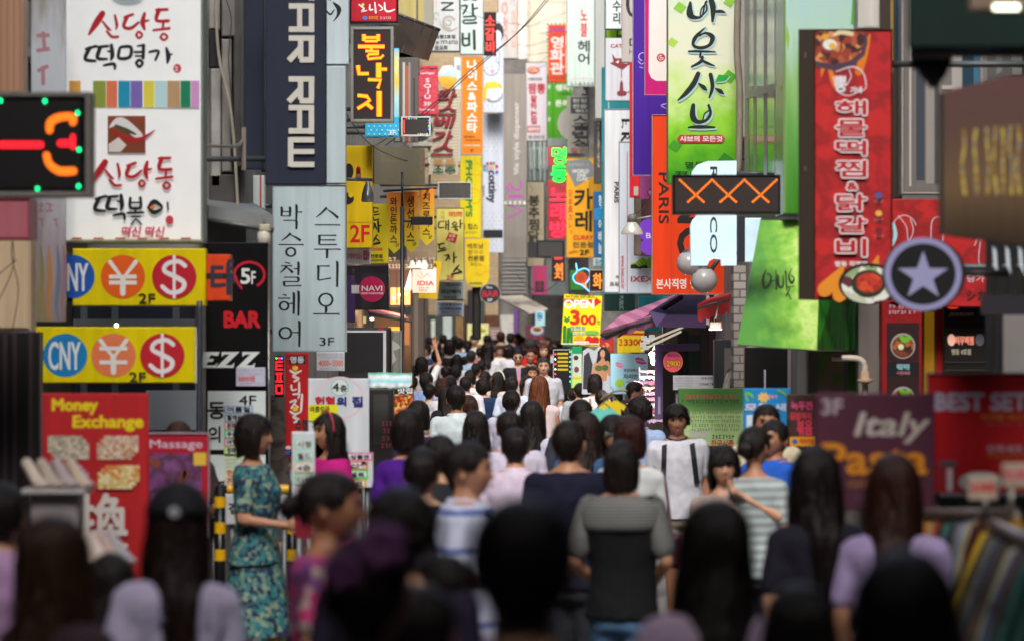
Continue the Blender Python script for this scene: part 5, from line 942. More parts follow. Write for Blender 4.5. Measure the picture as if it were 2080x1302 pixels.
s = Sign('light_box_sign', 'smaller white lit sign behind the green trapezoid box', 'sign', (1512, 444, 1545, 533), 31, '', .16, m=lit, group=G2); s.rect((1497, 440, 1512, 533), '#2a2c34', 'side_plate')
# LED crosses
s = Sign('led_sign', 'wide dark dot matrix sign with a row of amber crosses', 'led sign', (1369, 360, 1580, 434), 26, '#23221f', .2, rim='#1c1b18', rimw=3, group=G2, arm=None, yaw=0)
s.rect((1370, 362, 1579, 432), '', 'screen_face', m=led('#3c3a35', .0165, '#1c1b18', .3))
V2, Q = [], []
def dot(u, v):
    k = len(V2)
    for i in range(8): V2.append(s.L(u + 2.1 * math.cos(i * .785), v + 2.1 * math.sin(i * .785)))
    Q.append(tuple(range(k, k + 8)))
for c in range(3):
    uc = 1412 + c * 65.5
    for t in range(9):
        for g_ in (-1, 1):
            if t or g_ > 0: dot(uc + g_ * 4 * t, 398 - 3.8 * t)
            if 0 < t < 5: dot(uc + g_ * 3.9 * t, 398 + 3.4 * t)
s.put('led_cross_dots', V2, Q, '', mat('#ff6a08', emit=.95))
# lamps in front of the orange sign
gmat = mat('#b4b4b4', rough=.15, var=.1, spec=.6, bump=.01)
gmat.node_tree.nodes['Principled BSDF'].inputs['Alpha'].default_value = .78
r = root('flood_lamp', 'ribbed metal flood lamp on an arm in front of the sports shop sign', 'lamp', (kx(1284, 43), 43, kz(477, 43)))
new('shade', *latheg([(.12, 0), (.125, .012), (.1, .07), (.06, .12), (.045, .14)], 20), mat('#c8c8bc', metal=.6, rough=.25, emit=.15), r, smooth=True); new('housing', *latheg([(.05, .14), (.05, .2), (.035, .225)], 14), mat('#6c6864'), r, smooth=True); tube('arm', [(.03, 0, .17), (.2, 0, .2), (.45, .05, .2)], .014, mat('#7c7c7c', metal=.5), r)
for i, (u, v, rd, lab) in enumerate(((1399, 535, 25, 'upper'), (1430, 570, 27, 'lower'))):
    r = root('globe_lamp', lab + ' of two frosted glass globe lamps before the orange sign', 'lamp', (kx(u, 33), 33, kz(v, 33)), 'globe lamps before the orange sign'); rr = rd * 33 / F
    new('globe', *latheg([(rr * math.sin(R(a)) + .001, -rr * math.cos(R(a))) for a in range(0, 181, 15)], 24), gmat, r, smooth=True); new('cap', *latheg([(rr * .55, rr * .8), (rr * .5, rr * .95), (rr * .2, rr * 1.15)], 16), mat('#5c5854', metal=.5), r, smooth=True); tube('stem', [(rr * .5, 0, rr * .7), (rr * 1.1, 0, rr * 1.6), (rr * 1.6, .1, rr * 3)], .02, mat('#5c5c5c', metal=.6), r)
# trapezoid green box and corner box
gm2 = grad([(0, '#2c7c20'), (.3, '#6ca438'), (.5, '#b4d880'), (.7, '#d4e8a8'), (.85, '#8cc03c'), (1, '#3c8c24')], 0, 1.0, .5, .5, 5, .3, (1.5, 1, .5))
s = Sign('light_box', 'tall green and white glass light box on the building corner', 'light box', (1583, -60, 1737, 438), 27.5, '', .8, m=grad([(0, '#3c7c28'), (.25, '#5c9848'), (.5, '#88b470'), (.7, '#acccbc'), (1, '#a4c8cc')], 2, 1.75, 0, .4, 3, .2, (5, 1, .6)), group=None)
s.rect((1583, -60, 1588, 436), '#6c8c50', 'edge_strip'); s.poly([(1726, -60), (1737, -60), (1737, 60), (1718, 60)], '#4cb018', 'printed_leaf'); s.poly([(1590, 60), (1596, 85), (1593, 112), (1588, 88)], '#8cb848', 'printed_leaf')
r = root('light_box', 'flared green light box with a grey brush word above the shop entrance', 'light box', (kx(1600, 27), 27, kz(712, 27)), None)
def q3(u, v, d): return Vector((kx(u, d), d, kz(v, d))) - r.location
P8 = [q3(1498, 700, 26), q3(1659, 712, 26), q3(1616, 448, 27.4), q3(1545, 447, 27.4), q3(1740, 712, 28.6), q3(1735, 448, 28.6), q3(1505, 700, 29.4), q3(1548, 447, 29.4)]
P8[2] = q3(1668, 450, 27.2)
new('front_panel', P8[:4] + [p + Vector((0, .03, 0)) for p in P8[:4]], [(0, 1, 2, 3), (7, 6, 5, 4)], grad([(0, '#4c8834'), (.3, '#6ca434'), (.45, '#8cb848'), (.6, '#b0c870'), (.8, '#80ac38'), (1, '#5c9434')], 0, .6, .4, .8, 9, .7, (1.5, 1, .35)), r)
new('side_panel', [P8[1], P8[4], P8[5], P8[2]], [(0, 1, 2, 3)], blot(['#0c7c10', '#18981c', '#0a5c10', '#28b020'], 3, kind='N'), r); new('bottom', [P8[0], P8[6], P8[4], P8[1]], [(0, 1, 2, 3)], mat('#2c2c28'), r); new('left_side', [P8[0], P8[3], P8[7], P8[6]], [(0, 1, 2, 3)], mat('#4c8c3c'), r)
for a, b in ((0, 1), (1, 4), (3, 2)): tube('edge_trim', [P8[a], P8[b]], .006, mat('#5c6c54', metal=.4), r, 6)
sb_ = Sign('cut_lettering', 'grey brush shop word fixed on the flared green light box', 'lettering', (1546, 535, 1614, 612), 25.9, '#8cb860', .002, poly=[(1612, 610), (1613, 610), (1613, 611)])
sb_.brush([[(1556, 548, 2), (1550, 566, 5), (1552, 584, 6), (1562, 580, 5), (1566, 562, 3), (1558, 556, 2)], [(1566, 572, 3), (1574, 570, 2)], [(1576, 550, 2), (1577, 588, 4)], [(1580, 560, 4), (1582, 582, 5), (1590, 582, 4), (1591, 560, 2)], [(1596, 552, 4), (1598, 590, 3)], [(1608, 546, 1.5), (1602, 562, 4), (1608, 576, 5), (1613, 566, 3), (1606, 560, 2)], [(1598, 584, 3), (1613, 582, 2)], [(1604, 586, 3), (1597, 602, 3)], [(1600, 594, 2), (1606, 608, 3)]], '#23281c')
# red stew sign
redp = blot(['#a01418', '#b41820', '#8c1014', '#b81c1c'], 5, kind='N')
s = Sign('light_box_sign', 'large red stew sign with white outlined vertical lettering and food pictures', 'sign', (1651, 66, 1806, 608), 23.5, '', .3, m=redp, rim='#33261a', rimw=2, group=G2, arm='R')
s.rect((1618, 64, 1649, 610), '#2c2116', 'side_plate'); s.rect((1630, 110, 1634, 122), '#5a4c3c', 'hinge'); s.rect((1630, 340, 1634, 350), '#5a4c3c', 'hinge')
s.brush([[(1680, 140, 8), (1692, 175, 12), (1700, 190, 2)], [(1740, 150, 16), (1752, 110, 14), (1762, 76, 4)], [(1668, 140, 10), (1664, 160, 2)]], '#d8781c', 'printed_flame'); s.poly([(1652, 68), (1752, 68), (1758, 88), (1752, 116), (1728, 138), (1690, 148), (1652, 140)], '#4a3848', 'printed_bowl'); s.poly([(1652, 68), (1748, 68), (1752, 88), (1744, 110), (1722, 128), (1690, 136), (1652, 128)], '', 'printed_food', m=blot(['#5c1c14', '#8c3420', '#3a1818', '#a85030', '#7c2c1c', '#c88850'], 26))
s.brush([[(1690, 76, 6), (1704, 70, 10), (1726, 74, 8)]], '#d8c8a0'); s.disc(1681, 95, 14, 11, '#dcdcd4'); s.disc(1686, 98, 6, 6, '#e0a818'); s.disc(1672, 80, 8, 7, '#d89830')
s.brush([[(1694, 150, 2), (1726, 140, 2.5), (1748, 152, 2.5), (1754, 182, 2), (1740, 190, 2), (1720, 198, 2), (1698, 190, 2), (1688, 160, 2)], [(1720, 146, 2), (1724, 160, 2), (1716, 176, 2)]], '#dcd4e0', 'emblem'); s.text('뽕', (1690, 158, 1716, 192), '#dcd4e0', 2); s.text('가네', (1722, 180, 1746, 194), '#dcd4e0', 1)
for t, v0, v1 in (('해', 205, 240), ('물', 244, 284), ('떡', 286, 322), ('찜', 326, 366), ('&', 370, 392), ('닭', 394, 434), ('갈', 440, 478), ('비', 484, 526)):
    b = (1690, v0, 1758, v1) if t != '&' else (1712, v0, 1740, v1)
    s.text(t, b, '#dcd8ec', 6); s.text(t, (b[0] + 3, b[1] + 3, b[2] - 3, b[3] - 3), '#b01820', 1.6)
s.text('명동 직영점', (1691, 532, 1756, 544), '#e8e0e4', .7)
s.brush([[(1670, 590, 30), (1690, 570, 26), (1706, 545, 8)], [(1764, 560, 30), (1772, 540, 16), (1778, 522, 4)], [(1700, 600, 30), (1716, 560, 14)]], '#e08824', 'printed_flame'); s.disc(1758, 578, 60, 42, '#1c1618', 'printed_bowl'); s.disc(1758, 580, 54, 38, '', 'printed_food', m=blot(['#dcdcd0', '#b8c0a8', '#e4e0d0', '#5c2430', '#8ca070'], 20)); s.disc(1758, 578, 34, 28, '#28301c'); s.disc(1760, 576, 27, 20, '', 'printed_food', m=blot(['#b8301c', '#98240f', '#c84828'], 24))
for v, c in ((400, '#3858a0'), (436, '#e0a848'), (470, '#702030')): s.disc(1779, v, 7, 6, c); s.scribble((1768, v + 9, 1790, v + 16), 2, '#d8a0a0')
s = Sign('light_box', 'white cabinet top above the big red stew sign', 'cabinet', (1738, -60, 1782, 62), 25, '#c8c4bc', .3)
s.scribble((1750, 56, 1780, 62), 1, '#505050')
# shop front behind at the right
s = Sign('shop_window', 'tall pale framed upstairs window right of the red stew sign', 'window', (1832, -60, 1988, 392), 27.5, '#74706c', .2, rim='#a49c98', rimw=4)
for b, c in (((1844, 0, 1848, 380), '#bcb4b0'), ((1858, -60, 1875, 368), '#3c4450'), ((1878, -60, 1894, 375), '#948e8a'), ((1896, 160, 1904, 375), '#4c4848'), ((1930, -60, 1950, 370), '#a8a4a0'), ((1952, 90, 1974, 180), '#18384c'), ((1974, 90, 1986, 180), '#3c6c88'), ((1910, 176, 1950, 184), '#b0a8a4')): s.rect(b, c, 'window_bar')
s = Sign('dark_wall', 'dark brown wall strip between the red stew sign and the pale window', 'wall', (1782, -60, 1830, 405), 28, '#3c342c', .2); s.rect((1806, -60, 1812, 150), '#8a7838', 'pipe_strip'); s.rect((1816, -60, 1830, 148), '#14384c', 'blue_strip')
s = Sign('wall_sign', 'wide red wall sign with white outline drawing behind the round star sign', 'sign', (1803, 406, 2010, 624), 27, '', .2, m=redp)
s.ring(1834, 470, 26, 32, 2, '#c8b8c0', 20, 200); s.brush([[(1812, 456, 6), (1816, 480, 8), (1808, 500, 6)]], '#a8d4e0'); s.brush([[(1822, 440, 2), (1838, 462, 2), (1842, 490, 2), (1852, 470, 2), (1846, 446, 2)], [(1888, 500, 2), (1890, 450, 2), (1910, 446, 2), (1912, 490, 2)], [(1976, 500, 2), (1990, 470, 2), (1984, 530, 2), (1996, 540, 2)]], '#c8b8c0', 'outline_drawing'); s.text('외 담가', (1936, 560, 1996, 574), '#c8b8c0', .6); s.text('シカ', (1960, 590, 1998, 612), '#3c1414', .8)
s = Sign('menu_panel', 'red framed menu panel with bowls of food beside the shop door', 'menu', (1788, 612, 1870, 1000), 27, '#8c1018', .2); s.scribble((1800, 618, 1862, 640), 2, '#c0a0a8', 1, seed=20)
for dv in (0, 108):
    s.rect((1798, 656 + dv, 1864, 732 + dv), '#2c1214', 'menu_picture'); s.disc(1831, 702 + dv, 25, 26, '#a09894', 'printed_bowl'); s.disc(1831, 703 + dv, 22, 22, '', 'printed_food', m=blot(['#4c1c10', '#7c3818', '#a8602c', '#2c1410'], 30)); s.brush([[(1826, 682 + dv, 6), (1834, 690 + dv, 12), (1846, 684 + dv, 5)]], '#6cb82c'); s.disc(1827, 704 + dv, 6, 6, '#e0dcb8'); s.rect((1798, 733 + dv, 1864, 764 + dv), '#101418', 'menu_picture'); s.text('해물떡찜', (1818, 738 + dv, 1844, 750 + dv), '#8cb8c4', .6); s.text('시원매운', (1818, 753 + dv, 1846, 760 + dv), '#c87888', .3)
s = Sign('lit_strip', 'amber lit door jamb beside the menu panel', 'door frame', (1872, 630, 1914, 1000), 27.4, '#7c5818', .1); s.rect((1876, 634, 1896, 990), '#a87818', 'lit_panel', emit=.15); s.rect((1900, 628, 1914, 990), '#b41420', 'red_strip')
s = Sign('dark_sign_board', 'black window board with small lit white and red lettering', 'sign', (1916, 612, 2002, 1000), 27.2, '#14100f', .1); s.disc(1934, 624, 12, 4, '#e03818', emit=.4); s.disc(1970, 624, 16, 5, '#1c4c80'); s.text('(주)미래코리아', (1926, 635, 1976, 644), '#c8c0a8', .3); s.disc(1931, 690, 8, 12, '#e0a890', emit=.3); s.text('허무떡찜', (1938, 682, 1976, 700), '#e88870', 1.1, emit=.3); s.disc(1988, 690, 9, 12, '#6c6c74'); s.text('명동 4호점', (1931, 708, 1970, 720), '#c8c0a8', .4)
for v in (652, 668, 734, 750): s.rect((1916, v, 2002, v + 2), '#3a332c', 'window_bar')
# below the green box
s = Sign('shop_column', 'grey column with window panes under the flared green light box', 'column', (1640, 705, 1790, 1100), 28.8, '#77706c', .2)
s.rect((1660, 716, 1712, 1000), '', 'pane', m=blot(['#3c6c1c', '#5c8c34', '#8c7c64', '#a08c78'], 3, kind='N')); s.rect((1720, 725, 1738, 1000), '', 'pane', m=blot(['#3c6c1c', '#2c5c14', '#4c8c24'], 3, kind='N')); s.rect((1742, 600, 1744, 1000), '#9a928c', 'window_bar')
s = Sign('shop_column', 'grey rendered column between the green box and the red menu panel', 'column', (1741, 560, 1787, 1000), 28.2, '#79706c', .2)
wt('gas_pipe', 'beige gas pipe with an elbow and a valve on the grey column', 'pipe', [(1690, 727, 27.6), (1735, 727, 27.6), (1753, 735, 27.6), (1757, 760, 27.6), (1757, 860, 27.6)], .022, mat('#c4b8ac'), 12)
o = new('pipe_valve', *latheg([(.03, 0), (.055, .01), (.055, .03), (.03, .035), (.028, .09)], 14), mat('#b09478'), None, (kx(1757, 27.55), 27.55, kz(778, 27.55)), True); o['label'] = 'beige flange valve on the gas pipe'; o['category'] = 'valve'
s = Sign('shop_column', 'white painted brick pier left of the flared green box', 'pier', (1487, 540, 1513, 1000), 33.2, '', .4, m=brickmat('#b4aaa2', '#a49a94', '#77706c', .12, .07))
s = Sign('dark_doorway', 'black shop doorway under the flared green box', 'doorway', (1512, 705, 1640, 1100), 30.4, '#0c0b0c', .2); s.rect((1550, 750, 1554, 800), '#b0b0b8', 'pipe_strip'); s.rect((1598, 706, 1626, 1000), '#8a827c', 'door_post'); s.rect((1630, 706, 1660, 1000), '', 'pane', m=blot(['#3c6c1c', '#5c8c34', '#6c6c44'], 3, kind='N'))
# star sign
s = Sign('round_sign', 'big round black sign with a pale blue grey star and rim', 'sign', (1795, 484, 1958, 632), 18.5, '#151417', .14, group=G2, poly=[(1876 + 82 * math.cos(i * math.pi / 24), 558 - 74 * math.sin(i * math.pi / 24)) for i in range(48)])
s.ring(1872, 558, 78, 74, 12, '#8c8cb4', name='rim'); s.poly([(1872 + (54 if i % 2 == 0 else 21) * math.sin(i * math.pi / 5), 562 - (51 if i % 2 == 0 else 20) * math.cos(i * math.pi / 5)) for i in range(10)], '#9292b8', 'star'); x, z = s.L(1958, 555); tube('bracket', [(x - .03, .03, z), (x + .22, .05, z)], .016, mat('#121214'), s.r)
s = Sign('iron_bars', 'black steel gate posts at the right edge beside the star sign', 'gate', (1996, 480, 2110, 620), 19, '#0e0d0f', .06, poly=[(2108, 480), (2110, 480), (2110, 481)])
for u in (2000, 2022, 2050, 2078): s.rect((u, 478, u + 13, 800), '#141316', 'post')
s.rect((1990, 600, 2110, 640), '#26222a', 'cross_bar'); s.rect((2036, 640, 2100, 790), '#7c7876', 'shutter_panel')
for u in (2014, 2040, 2066): s.poly([(u, 500), (u + 8, 510), (u + 12, 560), (u + 2, 540)], '#bcc8d0', 'pale_gap')
# brown bulb-letter panel
s = Sign('wall_sign', 'brown striped sign board with rows of bulb filled letters at the right edge', 'sign', (1912, 160, 2160, 490), 15.5, '', .2, group=G2, m=grad([(0, '#4c3c2c'), (.35, '#6a5238'), (.7, '#584038'), (1, '#5c3c3c')], 2, .66, 0, .25, 5, .5, (10, 1, .3)), poly=[(1912, 190), (2030, 160), (2160, 150), (2160, 510), (2080, 500), (1912, 476)])
for i, u in enumerate((1952, 1976, 1998, 2016, 2030, 2046, 2062)):
    s.brush([[(u, 268 - i * 1.5, 7), (u + (-3) ** (i % 2), 300, 6), (u + 4 * (i % 3 - 1), 340, 6), (u + 2, 396, 7)]], '', 'bulb_letter', m=blot(['#b89c40', '#a08c58', '#8c6c30', '#c4ac50', '#8c8478'], 60))
awning('dark green shop awning cutting off the top right corner', [(1848, 98, 14), (2160, 96, 14)], [(1850, 40, 14.6), (2160, 30, 14.6)], mat('#06241f', rough=.8, k=1), .02, valance=.02)
s = Sign('awning_fascia', 'dark green fascia board of the awning at the top right corner', 'fascia', (1845, -80, 2170, 98), 13.9, '#08241f', .05, rough=.8)
s = Sign('light_fitting', 'warm beige ceiling light fitting at the very top right corner', 'lamp', (1968, -60, 2160, 24), 13, '#8c7868', .1); s.rect((2014, 12, 2066, 24), '#fff0cc', 'lamp_tube', emit=2.5)
r = root('spot_lamp', 'black cone shaped spot lamp hanging under the green awning', 'lamp', (kx(1895, 14.5), 14.5, kz(180, 14.5)))
new('shade', *latheg([(.012, 0), (.05, .05), (.075, .11), (.06, .125)], 18), mat('#17171a'), r, smooth=True); new('housing', *latheg([(.03, .1), (.045, .12), (.03, .17)], 14, (-.045, 0, -.03)), mat('#101012'), r, smooth=True); tube('arm', [(0, 0, .12), (.06, 0, .14), (.14, .0, .15)], .01, mat('#101012'), r)
# ------------------------------------------------------------ RIGHT: stalls, posters, awnings
am_ = stripes(['#c07898', '#a85c80'], 0, .16, .5)
awning('pink and mauve striped awning sloping up to the right', [(1222, 672, 42), (1330, 640, 40)], [(1262, 640, 46), (1390, 592, 45)], am_, .04, valance=.13)
r = root('awning', 'deep purple awning under the orange sign', 'awning', (kx(1380, 40), 40, kz(660, 40)))
A4 = [q3(1340, 664, 39), q3(1432, 664, 39), q3(1432, 598, 42), q3(1378, 598, 42)]
A4 = [Vector((kx(u, d), d, kz(v, d))) - r.location for u, v, d in ((1334, 664, 39), (1434, 666, 39), (1434, 598, 42), (1384, 598, 42))]
new('canopy', A4 + [p + Vector((0, .05, 0)) for p in A4], [(0, 1, 2, 3), (7, 6, 5, 4), (0, 4, 5, 1), (3, 2, 6, 7), (0, 3, 7, 4), (1, 5, 6, 2)], mat('#2a1d42', rough=.85, var=.25, bump=.3), r)
P3 = [Vector((kx(u, d), d, kz(v, d))) - r.location for u, v, d in ((1318, 634, 40), (1334, 664, 39), (1386, 597, 42), (1372, 600, 42))]
new('side_flap', P3, [(0, 1, 2, 3)], mat('#4c3e64', rough=.85), r); tube('front_bar', [Vector((kx(u, d), d, kz(v, d))) - r.location for u, v, d in ((1232, 684, 41.5), (1310, 650, 40.6), (1384, 604, 40.2))], .03, mat('#3c2c34'), r)
awning('small red awning with a hanging flap under the globe lamps', [(1417, 618, 36), (1482, 600, 36)], [(1440, 606, 38), (1495, 592, 38)], mat('#b43030', rough=.8), .04, valance=.18)
r = root('flood_lamp', 'lit work lamp under the small red awning', 'lamp', (kx(1453, 35.5), 35.5, kz(668, 35.5)))
new('housing', *boxg(-.06, -.05, .0, .06, .05, .07, .01), mat('#3a3028'), r); box('lit_glass', (-.055, -.045, -.01, .055, .045, -.001), mat('#fff0cc', emit=5), r); tube('arm', [(0, 0, .07), (.03, 0, .25)], .01, mat('#3a3028'), r)
s = Sign('poster', 'yellow sale poster with big red price and vegetables', 'poster', (1142, 598, 1223, 702), 54, '#e8d40c', .05, poly=[(1146, 598), (1223, 602), (1218, 704), (1140, 699)])
s.text('NATURE REPUBLIC', (1149, 600, 1209, 606), '#605c10', .4); s.poly([(1146, 607), (1210, 609), (1210, 604), (1222, 614), (1208, 624), (1208, 618), (1145, 616)], '#c81c1c', 'printed_arrow'); s.text('OPEN', (1145, 609, 1207, 627), '#e8e8e8', 1.8); s.text('¥', (1145, 643, 1158, 656), '#1c8024', 1.2); s.text('3', (1158, 630, 1178, 660), '#c02010', 3); s.text('00', (1179, 640, 1211, 660), '#c02010', 2); s.text('で', (1212, 652, 1219, 659), '#389030', .4)
s.text('自然を', (1158, 662, 1190, 672), '#f0f0f0', 1.6); s.text('自然を', (1158, 662, 1190, 672), '#2c7c50', .4); s.text('感じてみて下さい', (1158, 674, 1217, 681), '#f0f0f0', 1.1); s.text('感じてみて下さい', (1158, 674, 1217, 681), '#2c7c50', .2)
s.brush([[(1146, 700, 6), (1147, 664, 7)], [(1153, 700, 7), (1155, 668, 7)], [(1161, 700, 5), (1160, 676, 6)]], '#1c7020', 'printed_cucumber'); s.disc(1176, 690, 10, 8, '#e0980c', 'printed_pepper'); s.disc(1196, 691, 8, 9, '#c41c18', 'printed_pepper'); s.disc(1209, 691, 8, 8, '#b81814', 'printed_pepper'); s.disc(1202, 675, 14, 4, '#68b048', 'printed_leaf'); s.rect((1165, 693, 1196, 696), '#e4e4e0'); s.rect((1140, 697, 1218, 699), '#e4e4e0')
s = Sign('hanging_sign', 'dark green sign box behind the striped awning', 'sign', (1227, 598, 1290, 633), 56, '#0c3430', .14, rim='#8ca09c', rimw=.8, group=G2); s.text('PUBLIC', (1258, 602, 1266, 630), '#90a8a4', .2, rot=1)
s = Sign('hanging_sign', 'teal shop sign with white stripes behind the purple awning', 'sign', (1296, 602, 1368, 672), 50, '#18a0b0', .14, group=G2)
for i in range(4): s.rect((1306, 644 + i * 6, 1330, 646 + i * 6), '#a8dce0')
for i, (b, d) in enumerate((((1254, 670, 1282, 718), 52), ((1264, 670, 1309, 716), 51.5))):
    s = Sign('poster', ('left', 'right')[i] + ' of two overlapping yellow sale posters with red figures', 'poster', b, d, '#dcc010', .04, group='yellow sale posters'); s.rect((b[0], b[1] + 6, b[2], b[1] + 11), '#b41c10'); s.text('3300' if i else '33', (b[0] + 3, b[1] + 18, b[2] - 3, b[1] + 32), '#b42810', 1.2)
s = Sign('poster', 'small red food poster above the model photograph', 'poster', (1218, 686, 1247, 716), 48, '#c01c20', .04); s.disc(1232, 704, 12, 8, '', m=blot(['#a84020', '#d88848', '#702818'], 50))
# led strip board, model stand
s = Sign('led_board', 'small standing message board with yellow rows and coloured border lights', 'led sign', (1125, 711, 1160, 800), 50, '#101418', .06, rim='#b8bcc0', rimw=1.5, drop=1)
for j in range(5): s.rect((1132 + j % 2, 716 + j * 8, 1154, 720 + j * 8), '', 'led_row', m=led('#e8c820', .012, '#403808', 1.8))
for i in range(14): s.disc(1128 if i % 2 else 1158, 714 + i * 5, 1.3, 1.5, ('#30ff60', '#f04030', '#5080ff', '#ffffff')[i % 4], 'small_lamp', emit=3, n=6)
s = Sign('standing_sign', 'green and white hair style stand beside the message board', 'sign', (1162, 703, 1182, 800), 49, '#c8d4c4', .03, drop=1); s.rect((1162, 703, 1182, 718), '#189058'); s.disc(1170, 726, 5, 5, '#3a2c34'); s.disc(1171, 750, 5, 6, '#6c3c40'); s.rect((1162, 762, 1182, 800), '#b8e070'); s.text('EVENT', (1163, 765, 1181, 770), '#d8b020', .5)
s = Sign('cutout_figure', 'photograph cut-out of a model in a green top beside a jacketed man', 'cut-out', (1182, 704, 1243, 800), 47, '#b8bcc4', .03, drop=1, poly=[(1184, 712), (1194, 706), (1208, 712), (1216, 704), (1230, 705), (1240, 722), (1243, 800), (1182, 800)])
s.poly([(1186, 722), (1196, 714), (1204, 740), (1196, 790), (1184, 790)], '#2c2c34', 'printed_jacket'); s.poly([(1213, 730), (1214, 714), (1222, 704), (1231, 705), (1239, 716), (1243, 736), (1240, 752), (1234, 756), (1214, 748)], '#1a1414', 'printed_hair'); s.disc(1224, 718, 5, 8, '#c49074', 'printed_face'); s.brush([[(1212, 738, 10), (1204, 760, 7), (1200, 780, 5)], [(1234, 736, 8), (1238, 760, 7)]], '#bc8664', 'printed_arm'); s.poly([(1222, 726), (1227, 726), (1229, 732), (1236, 735), (1234, 750), (1232, 772), (1210, 772), (1211, 750), (1210, 737), (1219, 732)], '#bc8664', 'printed_body'); s.disc(1216, 747, 8, 6, '#4c6430', 'printed_top'); s.disc(1229, 746, 7, 6, '#4c6430', 'printed_top'); s.brush([[(1216, 722, 5), (1213, 735, 4)], [(1236, 722, 6), (1240, 735, 3)]], '#1a1414', 'printed_hair')
s = Sign('poster', 'light blue poster with two pink lipstick kisses', 'poster', (1240, 718, 1316, 800), 46, '#98ccdc', .04, drop=1)
for u, v, k_ in ((1301, 732, 1.0), (1258, 740, .75)): s.poly([(u - 12 * k_, v - 5 * k_), (u - 4 * k_, v - 8 * k_), (u, v - 5 * k_), (u + 4 * k_, v - 6 * k_), (u + 13 * k_, v + 6 * k_), (u + 2 * k_, v + 8 * k_), (u - 8 * k_, v + 4 * k_)], '#b41c80' if k_ == 1 else '#d4609c', 'printed_lips'); s.brush([[(u - 8 * k_, v - 1, .8), (u + 8 * k_, v + 2, .8)]], '#98ccdc')
s.text('화장대에서', (1267, 748, 1296, 755), '#405c70', .3); s.text('자리만', (1266, 759, 1296, 769), '#304c60', .6); s.text('차지하는', (1272, 773, 1294, 778), '#405c70', .2); s.disc(1259, 777, 9, 8, '#90c020')
r = root('accessory_rack', 'glittering rack of pink and white accessories behind the lips poster', 'rack', (kx(1328, 43), 43, gz(43)))
for j in range(10):
    z = kz(752 + j * 11, 43) - gz(43); tube('rail', [(-.15, 0, z), (.16, 0, z)], .006, mat('#c8c8cc', metal=.7), r, 6)
    V, Q = [], []
    for i in range(14):
        x = -.15 + i * .023; hh = random.uniform(.02, .05); addg(V, Q, boxg(x, -.05 - random.uniform(0, .05), z - hh, x + .017, -.03, z - .004))
    o = new('accessory_row', V, Q, mat(('#d8a0b4', '#e4d8dc', '#c8648c', '#e8c8a8', '#b8a0c0')[j % 5], rough=.25), r)
for x in (-.16, .17): tube('post', [(x, 0, 0), (x, 0, kz(745, 43) - gz(43))], .01, mat('#c8c8cc', metal=.7), r)
s = Sign('door_frame', 'purple shop door frame beside the accessory rack', 'door frame', (1330, 697, 1420, 850), 40, '#675080', .12, poly=[(1330, 699), (1420, 697), (1420, 712), (1346, 714), (1346, 850), (1330, 850)][::-1])
s.rect((1336, 805, 1341, 840), '#a8a0b0', 'handle')
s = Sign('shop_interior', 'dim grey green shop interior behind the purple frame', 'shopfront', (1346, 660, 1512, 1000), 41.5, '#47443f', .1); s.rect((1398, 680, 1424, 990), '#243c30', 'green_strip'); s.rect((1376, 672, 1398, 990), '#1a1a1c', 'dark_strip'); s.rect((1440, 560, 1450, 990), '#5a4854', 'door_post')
s = Sign('round_poster', 'round pink price poster with fat orange figures', 'poster', (1348, 713, 1387, 755), 39.3, '#e84868', .02, poly=[(1367 + 20 * math.cos(i * .3927), 734 - 21 * math.sin(i * .3927)) for i in range(16)]); s.ring(1367, 734, 20, 21, 1, '#c87838'); s.text('케이스', (1355, 718, 1380, 725), '#5c3488', .4); s.text('2900', (1353, 731, 1383, 745), '#281c14', 2); s.text('2900', (1354, 732, 1382, 744), '#e0a018', .6)
s = Sign('notice_board', 'white Japanese notice board in the purple shop entrance', 'notice', (1367, 762, 1449, 792), 37, '#bcbcc4', .03, drop=1); s.scribble((1370, 765, 1410, 786), 4, '#8c8c9c'); s.text('日本女性', (1425, 765, 1448, 770), '#343c50', .2); s.text('どうぞ自由にご覧', (1420, 777, 1449, 782), '#343c50', .2)
s = Sign('door_frame', 'dark steel door frame under the small red awning', 'door frame', (1450, 690, 1512, 1000), 34, '#282a2e', .12, poly=[(1450, 690), (1512, 690), (1512, 706), (1470, 706), (1470, 1000), (1450, 1000)][::-1])
r = root('lamp_bar', 'pair of white lamp bars with clustered spots over the accessory rack', 'lamp', (kx(1330, 41), 41, kz(695, 41)))
def q3(u, v, d=41): return Vector((kx(u, d), d, kz(v, d))) - r.location
tube('bar', [q3(1300, 700), q3(1388, 664)], .012, mat('#d8d0b8', emit=.3), r); tube('bar', [q3(1302, 712), q3(1384, 673)], .012, mat('#d8d0b8', emit=.3), r)
for i, (u, v) in enumerate(((1308, 686), (1314, 694), (1306, 700), (1320, 690), (1312, 706), (1324, 684))): p = q3(u, v); new('spot_lamp', *boxg(p.x - .03, p.y - .04, p.z - .022, p.x + .03, p.y, p.z + .022, .008), mat('#f4f0e4', emit=.25), r)
def glow(nm, u, v, d, w, c, par=None):
    l = bpy.data.objects.new(nm, bpy.data.lights.new(nm, 'POINT')); COL.objects.link(l); l.data.energy = w; l.data.color = c; l.data.shadow_soft_size = .06
    l.location = (kx(u, d), d, kz(v, d))
    if par: l.parent = par; l.location = l.location - par.location
glow('lamp_light', 1318, 712, 42.2, 26, (1, .95, .88), r); glow('lamp_light', 1340, 735, 42.4, 16, (1, .95, .9), r)
glow('shop_light', 812, 612, 50.6, 14, (1, .72, .4)); glow('shop_light', 800, 690, 52, 14, (1, .62, .3)); glow('lamp_light', 863, 552, 50.2, 5, (1, .9, .75)); glow('lamp_light', 1453, 676, 35.3, 8, (1, .93, .82))
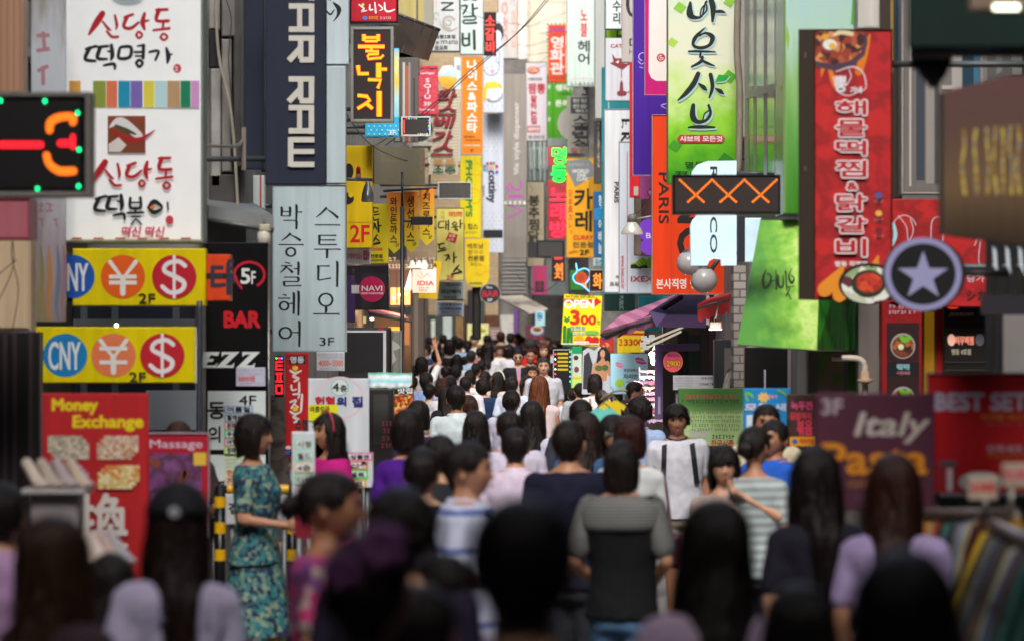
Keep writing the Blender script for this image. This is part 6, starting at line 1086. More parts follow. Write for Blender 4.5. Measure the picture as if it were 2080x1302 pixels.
# posters above crowd at right
s = Sign('poster', 'large pale green board with rows of handwriting behind the man with the backpack', 'poster', (1378, 788, 1512, 905), 33, '', .03, m=grad([(0, '#a8c484'), (.75, '#b0cc8c'), (.86, '#6c9454'), (1, '#4c7c3c')], 2, .36, 0, .12, 6), drop=1)
s.scribble((1392, 798, 1506, 812), 1, '#b85048', 1.2, seed=31); s.scribble((1384, 808, 1504, 820), 1, '#3c5c34', 1, seed=32); s.scribble((1402, 824, 1508, 876), 6, '#6c8c54', .3, seed=33); s.rect((1400, 872, 1438, 888), '#b4b8a8'); s.scribble((1444, 880, 1492, 892), 1, '#3c5434', .5, seed=34); s.text('찬구시즌', (1444, 892, 1490, 906), '#c04838', .8)
s = Sign('poster', 'blue summer poster with a yellow sunburst', 'poster', (1510, 788, 1606, 905), 24.8, '#1c84c4', .03, drop=1); s.poly([(1551 + (14 if i % 2 else 9) * math.cos(i * .3927), 806 + (12 if i % 2 else 8) * math.sin(i * .3927)) for i in range(16)], '#e8b838', 'sunburst'); s.text('바베큐중시', (1544, 801, 1578, 809), '#e0a0b8', .3); s.brush([[(1513, 796, 3), (1524, 800, 6), (1530, 808, 2)], [(1514, 800, 3), (1518, 812, 6)]], '#70b040', 'printed_leaf'); s.brush([[(1580, 792, 4), (1596, 800, 5), (1604, 812, 2)]], '#70b040', 'printed_leaf'); s.text('모든 새', (1512, 818, 1596, 834), '#c8c8e4', 1.4); s.rect((1516, 842, 1544, 870), '#c0d0e0', 'printed_shape')
s = Sign('poster', 'black menu poster with pink brush lettering beside the purple Italian banner', 'poster', (1598, 800, 1660, 905), 24.3, '', .03, m=blot(['#2c1c18', '#4c302c', '#1c1414'], 5, kind='N'), drop=1); s.text('녹두전', (1606, 814, 1650, 832), '#e05080', 1.2); s.text('김밥까지', (1604, 836, 1648, 852), '#d03c4c', 1.1); s.text('볶음', (1618, 852, 1650, 884), '#d83c58', 1.8); s.rect((1604, 886, 1654, 905), '#e89818', 'orange_band'); s.disc(1614, 896, 6, 5, '#2c58a0'); s.text('매운전골', (1624, 890, 1652, 900), '#b83018', .4)
s = Sign('banner', 'dark purple Italian restaurant banner with cream and orange serif words', 'banner', (1655, 798, 1898, 1035), 15.2, '#471a30', .03, drop=1, rough=.6)
s.text('3F', (1668, 808, 1712, 842), '#988c94', 2.4); s.text('Italy', (1738, 836, 1884, 900), '#aca29c', 3, shear=.3); s.text('Pasta', (1668, 898, 1884, 964), '#c07818', 4.4); s.text('이태리 파스타', (1720, 972, 1860, 994), '#8c5c34', .8); s.text('스파게티', (1736, 1002, 1790, 1014), '#6c4c5c', .4)
s = Sign('banner', 'red set menu banner with white capital letters at the right edge', 'banner', (1884, 758, 2150, 1000), 16, '#a81018', .03, drop=1, rim='#7c6468', rimw=2)
s.text('BEST SET!', (1898, 796, 2096, 834), '#a8a4bc', 3.2); s.text('타자몰 배스트 세트', (1992, 840, 2130, 852), '#b07810', .6); s.scribble((2000, 856, 2080, 864), 1, '#b87080', seed=41); s.text('만족세트 세트', (2004, 902, 2120, 920), '#a8808c', 1); s.scribble((2004, 922, 2100, 930), 1, '#b06818', 1, seed=42)
s.rect((1902, 938, 1918, 1000), '#902028', 'printed_cup'); s.rect((1914, 944, 1944, 1000), '#8c1c20', 'printed_cup'); s.disc(1924, 940, 22, 7, '#5c4854', 'printed_cup'); s.rect((1922, 950, 1934, 996), '#c0b0b8', 'printed_cup'); s.disc(1990, 978, 44, 22, '#a8a8ac', 'printed_plate'); s.disc(1992, 978, 32, 13, '', 'printed_food', m=blot(['#a8803c', '#b89858', '#8c4828'], 30))
s = Sign('counter', 'dark green counter under the red set menu banner', 'counter', (1884, 1002, 2150, 1200), 16.5, '#17302c', .4); s.rect((1884, 1010, 2150, 1016), '#2c4c48')
# barrier
r = root('barrier', 'tubular street barrier with yellow and black bands on the left', 'barrier', (kx(515, 23), 23, 0)); k = F / 23
def bl(u, v, d=23): return Vector((kx(u, d), d, kz(v, d))) - r.location
yb = mat('#f0a810', rough=.35); bb = mat('#131316', rough=.3)
tube('post', [bl(447, 1800) * 0 + Vector((bl(447, 990).x, 0, 0)), bl(447, 985)], .033, bb, r, 14); tube('post', [Vector((bl(594, 990).x, 0, 0)), bl(594, 990)], .033, bb, r, 14); tube('rail', [bl(435, 993), bl(606, 993)], .026, mat('#3a3a3c', rough=.25, metal=.3), r, 14)
for u in (447, 594):
    for v0, v1 in ((1008, 1030), (1060, 1083), (1115, 1138)): tube('band', [bl(u, v0), bl(u, v1)], .0345, yb, r, 24).data.shade_flat()
for u0, u1 in ((462, 476), (563, 587)): tube('band', [bl(u0, 993), bl(u1, 993)], .0275, yb, r, 24).data.shade_flat()
s = Sign('notice_board', 'white board with black letters behind the barrier', 'notice', (458, 1004, 590, 1065), 24.2, '#b4b8b8', .03, drop=1); s.text('점심특가', (464, 1020, 585, 1044), '#202020', 1.8)
# shoe displays left
def shoe(lab, u, v, d, c, fl=1):
    r = root('shoe', lab, 'shoe', (kx(u, d), d, kz(v, d)), 'shoes on the white display stands', R(-62))
    V, Q = [], []
    prof = [(-.12, .075, .022, .03), (-.10, .07, .03, .05), (-.05, .045, .03, .05), (0, .02, .034, .045), (.05, .006, .042, .03), (.09, .004, .038, .025), (.115, .004, .015, .014)]
    for x, z0, w, h in prof:
        for a in range(10): t = a * .628; V.append((fl * x, w * math.cos(t) * .8, z0 + h / 2 + h / 2 * math.sin(t)))
    for i in range(len(prof) - 1):
        for a in range(10): b = (a + 1) % 10; Q.append((i * 10 + a, i * 10 + b, (i + 1) * 10 + b, (i + 1) * 10 + a))
    new('upper', V, Q, mat(c, rough=.3), r, smooth=True); tube('heel', [(fl * -.115, 0, .08), (fl * -.105, 0, 0)], .014, mat('#6a4038'), r, 8, .006)
for i, (u, v) in enumerate(((72, 990), (102, 990), (132, 990), (161, 990))): shoe(('first', 'second', 'third', 'fourth')[i] + ' shoe from the left on the tall white display stand', u, v, 15.5, ('#c8b8a8', '#b0a090', '#a89898', '#bca890')[i])
for i, (u, v) in enumerate(((178, 1145), (200, 1145), (222, 1145), (244, 1145))): shoe(('first', 'second', 'third', 'fourth')[i] + ' pale shoe from the left on the lower white stand', u, v, 14, ('#c8b09c', '#d0c0b4', '#b89c90', '#a8a0a0')[i], 1)
for lab, u0, u1, v, d in (('tall white shoe display stand at the left', 52, 182, 990, 15.5), ('lower white shoe display stand in front of the red banner', 168, 250, 1145, 14)):
    r = root('display_stand', lab, 'stand', (kx((u0 + u1) / 2, d), d, 0), 'white shoe stands'); w = (u1 - u0) / 2 / (F / d); z = kz(v, d)
    box('top', (-w, -.15, z - .02, w, .15, z - .001), mat('#b4aeae'), r, .004); box('column', (-w * .75, -.1, .0, w * .75, .1, z - .02), mat('#8f8888'), r, .01)
# clothes rack
r = root('clothes_rack', 'steel clothes rack full of hanging garments at the lower right corner', 'clothes rack', (2.0, 12.3, 0))
def cr(u, v, d): return Vector((kx(u, d), d, kz(v, d))) - r.location
wr = mat('#8a827c', metal=.6, rough=.35)
tube('rail', [cr(1880, 1041, 14.5), cr(2066, 1042, 12.6)], .014, wr, r, 10); tube('rail', [cr(2005, 1055, 13.2), cr(2120, 1110, 10.5)], .017, mat('#b0aaa8', metal=.7, rough=.3), r, 10)
for u, v, d in ((1890, 1041, 14.5), (2066, 1042, 12.6), (2006, 1056, 13.2)):
    p = cr(u, v, d); tube('post', [p, Vector((p.x, p.y, 0))], .014, wr, r, 8)
tube('tag_post', [cr(2001, 1050, 13), cr(2001, 1010, 13)], .01, wr, r); tube('tag_post', [cr(2050, 1060, 12.4), cr(2056, 990, 12.4)], .01, wr, r)
for i in range(20): 
    t = i / 19; p = cr(1880, 1041, 14.5).lerp(cr(2066, 1042, 12.6), t); tube('hook', [p + Vector((0, 0, .016)), p + Vector((.012, 0, 0)), p + Vector((0, 0, -.03))], .003, wr, r, 5)
def garment(lab, u, v, d, w, h, c, tilt=.0):
    g = root('hanging_garment', lab, 'garment', (kx(u, d), d, kz(v, d)), 'garments on the clothes rack'); V, Q = [], []
    n = 9
    for j in range(7):
        t = j / 6
        for i in range(n + 1):
            a = i / n * 2 - 1; ww = w * (.35 + .65 * min(1, t * 3.2)) * (1 - .1 * t)
            V.append((a * ww + tilt * t * h, .03 * math.sin(i * 1.7 + j * .5) + .02 * a, -t * h - .03 * abs(a) * (1 - t)))
    for j in range(6):
        for i in range(n): k = j * (n + 1) + i; Q.append((k, k + n + 1, k + n + 2, k + 1))
    o = new('cloth', V, Q, mat(c, rough=.9, var=.3, scale=12), g, smooth=True); m_ = o.modifiers.new('s', 'SOLIDIFY'); m_.thickness = .02
    tube('hanger', [(-w * .5, 0, -.01), (0, 0, .03), (w * .5, 0, -.01)], .006, mat('#4a3c34'), g, 6)
gc = [('mustard', '#8c6c24'), ('orange', '#a8641f'), ('tan', '#8c7048'), ('rust red', '#7c2c1c'), ('black', '#1a1a1e'), ('sea green', '#345c54'), ('navy', '#1c2438'), ('mid grey', '#5c5854'), ('pale blue', '#707c94'), ('cream', '#94886c'), ('dark brown', '#3c2820'), ('crimson', '#7c1820'), ('charcoal', '#2a2a2e'), ('salmon pink', '#a06860'), ('olive', '#4c4c28'), ('amber', '#a07820')]
for i, (n_, c) in enumerate(gc):
    t = i / 15; garment(n_ + ' garment among those hanging on the back rail of the rack', 1890 + 170 * t, 1049, 14.5 - 1.9 * t - .05, .09, random.uniform(.5, .8), c, random.uniform(-.05, .05))
for i, (n_, c) in enumerate((('black', '#151518'), ('bright yellow', '#a88c1c'), ('dark olive', '#3c3828'), ('stone grey', '#5c5850'), ('blue denim', '#223850'), ('brown check', '#44342c'), ('dark grey', '#2c2a2c'), ('cream', '#8c8470'), ('faded denim', '#34485c'), ('wine red', '#4c1820'), ('teal green', '#204440'))):
    t = i / 10; garment(n_ + ' garment slanting down from the nearer rail', 2006 + 100 * t, 1064 + 50 * t, 13.1 - 2.4 * t, .07, .6 + .2 * ((i * 7) % 3) / 2, c, -.22 - .03 * (i % 3))
for lab, b, d, t in (('white card with a red four thousand nine hundred price', (1966, 965, 2026, 1016), 12.9, '4,900'), ('pink and white price card at the right edge', (2036, 940, 2110, 990), 12.2, '9,900')):
    s = Sign('price_card', lab, 'price card', b, d, '#b8a494', .01); s.text(t, (b[0] + 4, b[1] + 14, b[2] - 4, b[3] - 14), '#c02c28' if t[0] == '4' else '#d83c5c', 1.8)
# mint and yellow T-shirts for sale
def tee(lab, u, v, d, w, c, emb):
    g = root('display_shirt', lab, 'T-shirt', (kx(u, d), d, kz(v, d)), 'T-shirts on sale'); P_ = [(-.12, 0), (-.06, 0), (0, -.035), (.06, 0), (.12, 0), (.3, -.12), (.25, -.22), (.19, -.17), (.19, -.62), (-.19, -.62), (-.19, -.17), (-.25, -.22), (-.3, -.12)]
    k = w / .5; new('cloth', *prismg([(x * k, z * k) for x, z in P_][::-1], -.02, .02), mat(c, rough=.85, var=.12), g); tube('hanger', [(-.2 * k, 0, -.03), (0, 0, .04), (.2 * k, 0, -.03)], .006, mat('#7c6a58'), g, 6); tube('hook', [(0, 0, .03), (.01, 0, .08), (-.01, 0, .1)], .004, mat('#7c7c7c', metal=.6), g, 6)
    if emb: new('emblem', [(-.04, -.025, -.32), (.04, -.025, -.32), (.05, -.025, -.2), (-.05, -.025, -.2)], [(0, 1, 2, 3)], mat('#2868a8'), g); new('emblem', [(-.035, -.026, -.2), (.035, -.026, -.2), (.035, -.026, -.15), (-.035, -.026, -.15)], [(0, 1, 2, 3)], mat('#c04830'), g)
    else: new('emblem', *latheg([(.03, 0), (.03, .004)], 14, (0, -.022, -.12), 'y'), mat('#e4e4e0'), g)
tee('mint green T-shirt with a small coloured print for sale above the heads', 1226, 828, 27, .2, '#6cc8bc', 1); tee('yellow T-shirt for sale behind the mint green one', 1243, 813, 28, .17, '#e0c01c', 0)
wt('display_rail', 'slanting brass rail carrying the T-shirts for sale', 'rail', [(1218, 812, 28), (1250, 794, 28), (1275, 793, 28)], .008, mat('#8c7450', metal=.6))
for lab, u, v, d, c in (('pink shirt hanging in the purple doorway', 1328, 714, 42.4, '#d8a0a8'),): tee(lab, u, v, d, .1, c, 0)
garment('grey jacket hanging in the dark steel doorway', 1488, 752, 33.5, .1, .5, '#8c8880'); garment('dark red cardigan hanging in the dark steel doorway', 1500, 762, 33.3, .09, .45, '#8c2420')
# neon ice cream
s = Sign('neon_sign', 'neon ice cream cone sign with a blue outline beside the green poster', 'neon sign', (1164, 536, 1198, 592), 58, '', .06, m=mat('#c04818'), poly=[(1170, 558), (1178, 552), (1190, 556), (1196, 570), (1190, 580), (1176, 580), (1168, 572)], group=G2)
s.brush([[(1170, 536, 2), (1173, 550, 2), (1186, 546, 2), (1197, 552, 2), (1196, 568, 2), (1188, 580, 2), (1196, 592, 2)], [(1170, 536, 2), (1172, 552, 2), (1164, 562, 2), (1168, 574, 2), (1182, 580, 2), (1196, 592, 2)]], '#5090ff', emit=2.2); s.disc(1180, 565, 7, 7, '#a83c18'); s.poly([(1180, 576), (1190, 576), (1194, 590)], '#d8a860')
s = Sign('poster', 'small green sign behind the neon ice cream cone', 'poster', (1158, 550, 1186, 590), 62, '#2c7828', .05)
s = Sign('led_sign', 'small dot matrix sign with one orange letter beside the neon cone', 'led sign', (1198, 550, 1224, 592), 57, '#241418', .1, rim='#b8b0a8', rimw=1.2, group=G2); s.text('화', (1204, 556, 1223, 588), '', 1.2, m=led('#ff9020', .014, '#ff4810', 3))
# ------------------------------------------------------------ PEOPLE
def remesh(V, Q, vox, smooth=6):
    me = bpy.data.meshes.new('w'); me.from_pydata([tuple(v) for v in V], [], Q); o = bpy.data.objects.new('w', me); COL.objects.link(o)
    m = o.modifiers.new('r', 'REMESH'); m.mode = 'VOXEL'; m.voxel_size = vox
    m2 = o.modifiers.new('s', 'SMOOTH'); m2.factor = .5; m2.iterations = smooth
    dg = bpy.context.evaluated_depsgraph_get(); out = bpy.data.meshes.new_from_object(o.evaluated_get(dg)); bpy.data.objects.remove(o)
    v = [tuple(p.co) for p in out.vertices]; f = [tuple(p.vertices) for p in out.polygons]; bpy.data.meshes.remove(out); return v, f
def capsg(a, b, ra, rb, n=12, m=3, flat=1.0):
    a, b = Vector(a), Vector(b); t = (b - a).normalized(); x = t.cross(Vector((0, 1, 0)) if abs(t.y) < .8 else Vector((1, 0, 0))).normalized(); y = t.cross(x)
    pr = [(-math.cos(i * math.pi / 2 / m) * ra, math.sin(i * math.pi / 2 / m) * ra, 0) for i in range(m + 1)] + [(math.sin(i * math.pi / 2 / m) * rb, math.cos(i * math.pi / 2 / m) * rb, 1) for i in range(m + 1)]
    V, Q = [], []
    for h, r_, e in pr:
        c = (b if e else a) + t * h; r_ = max(r_, .0008)
        for k in range(n): w = 2 * math.pi * k / n; V.append(c + x * math.cos(w) * r_ + y * math.sin(w) * r_ * flat)
    for i in range(len(pr) - 1):
        for k in range(n): j = (k + 1) % n; Q.append((i * n + k, i * n + j, (i + 1) * n + j, (i + 1) * n + k))
    Q.append(tuple(range(n - 1, -1, -1))); Q.append(tuple((len(pr) - 1) * n + k for k in range(n))); return V, Q
def loftg(rings, n=28, off=0.0, sq=2.3):
    V, Q = [], []
    for z, rx, ry, cy in rings:
        for k in range(n):
            w = 2 * math.pi * k / n; c, s_ = math.cos(w), math.sin(w)
            e = (abs(c) ** sq + abs(s_) ** sq) ** (-1 / sq); V.append((c * e * (rx + off), cy + s_ * e * (ry + off), z))
    for i in range(len(rings) - 1):
        for k in range(n): j = (k + 1) % n; Q.append((i * n + k, i * n + j, (i + 1) * n + j, (i + 1) * n + k))
    Q.append(tuple(range(n - 1, -1, -1))); Q.append(tuple((len(rings) - 1) * n + k for k in range(n))); return V, Q
TORSO = {'m': [(.80, .15, .105, .01), (.90, .168, .118, .012), (1.0, .155, .108, .0), (1.10, .150, .104, -.005), (1.22, .168, .112, .0), (1.32, .185, .118, .005), (1.40, .188, .100, .012), (1.445, .14, .075, .015), (1.475, .075, .062, .015)],
         'f': [(.80, .15, .110, .012), (.90, .170, .122, .015), (1.0, .150, .105, .005), (1.08, .128, .090, .0), (1.20, .142, .108, -.008), (1.28, .152, .118, -.012), (1.37, .165, .092, .008), (1.42, .12, .070, .012), (1.455, .06, .055, .015)]}
HC = 1.598  # centre of the head
def headg():
    bm = bmesh.new(); bmesh.ops.create_icosphere(bm, subdivisions=5, radius=1)
    V = []
    for v in bm.verts:
        x, y, z = v.co; g = lambda px, pz, sx, sz: math.exp(-((x - px) / sx) ** 2 - ((z - pz) / sz) ** 2) if y < 0 else 0
        X, Y, Z = x * .076, y * .096, z * .117
        if z < 0: k = (-z); X *= 1 - .33 * k ** 1.4; 
        if z < -.1 and y > 0: Y *= 1 - .42 * min(1, -z)
        if y < 0: Y = -(.096 * abs(y) ** .82) * (1 - .06 * abs(z))
        d = 0
        pz = -.02 if z > -.02 else z
        nose = math.exp(-(x / .13) ** 2) * (max(0, 1 - abs(z + .30) / .30) if z < -.30 + .0 and z > -.42 else 0)
        t = (.12 - z) / .42
        nz = 0
        if 0 < t <= 1: nz = t ** 1.3
        elif t > 1: nz = max(0, 1 - (t - 1) * 5)
        if y < 0: d += .024 * nz * math.exp(-(x / (.10 + .09 * min(1, max(0, t)))) ** 2)
        d -= .010 * (g(.42, .08, .2, .13) + g(-.42, .08, .2, .13)); d += .006 * g(0, .27, .6, .1); d += .007 * (g(0, -.5, .26, .05) + g(0, -.62, .22, .05)); d -= .004 * g(0, -.56, .25, .03); d += .008 * g(0, -.86, .25, .14); d += .004 * (g(.5, -.2, .22, .2) + g(-.5, -.2, .22, .2))
        V.append((X, Y - d, Z))
    Q = [tuple(p.index for p in f.verts) for f in bm.faces]; bm.free()
    for s_ in (-1, 1):
        bm = bmesh.new(); bmesh.ops.create_icosphere(bm, subdivisions=3, radius=1)
        n = len(V)
        for v in bm.verts:
            x, y, z = v.co; X, Y, Z = x * .010, y * .018 * (1 + .25 * z), z * .031
            if x * s_ > 0 and (y * y + z * z) < .35: X *= .3
            V.append((s_ * .077 + X + .35 * s_ * max(0, Y), .012 + Y, -.008 + Z + .1 * Y))
        Q += [tuple(n + p.index for p in f.verts) for f in bm.faces]; bm.free()
    return V, Q
HEAD = headg()
def handg():
    V, Q = [], []
    addg(V, Q, capsg((0, 0, 0), (0, 0, -.075), .026, .036, 14, 3, .42))
    for i, (x, L_, r_) in enumerate(((-.030, .062, .0088), (-.010, .072, .0092), (.011, .067, .0088), (.030, .052, .0078))):
        a = Vector((x * .95, 0, -.080)); b = a + Vector((x * .12, -.008, -L_ * .45)); c = b + Vector((0, -.020, -L_ * .32)); d = c + Vector((0, -.018, -L_ * .12))
        addg(V, Q, capsg(a, b, r_, r_ * .95, 8, 2)); addg(V, Q, capsg(b, c, r_ * .95, r_ * .88, 8, 2)); addg(V, Q, capsg(c, d, r_ * .88, r_ * .75, 8, 2))
    addg(V, Q, capsg((-.022, -.004, -.022), (-.046, -.018, -.055), .013, .010, 8, 2)); addg(V, Q, capsg((-.046, -.018, -.055), (-.048, -.030, -.082), .010, .0085, 8, 2))
    return remesh(V, Q, .0042, 3)
HAND = handg()
POSE = {  # elbow, wrist for the right (-x) arm and the left (+x) arm, stride
 'stand': ((-.212, .03, 1.13), (-.205, -.04, .89), (.212, .03, 1.13), (.205, -.04, .89), .0),
 'walk': ((-.212, .10, 1.14), (-.21, .03, .90), (.212, -.04, 1.13), (.20, -.20, .95), .16),
 'raise': ((-.30, -.10, 1.63), (-.24, -.14, 1.87), (.215, .03, 1.13), (.205, -.10, .90), .0),
 'neck': ((-.215, .03, 1.13), (-.20, -.10, .91), (.36, -.16, 1.30), (.13, -.13, 1.42), .0),
 'hold': ((-.235, .04, 1.13), (-.20, -.22, 1.09), (.24, .05, 1.13), (.16, -.20, 1.04), .08),
 'bent': ((-.245, .06, 1.14), (-.15, -.12, 1.03), (.245, .06, 1.14), (.17, -.12, 1.03), .06)}
def mshape(x): return x
def limbs(sex, pose):
    e1, w1, e2, w2, st = POSE[pose]; k = 1.0 if sex == 'm' else .9; sh = .168 if sex == 'm' else .142
    sz = 1.395 if sex == 'm' else 1.365
    A = []
    for sg, e, w in ((-1, e1, w1), (1, e2, w2)):
        e = (e[0] * (1 if sex == 'm' else .92), e[1], e[2]); w = (w[0] * (1 if sex == 'm' else .92), w[1], w[2])
        A.append(((sg * sh, .012, sz), e, w))
    Lg = []
    for sg in (-1, 1):
        s_ = st * sg; Lg.append(((sg * .085, .01, .86), (sg * .09, -.02 - s_ * .7, .49), (sg * .09, .04 - s_ * 1.5 + (.08 if s_ < 0 else 0), .10 + (.04 if s_ < 0 else 0))))
    return A, Lg, k
BC = {}
def wrinkle(V, amp, sc=9, seed=0):
    out = []
    for v in V:
        p = Vector(v); n_ = noise.noise_vector(Vector((p.x * sc, p.y * sc, p.z * sc * .7 + seed))); out.append(tuple(p + n_ * amp))
    return out
def bodymesh(sex, pose):
    key = ('body', sex, pose)
    if key in BC: return BC[key]
    A, Lg, k = limbs(sex, pose); V, Q = [], []
    addg(V, Q, loftg(TORSO[sex])); nk = .052 if sex == 'm' else .044
    addg(V, Q, capsg((0, .018, 1.40), (0, .008, 1.56), nk * 1.15, nk, 14))
    for s_, e, w in A:
        addg(V, Q, capsg(s_, e, .052 * k, .040 * k)); addg(V, Q, capsg(e, w, .040 * k, .026 * k))
    for h, kn, an in Lg:
        addg(V, Q, capsg(h, kn, .088, .056)); addg(V, Q, capsg(kn, an, .054, .036)); addg(V, Q, capsg((an[0], an[1] + .01, an[2] - .055), (an[0], an[1] - .14, an[2] - .065), .036, .028, 10, 3, .8))
    V, Q = remesh(V, Q, .016, 5)
    addg(V, Q, ([(x, y, z + HC) for x, y, z in HEAD[0]], HEAD[1]))
    for (s_, e, w), sg in zip(A, (-1, 1)):
        d = (Vector(w) - Vector(e)).normalized(); q = Vector((0, 0, -1)).rotation_difference(d).to_matrix()
        rz = Matrix.Rotation(R(-80 * sg), 3, 'Z'); mir = Matrix.Scale(-1 if sg > 0 else 1, 3, Vector((1, 0, 0)))
        hv = [tuple(Vector(w) - d * .012 + q @ (rz @ (mir @ Vector(p)))) for p in HAND[0]]
        addg(V, Q, (hv, [f[::-1] for f in HAND[1]] if sg > 0 else HAND[1]))
    me = bpy.data.meshes.new('body'); me.from_pydata(V, [], Q); me.shade_smooth(); me.materials.append(None); BC[key] = me; return me
def clothmesh(kind, sex, pose):
    key = (kind, sex, pose)
    if key in BC: return BC[key]
    A, Lg, k = limbs(sex, pose); V, Q = [], []; T = TORSO[sex]; r = random.Random(hash(kind) % 99)
    if kind in ('tee', 'long', 'sleeveless', 'suit'):
        hem = .86 if kind != 'suit' else .78
        off = .025 if kind != 'suit' else .034
        zt = 1.452 if sex == 'm' else 1.425
        rg = [(z, rx, ry, cy) for z, rx, ry, cy in T if hem < z < zt]
        rg = [(hem, rg[0][1] + .008, rg[0][2] + .006, rg[0][3])] + rg + [(zt + .004, .078, .066, .015)]
        addg(V, Q, loftg(rg, 32, off))
        for s_, e, w in A:
            S_, E_, W_ = Vector(s_), Vector(e), Vector(w)
            if kind == 'tee': addg(V, Q, capsg(S_, S_.lerp(E_, .72), .066 * k, .060 * k, 14, 3))
            elif kind == 'sleeveless': addg(V, Q, capsg(S_, S_.lerp(E_, .12), .062 * k, .058 * k, 14, 3))
            else: addg(V, Q, capsg(S_, E_, .068 * k, .056 * k, 14)); addg(V, Q, capsg(E_, E_.lerp(W_, .95), .056 * k, .042 * k, 14))
        V, Q = remesh(V, Q, .012, 4); V = wrinkle(wrinkle(V, .008, 8, 3), .004, 24, 9)
    elif kind == 'trousers':
        addg(V, Q, loftg([(.80, .155, .115, .012), (.90, .170, .122, .012), (.97, .160, .114, .0), (1.0, .155, .108, 0)], 28, .012))
        for h, kn, an in Lg: addg(V, Q, capsg(h, kn, .098, .074)); addg(V, Q, capsg(kn, (an[0], an[1], an[2] - .02), .073, .062))
        V, Q = remesh(V, Q, .018, 5); V = wrinkle(V, .006, 8, 7)
    elif kind == 'shorts':
        addg(V, Q, loftg([(.80, .155, .115, .012), (.90, .170, .122, .012), (1.0, .155, .108, 0)], 28, .014))
        for h, kn, an in Lg: addg(V, Q, capsg(h, Vector(h).lerp(Vector(kn), .75), .100, .088))
        V, Q = remesh(V, Q, .018, 5); V = wrinkle(V, .005, 8, 7)
    elif kind == 'skirt':
        n = 48; V, Q = [], []
        for j in range(10):
            t = j / 9; z = 1.03 - .58 * t
            for i in range(n):
                w = 2 * math.pi * i / n; rr = 1 + .06 * t * math.sin(w * 9) ; rx = (.135 + .12 * t ** .8) * rr; ry = (.105 + .11 * t ** .8) * rr; V.append((rx * math.cos(w), .01 + ry * math.sin(w), z))
        for j in range(9):
            for i in range(n): a = (i + 1) % n; Q.append((j * n + i, (j + 1) * n + i, (j + 1) * n + a, j * n + a))
    elif kind == 'collar':
        rr = .062 if sex == 'm' else .054; z0 = 1.445 if sex == 'm' else 1.425; n = 28
        for j, (dr, z) in enumerate(((.012, z0 - .005), (.004, z0 + .034), (.016, z0 + .036), (.034, z0 - .004), (.026, z0 - .012))):
            for i in range(n): w = 2 * math.pi * i / n; f = -math.sin(w); V.append(((rr + dr) * math.cos(w), .014 + (rr + dr) * math.sin(w), z - .016 * max(0, f) ** 2))
        for j in range(5):
            jj = (j + 1) % 5
            for i in range(n): a = (i + 1) % n; Q.append((j * n + i, j * n + a, jj * n + a, jj * n + i))
    elif kind == 'shoes':
        for h, kn, an in Lg: addg(V, Q, capsg((an[0], an[1] + .02, an[2] - .052), (an[0], an[1] - .15, an[2] - .062), .048, .038, 12, 3, .85))
    me = bpy.data.meshes.new(kind); me.from_pydata(V, [], Q); me.shade_smooth(); me.materials.append(None); BC[key] = me; return me
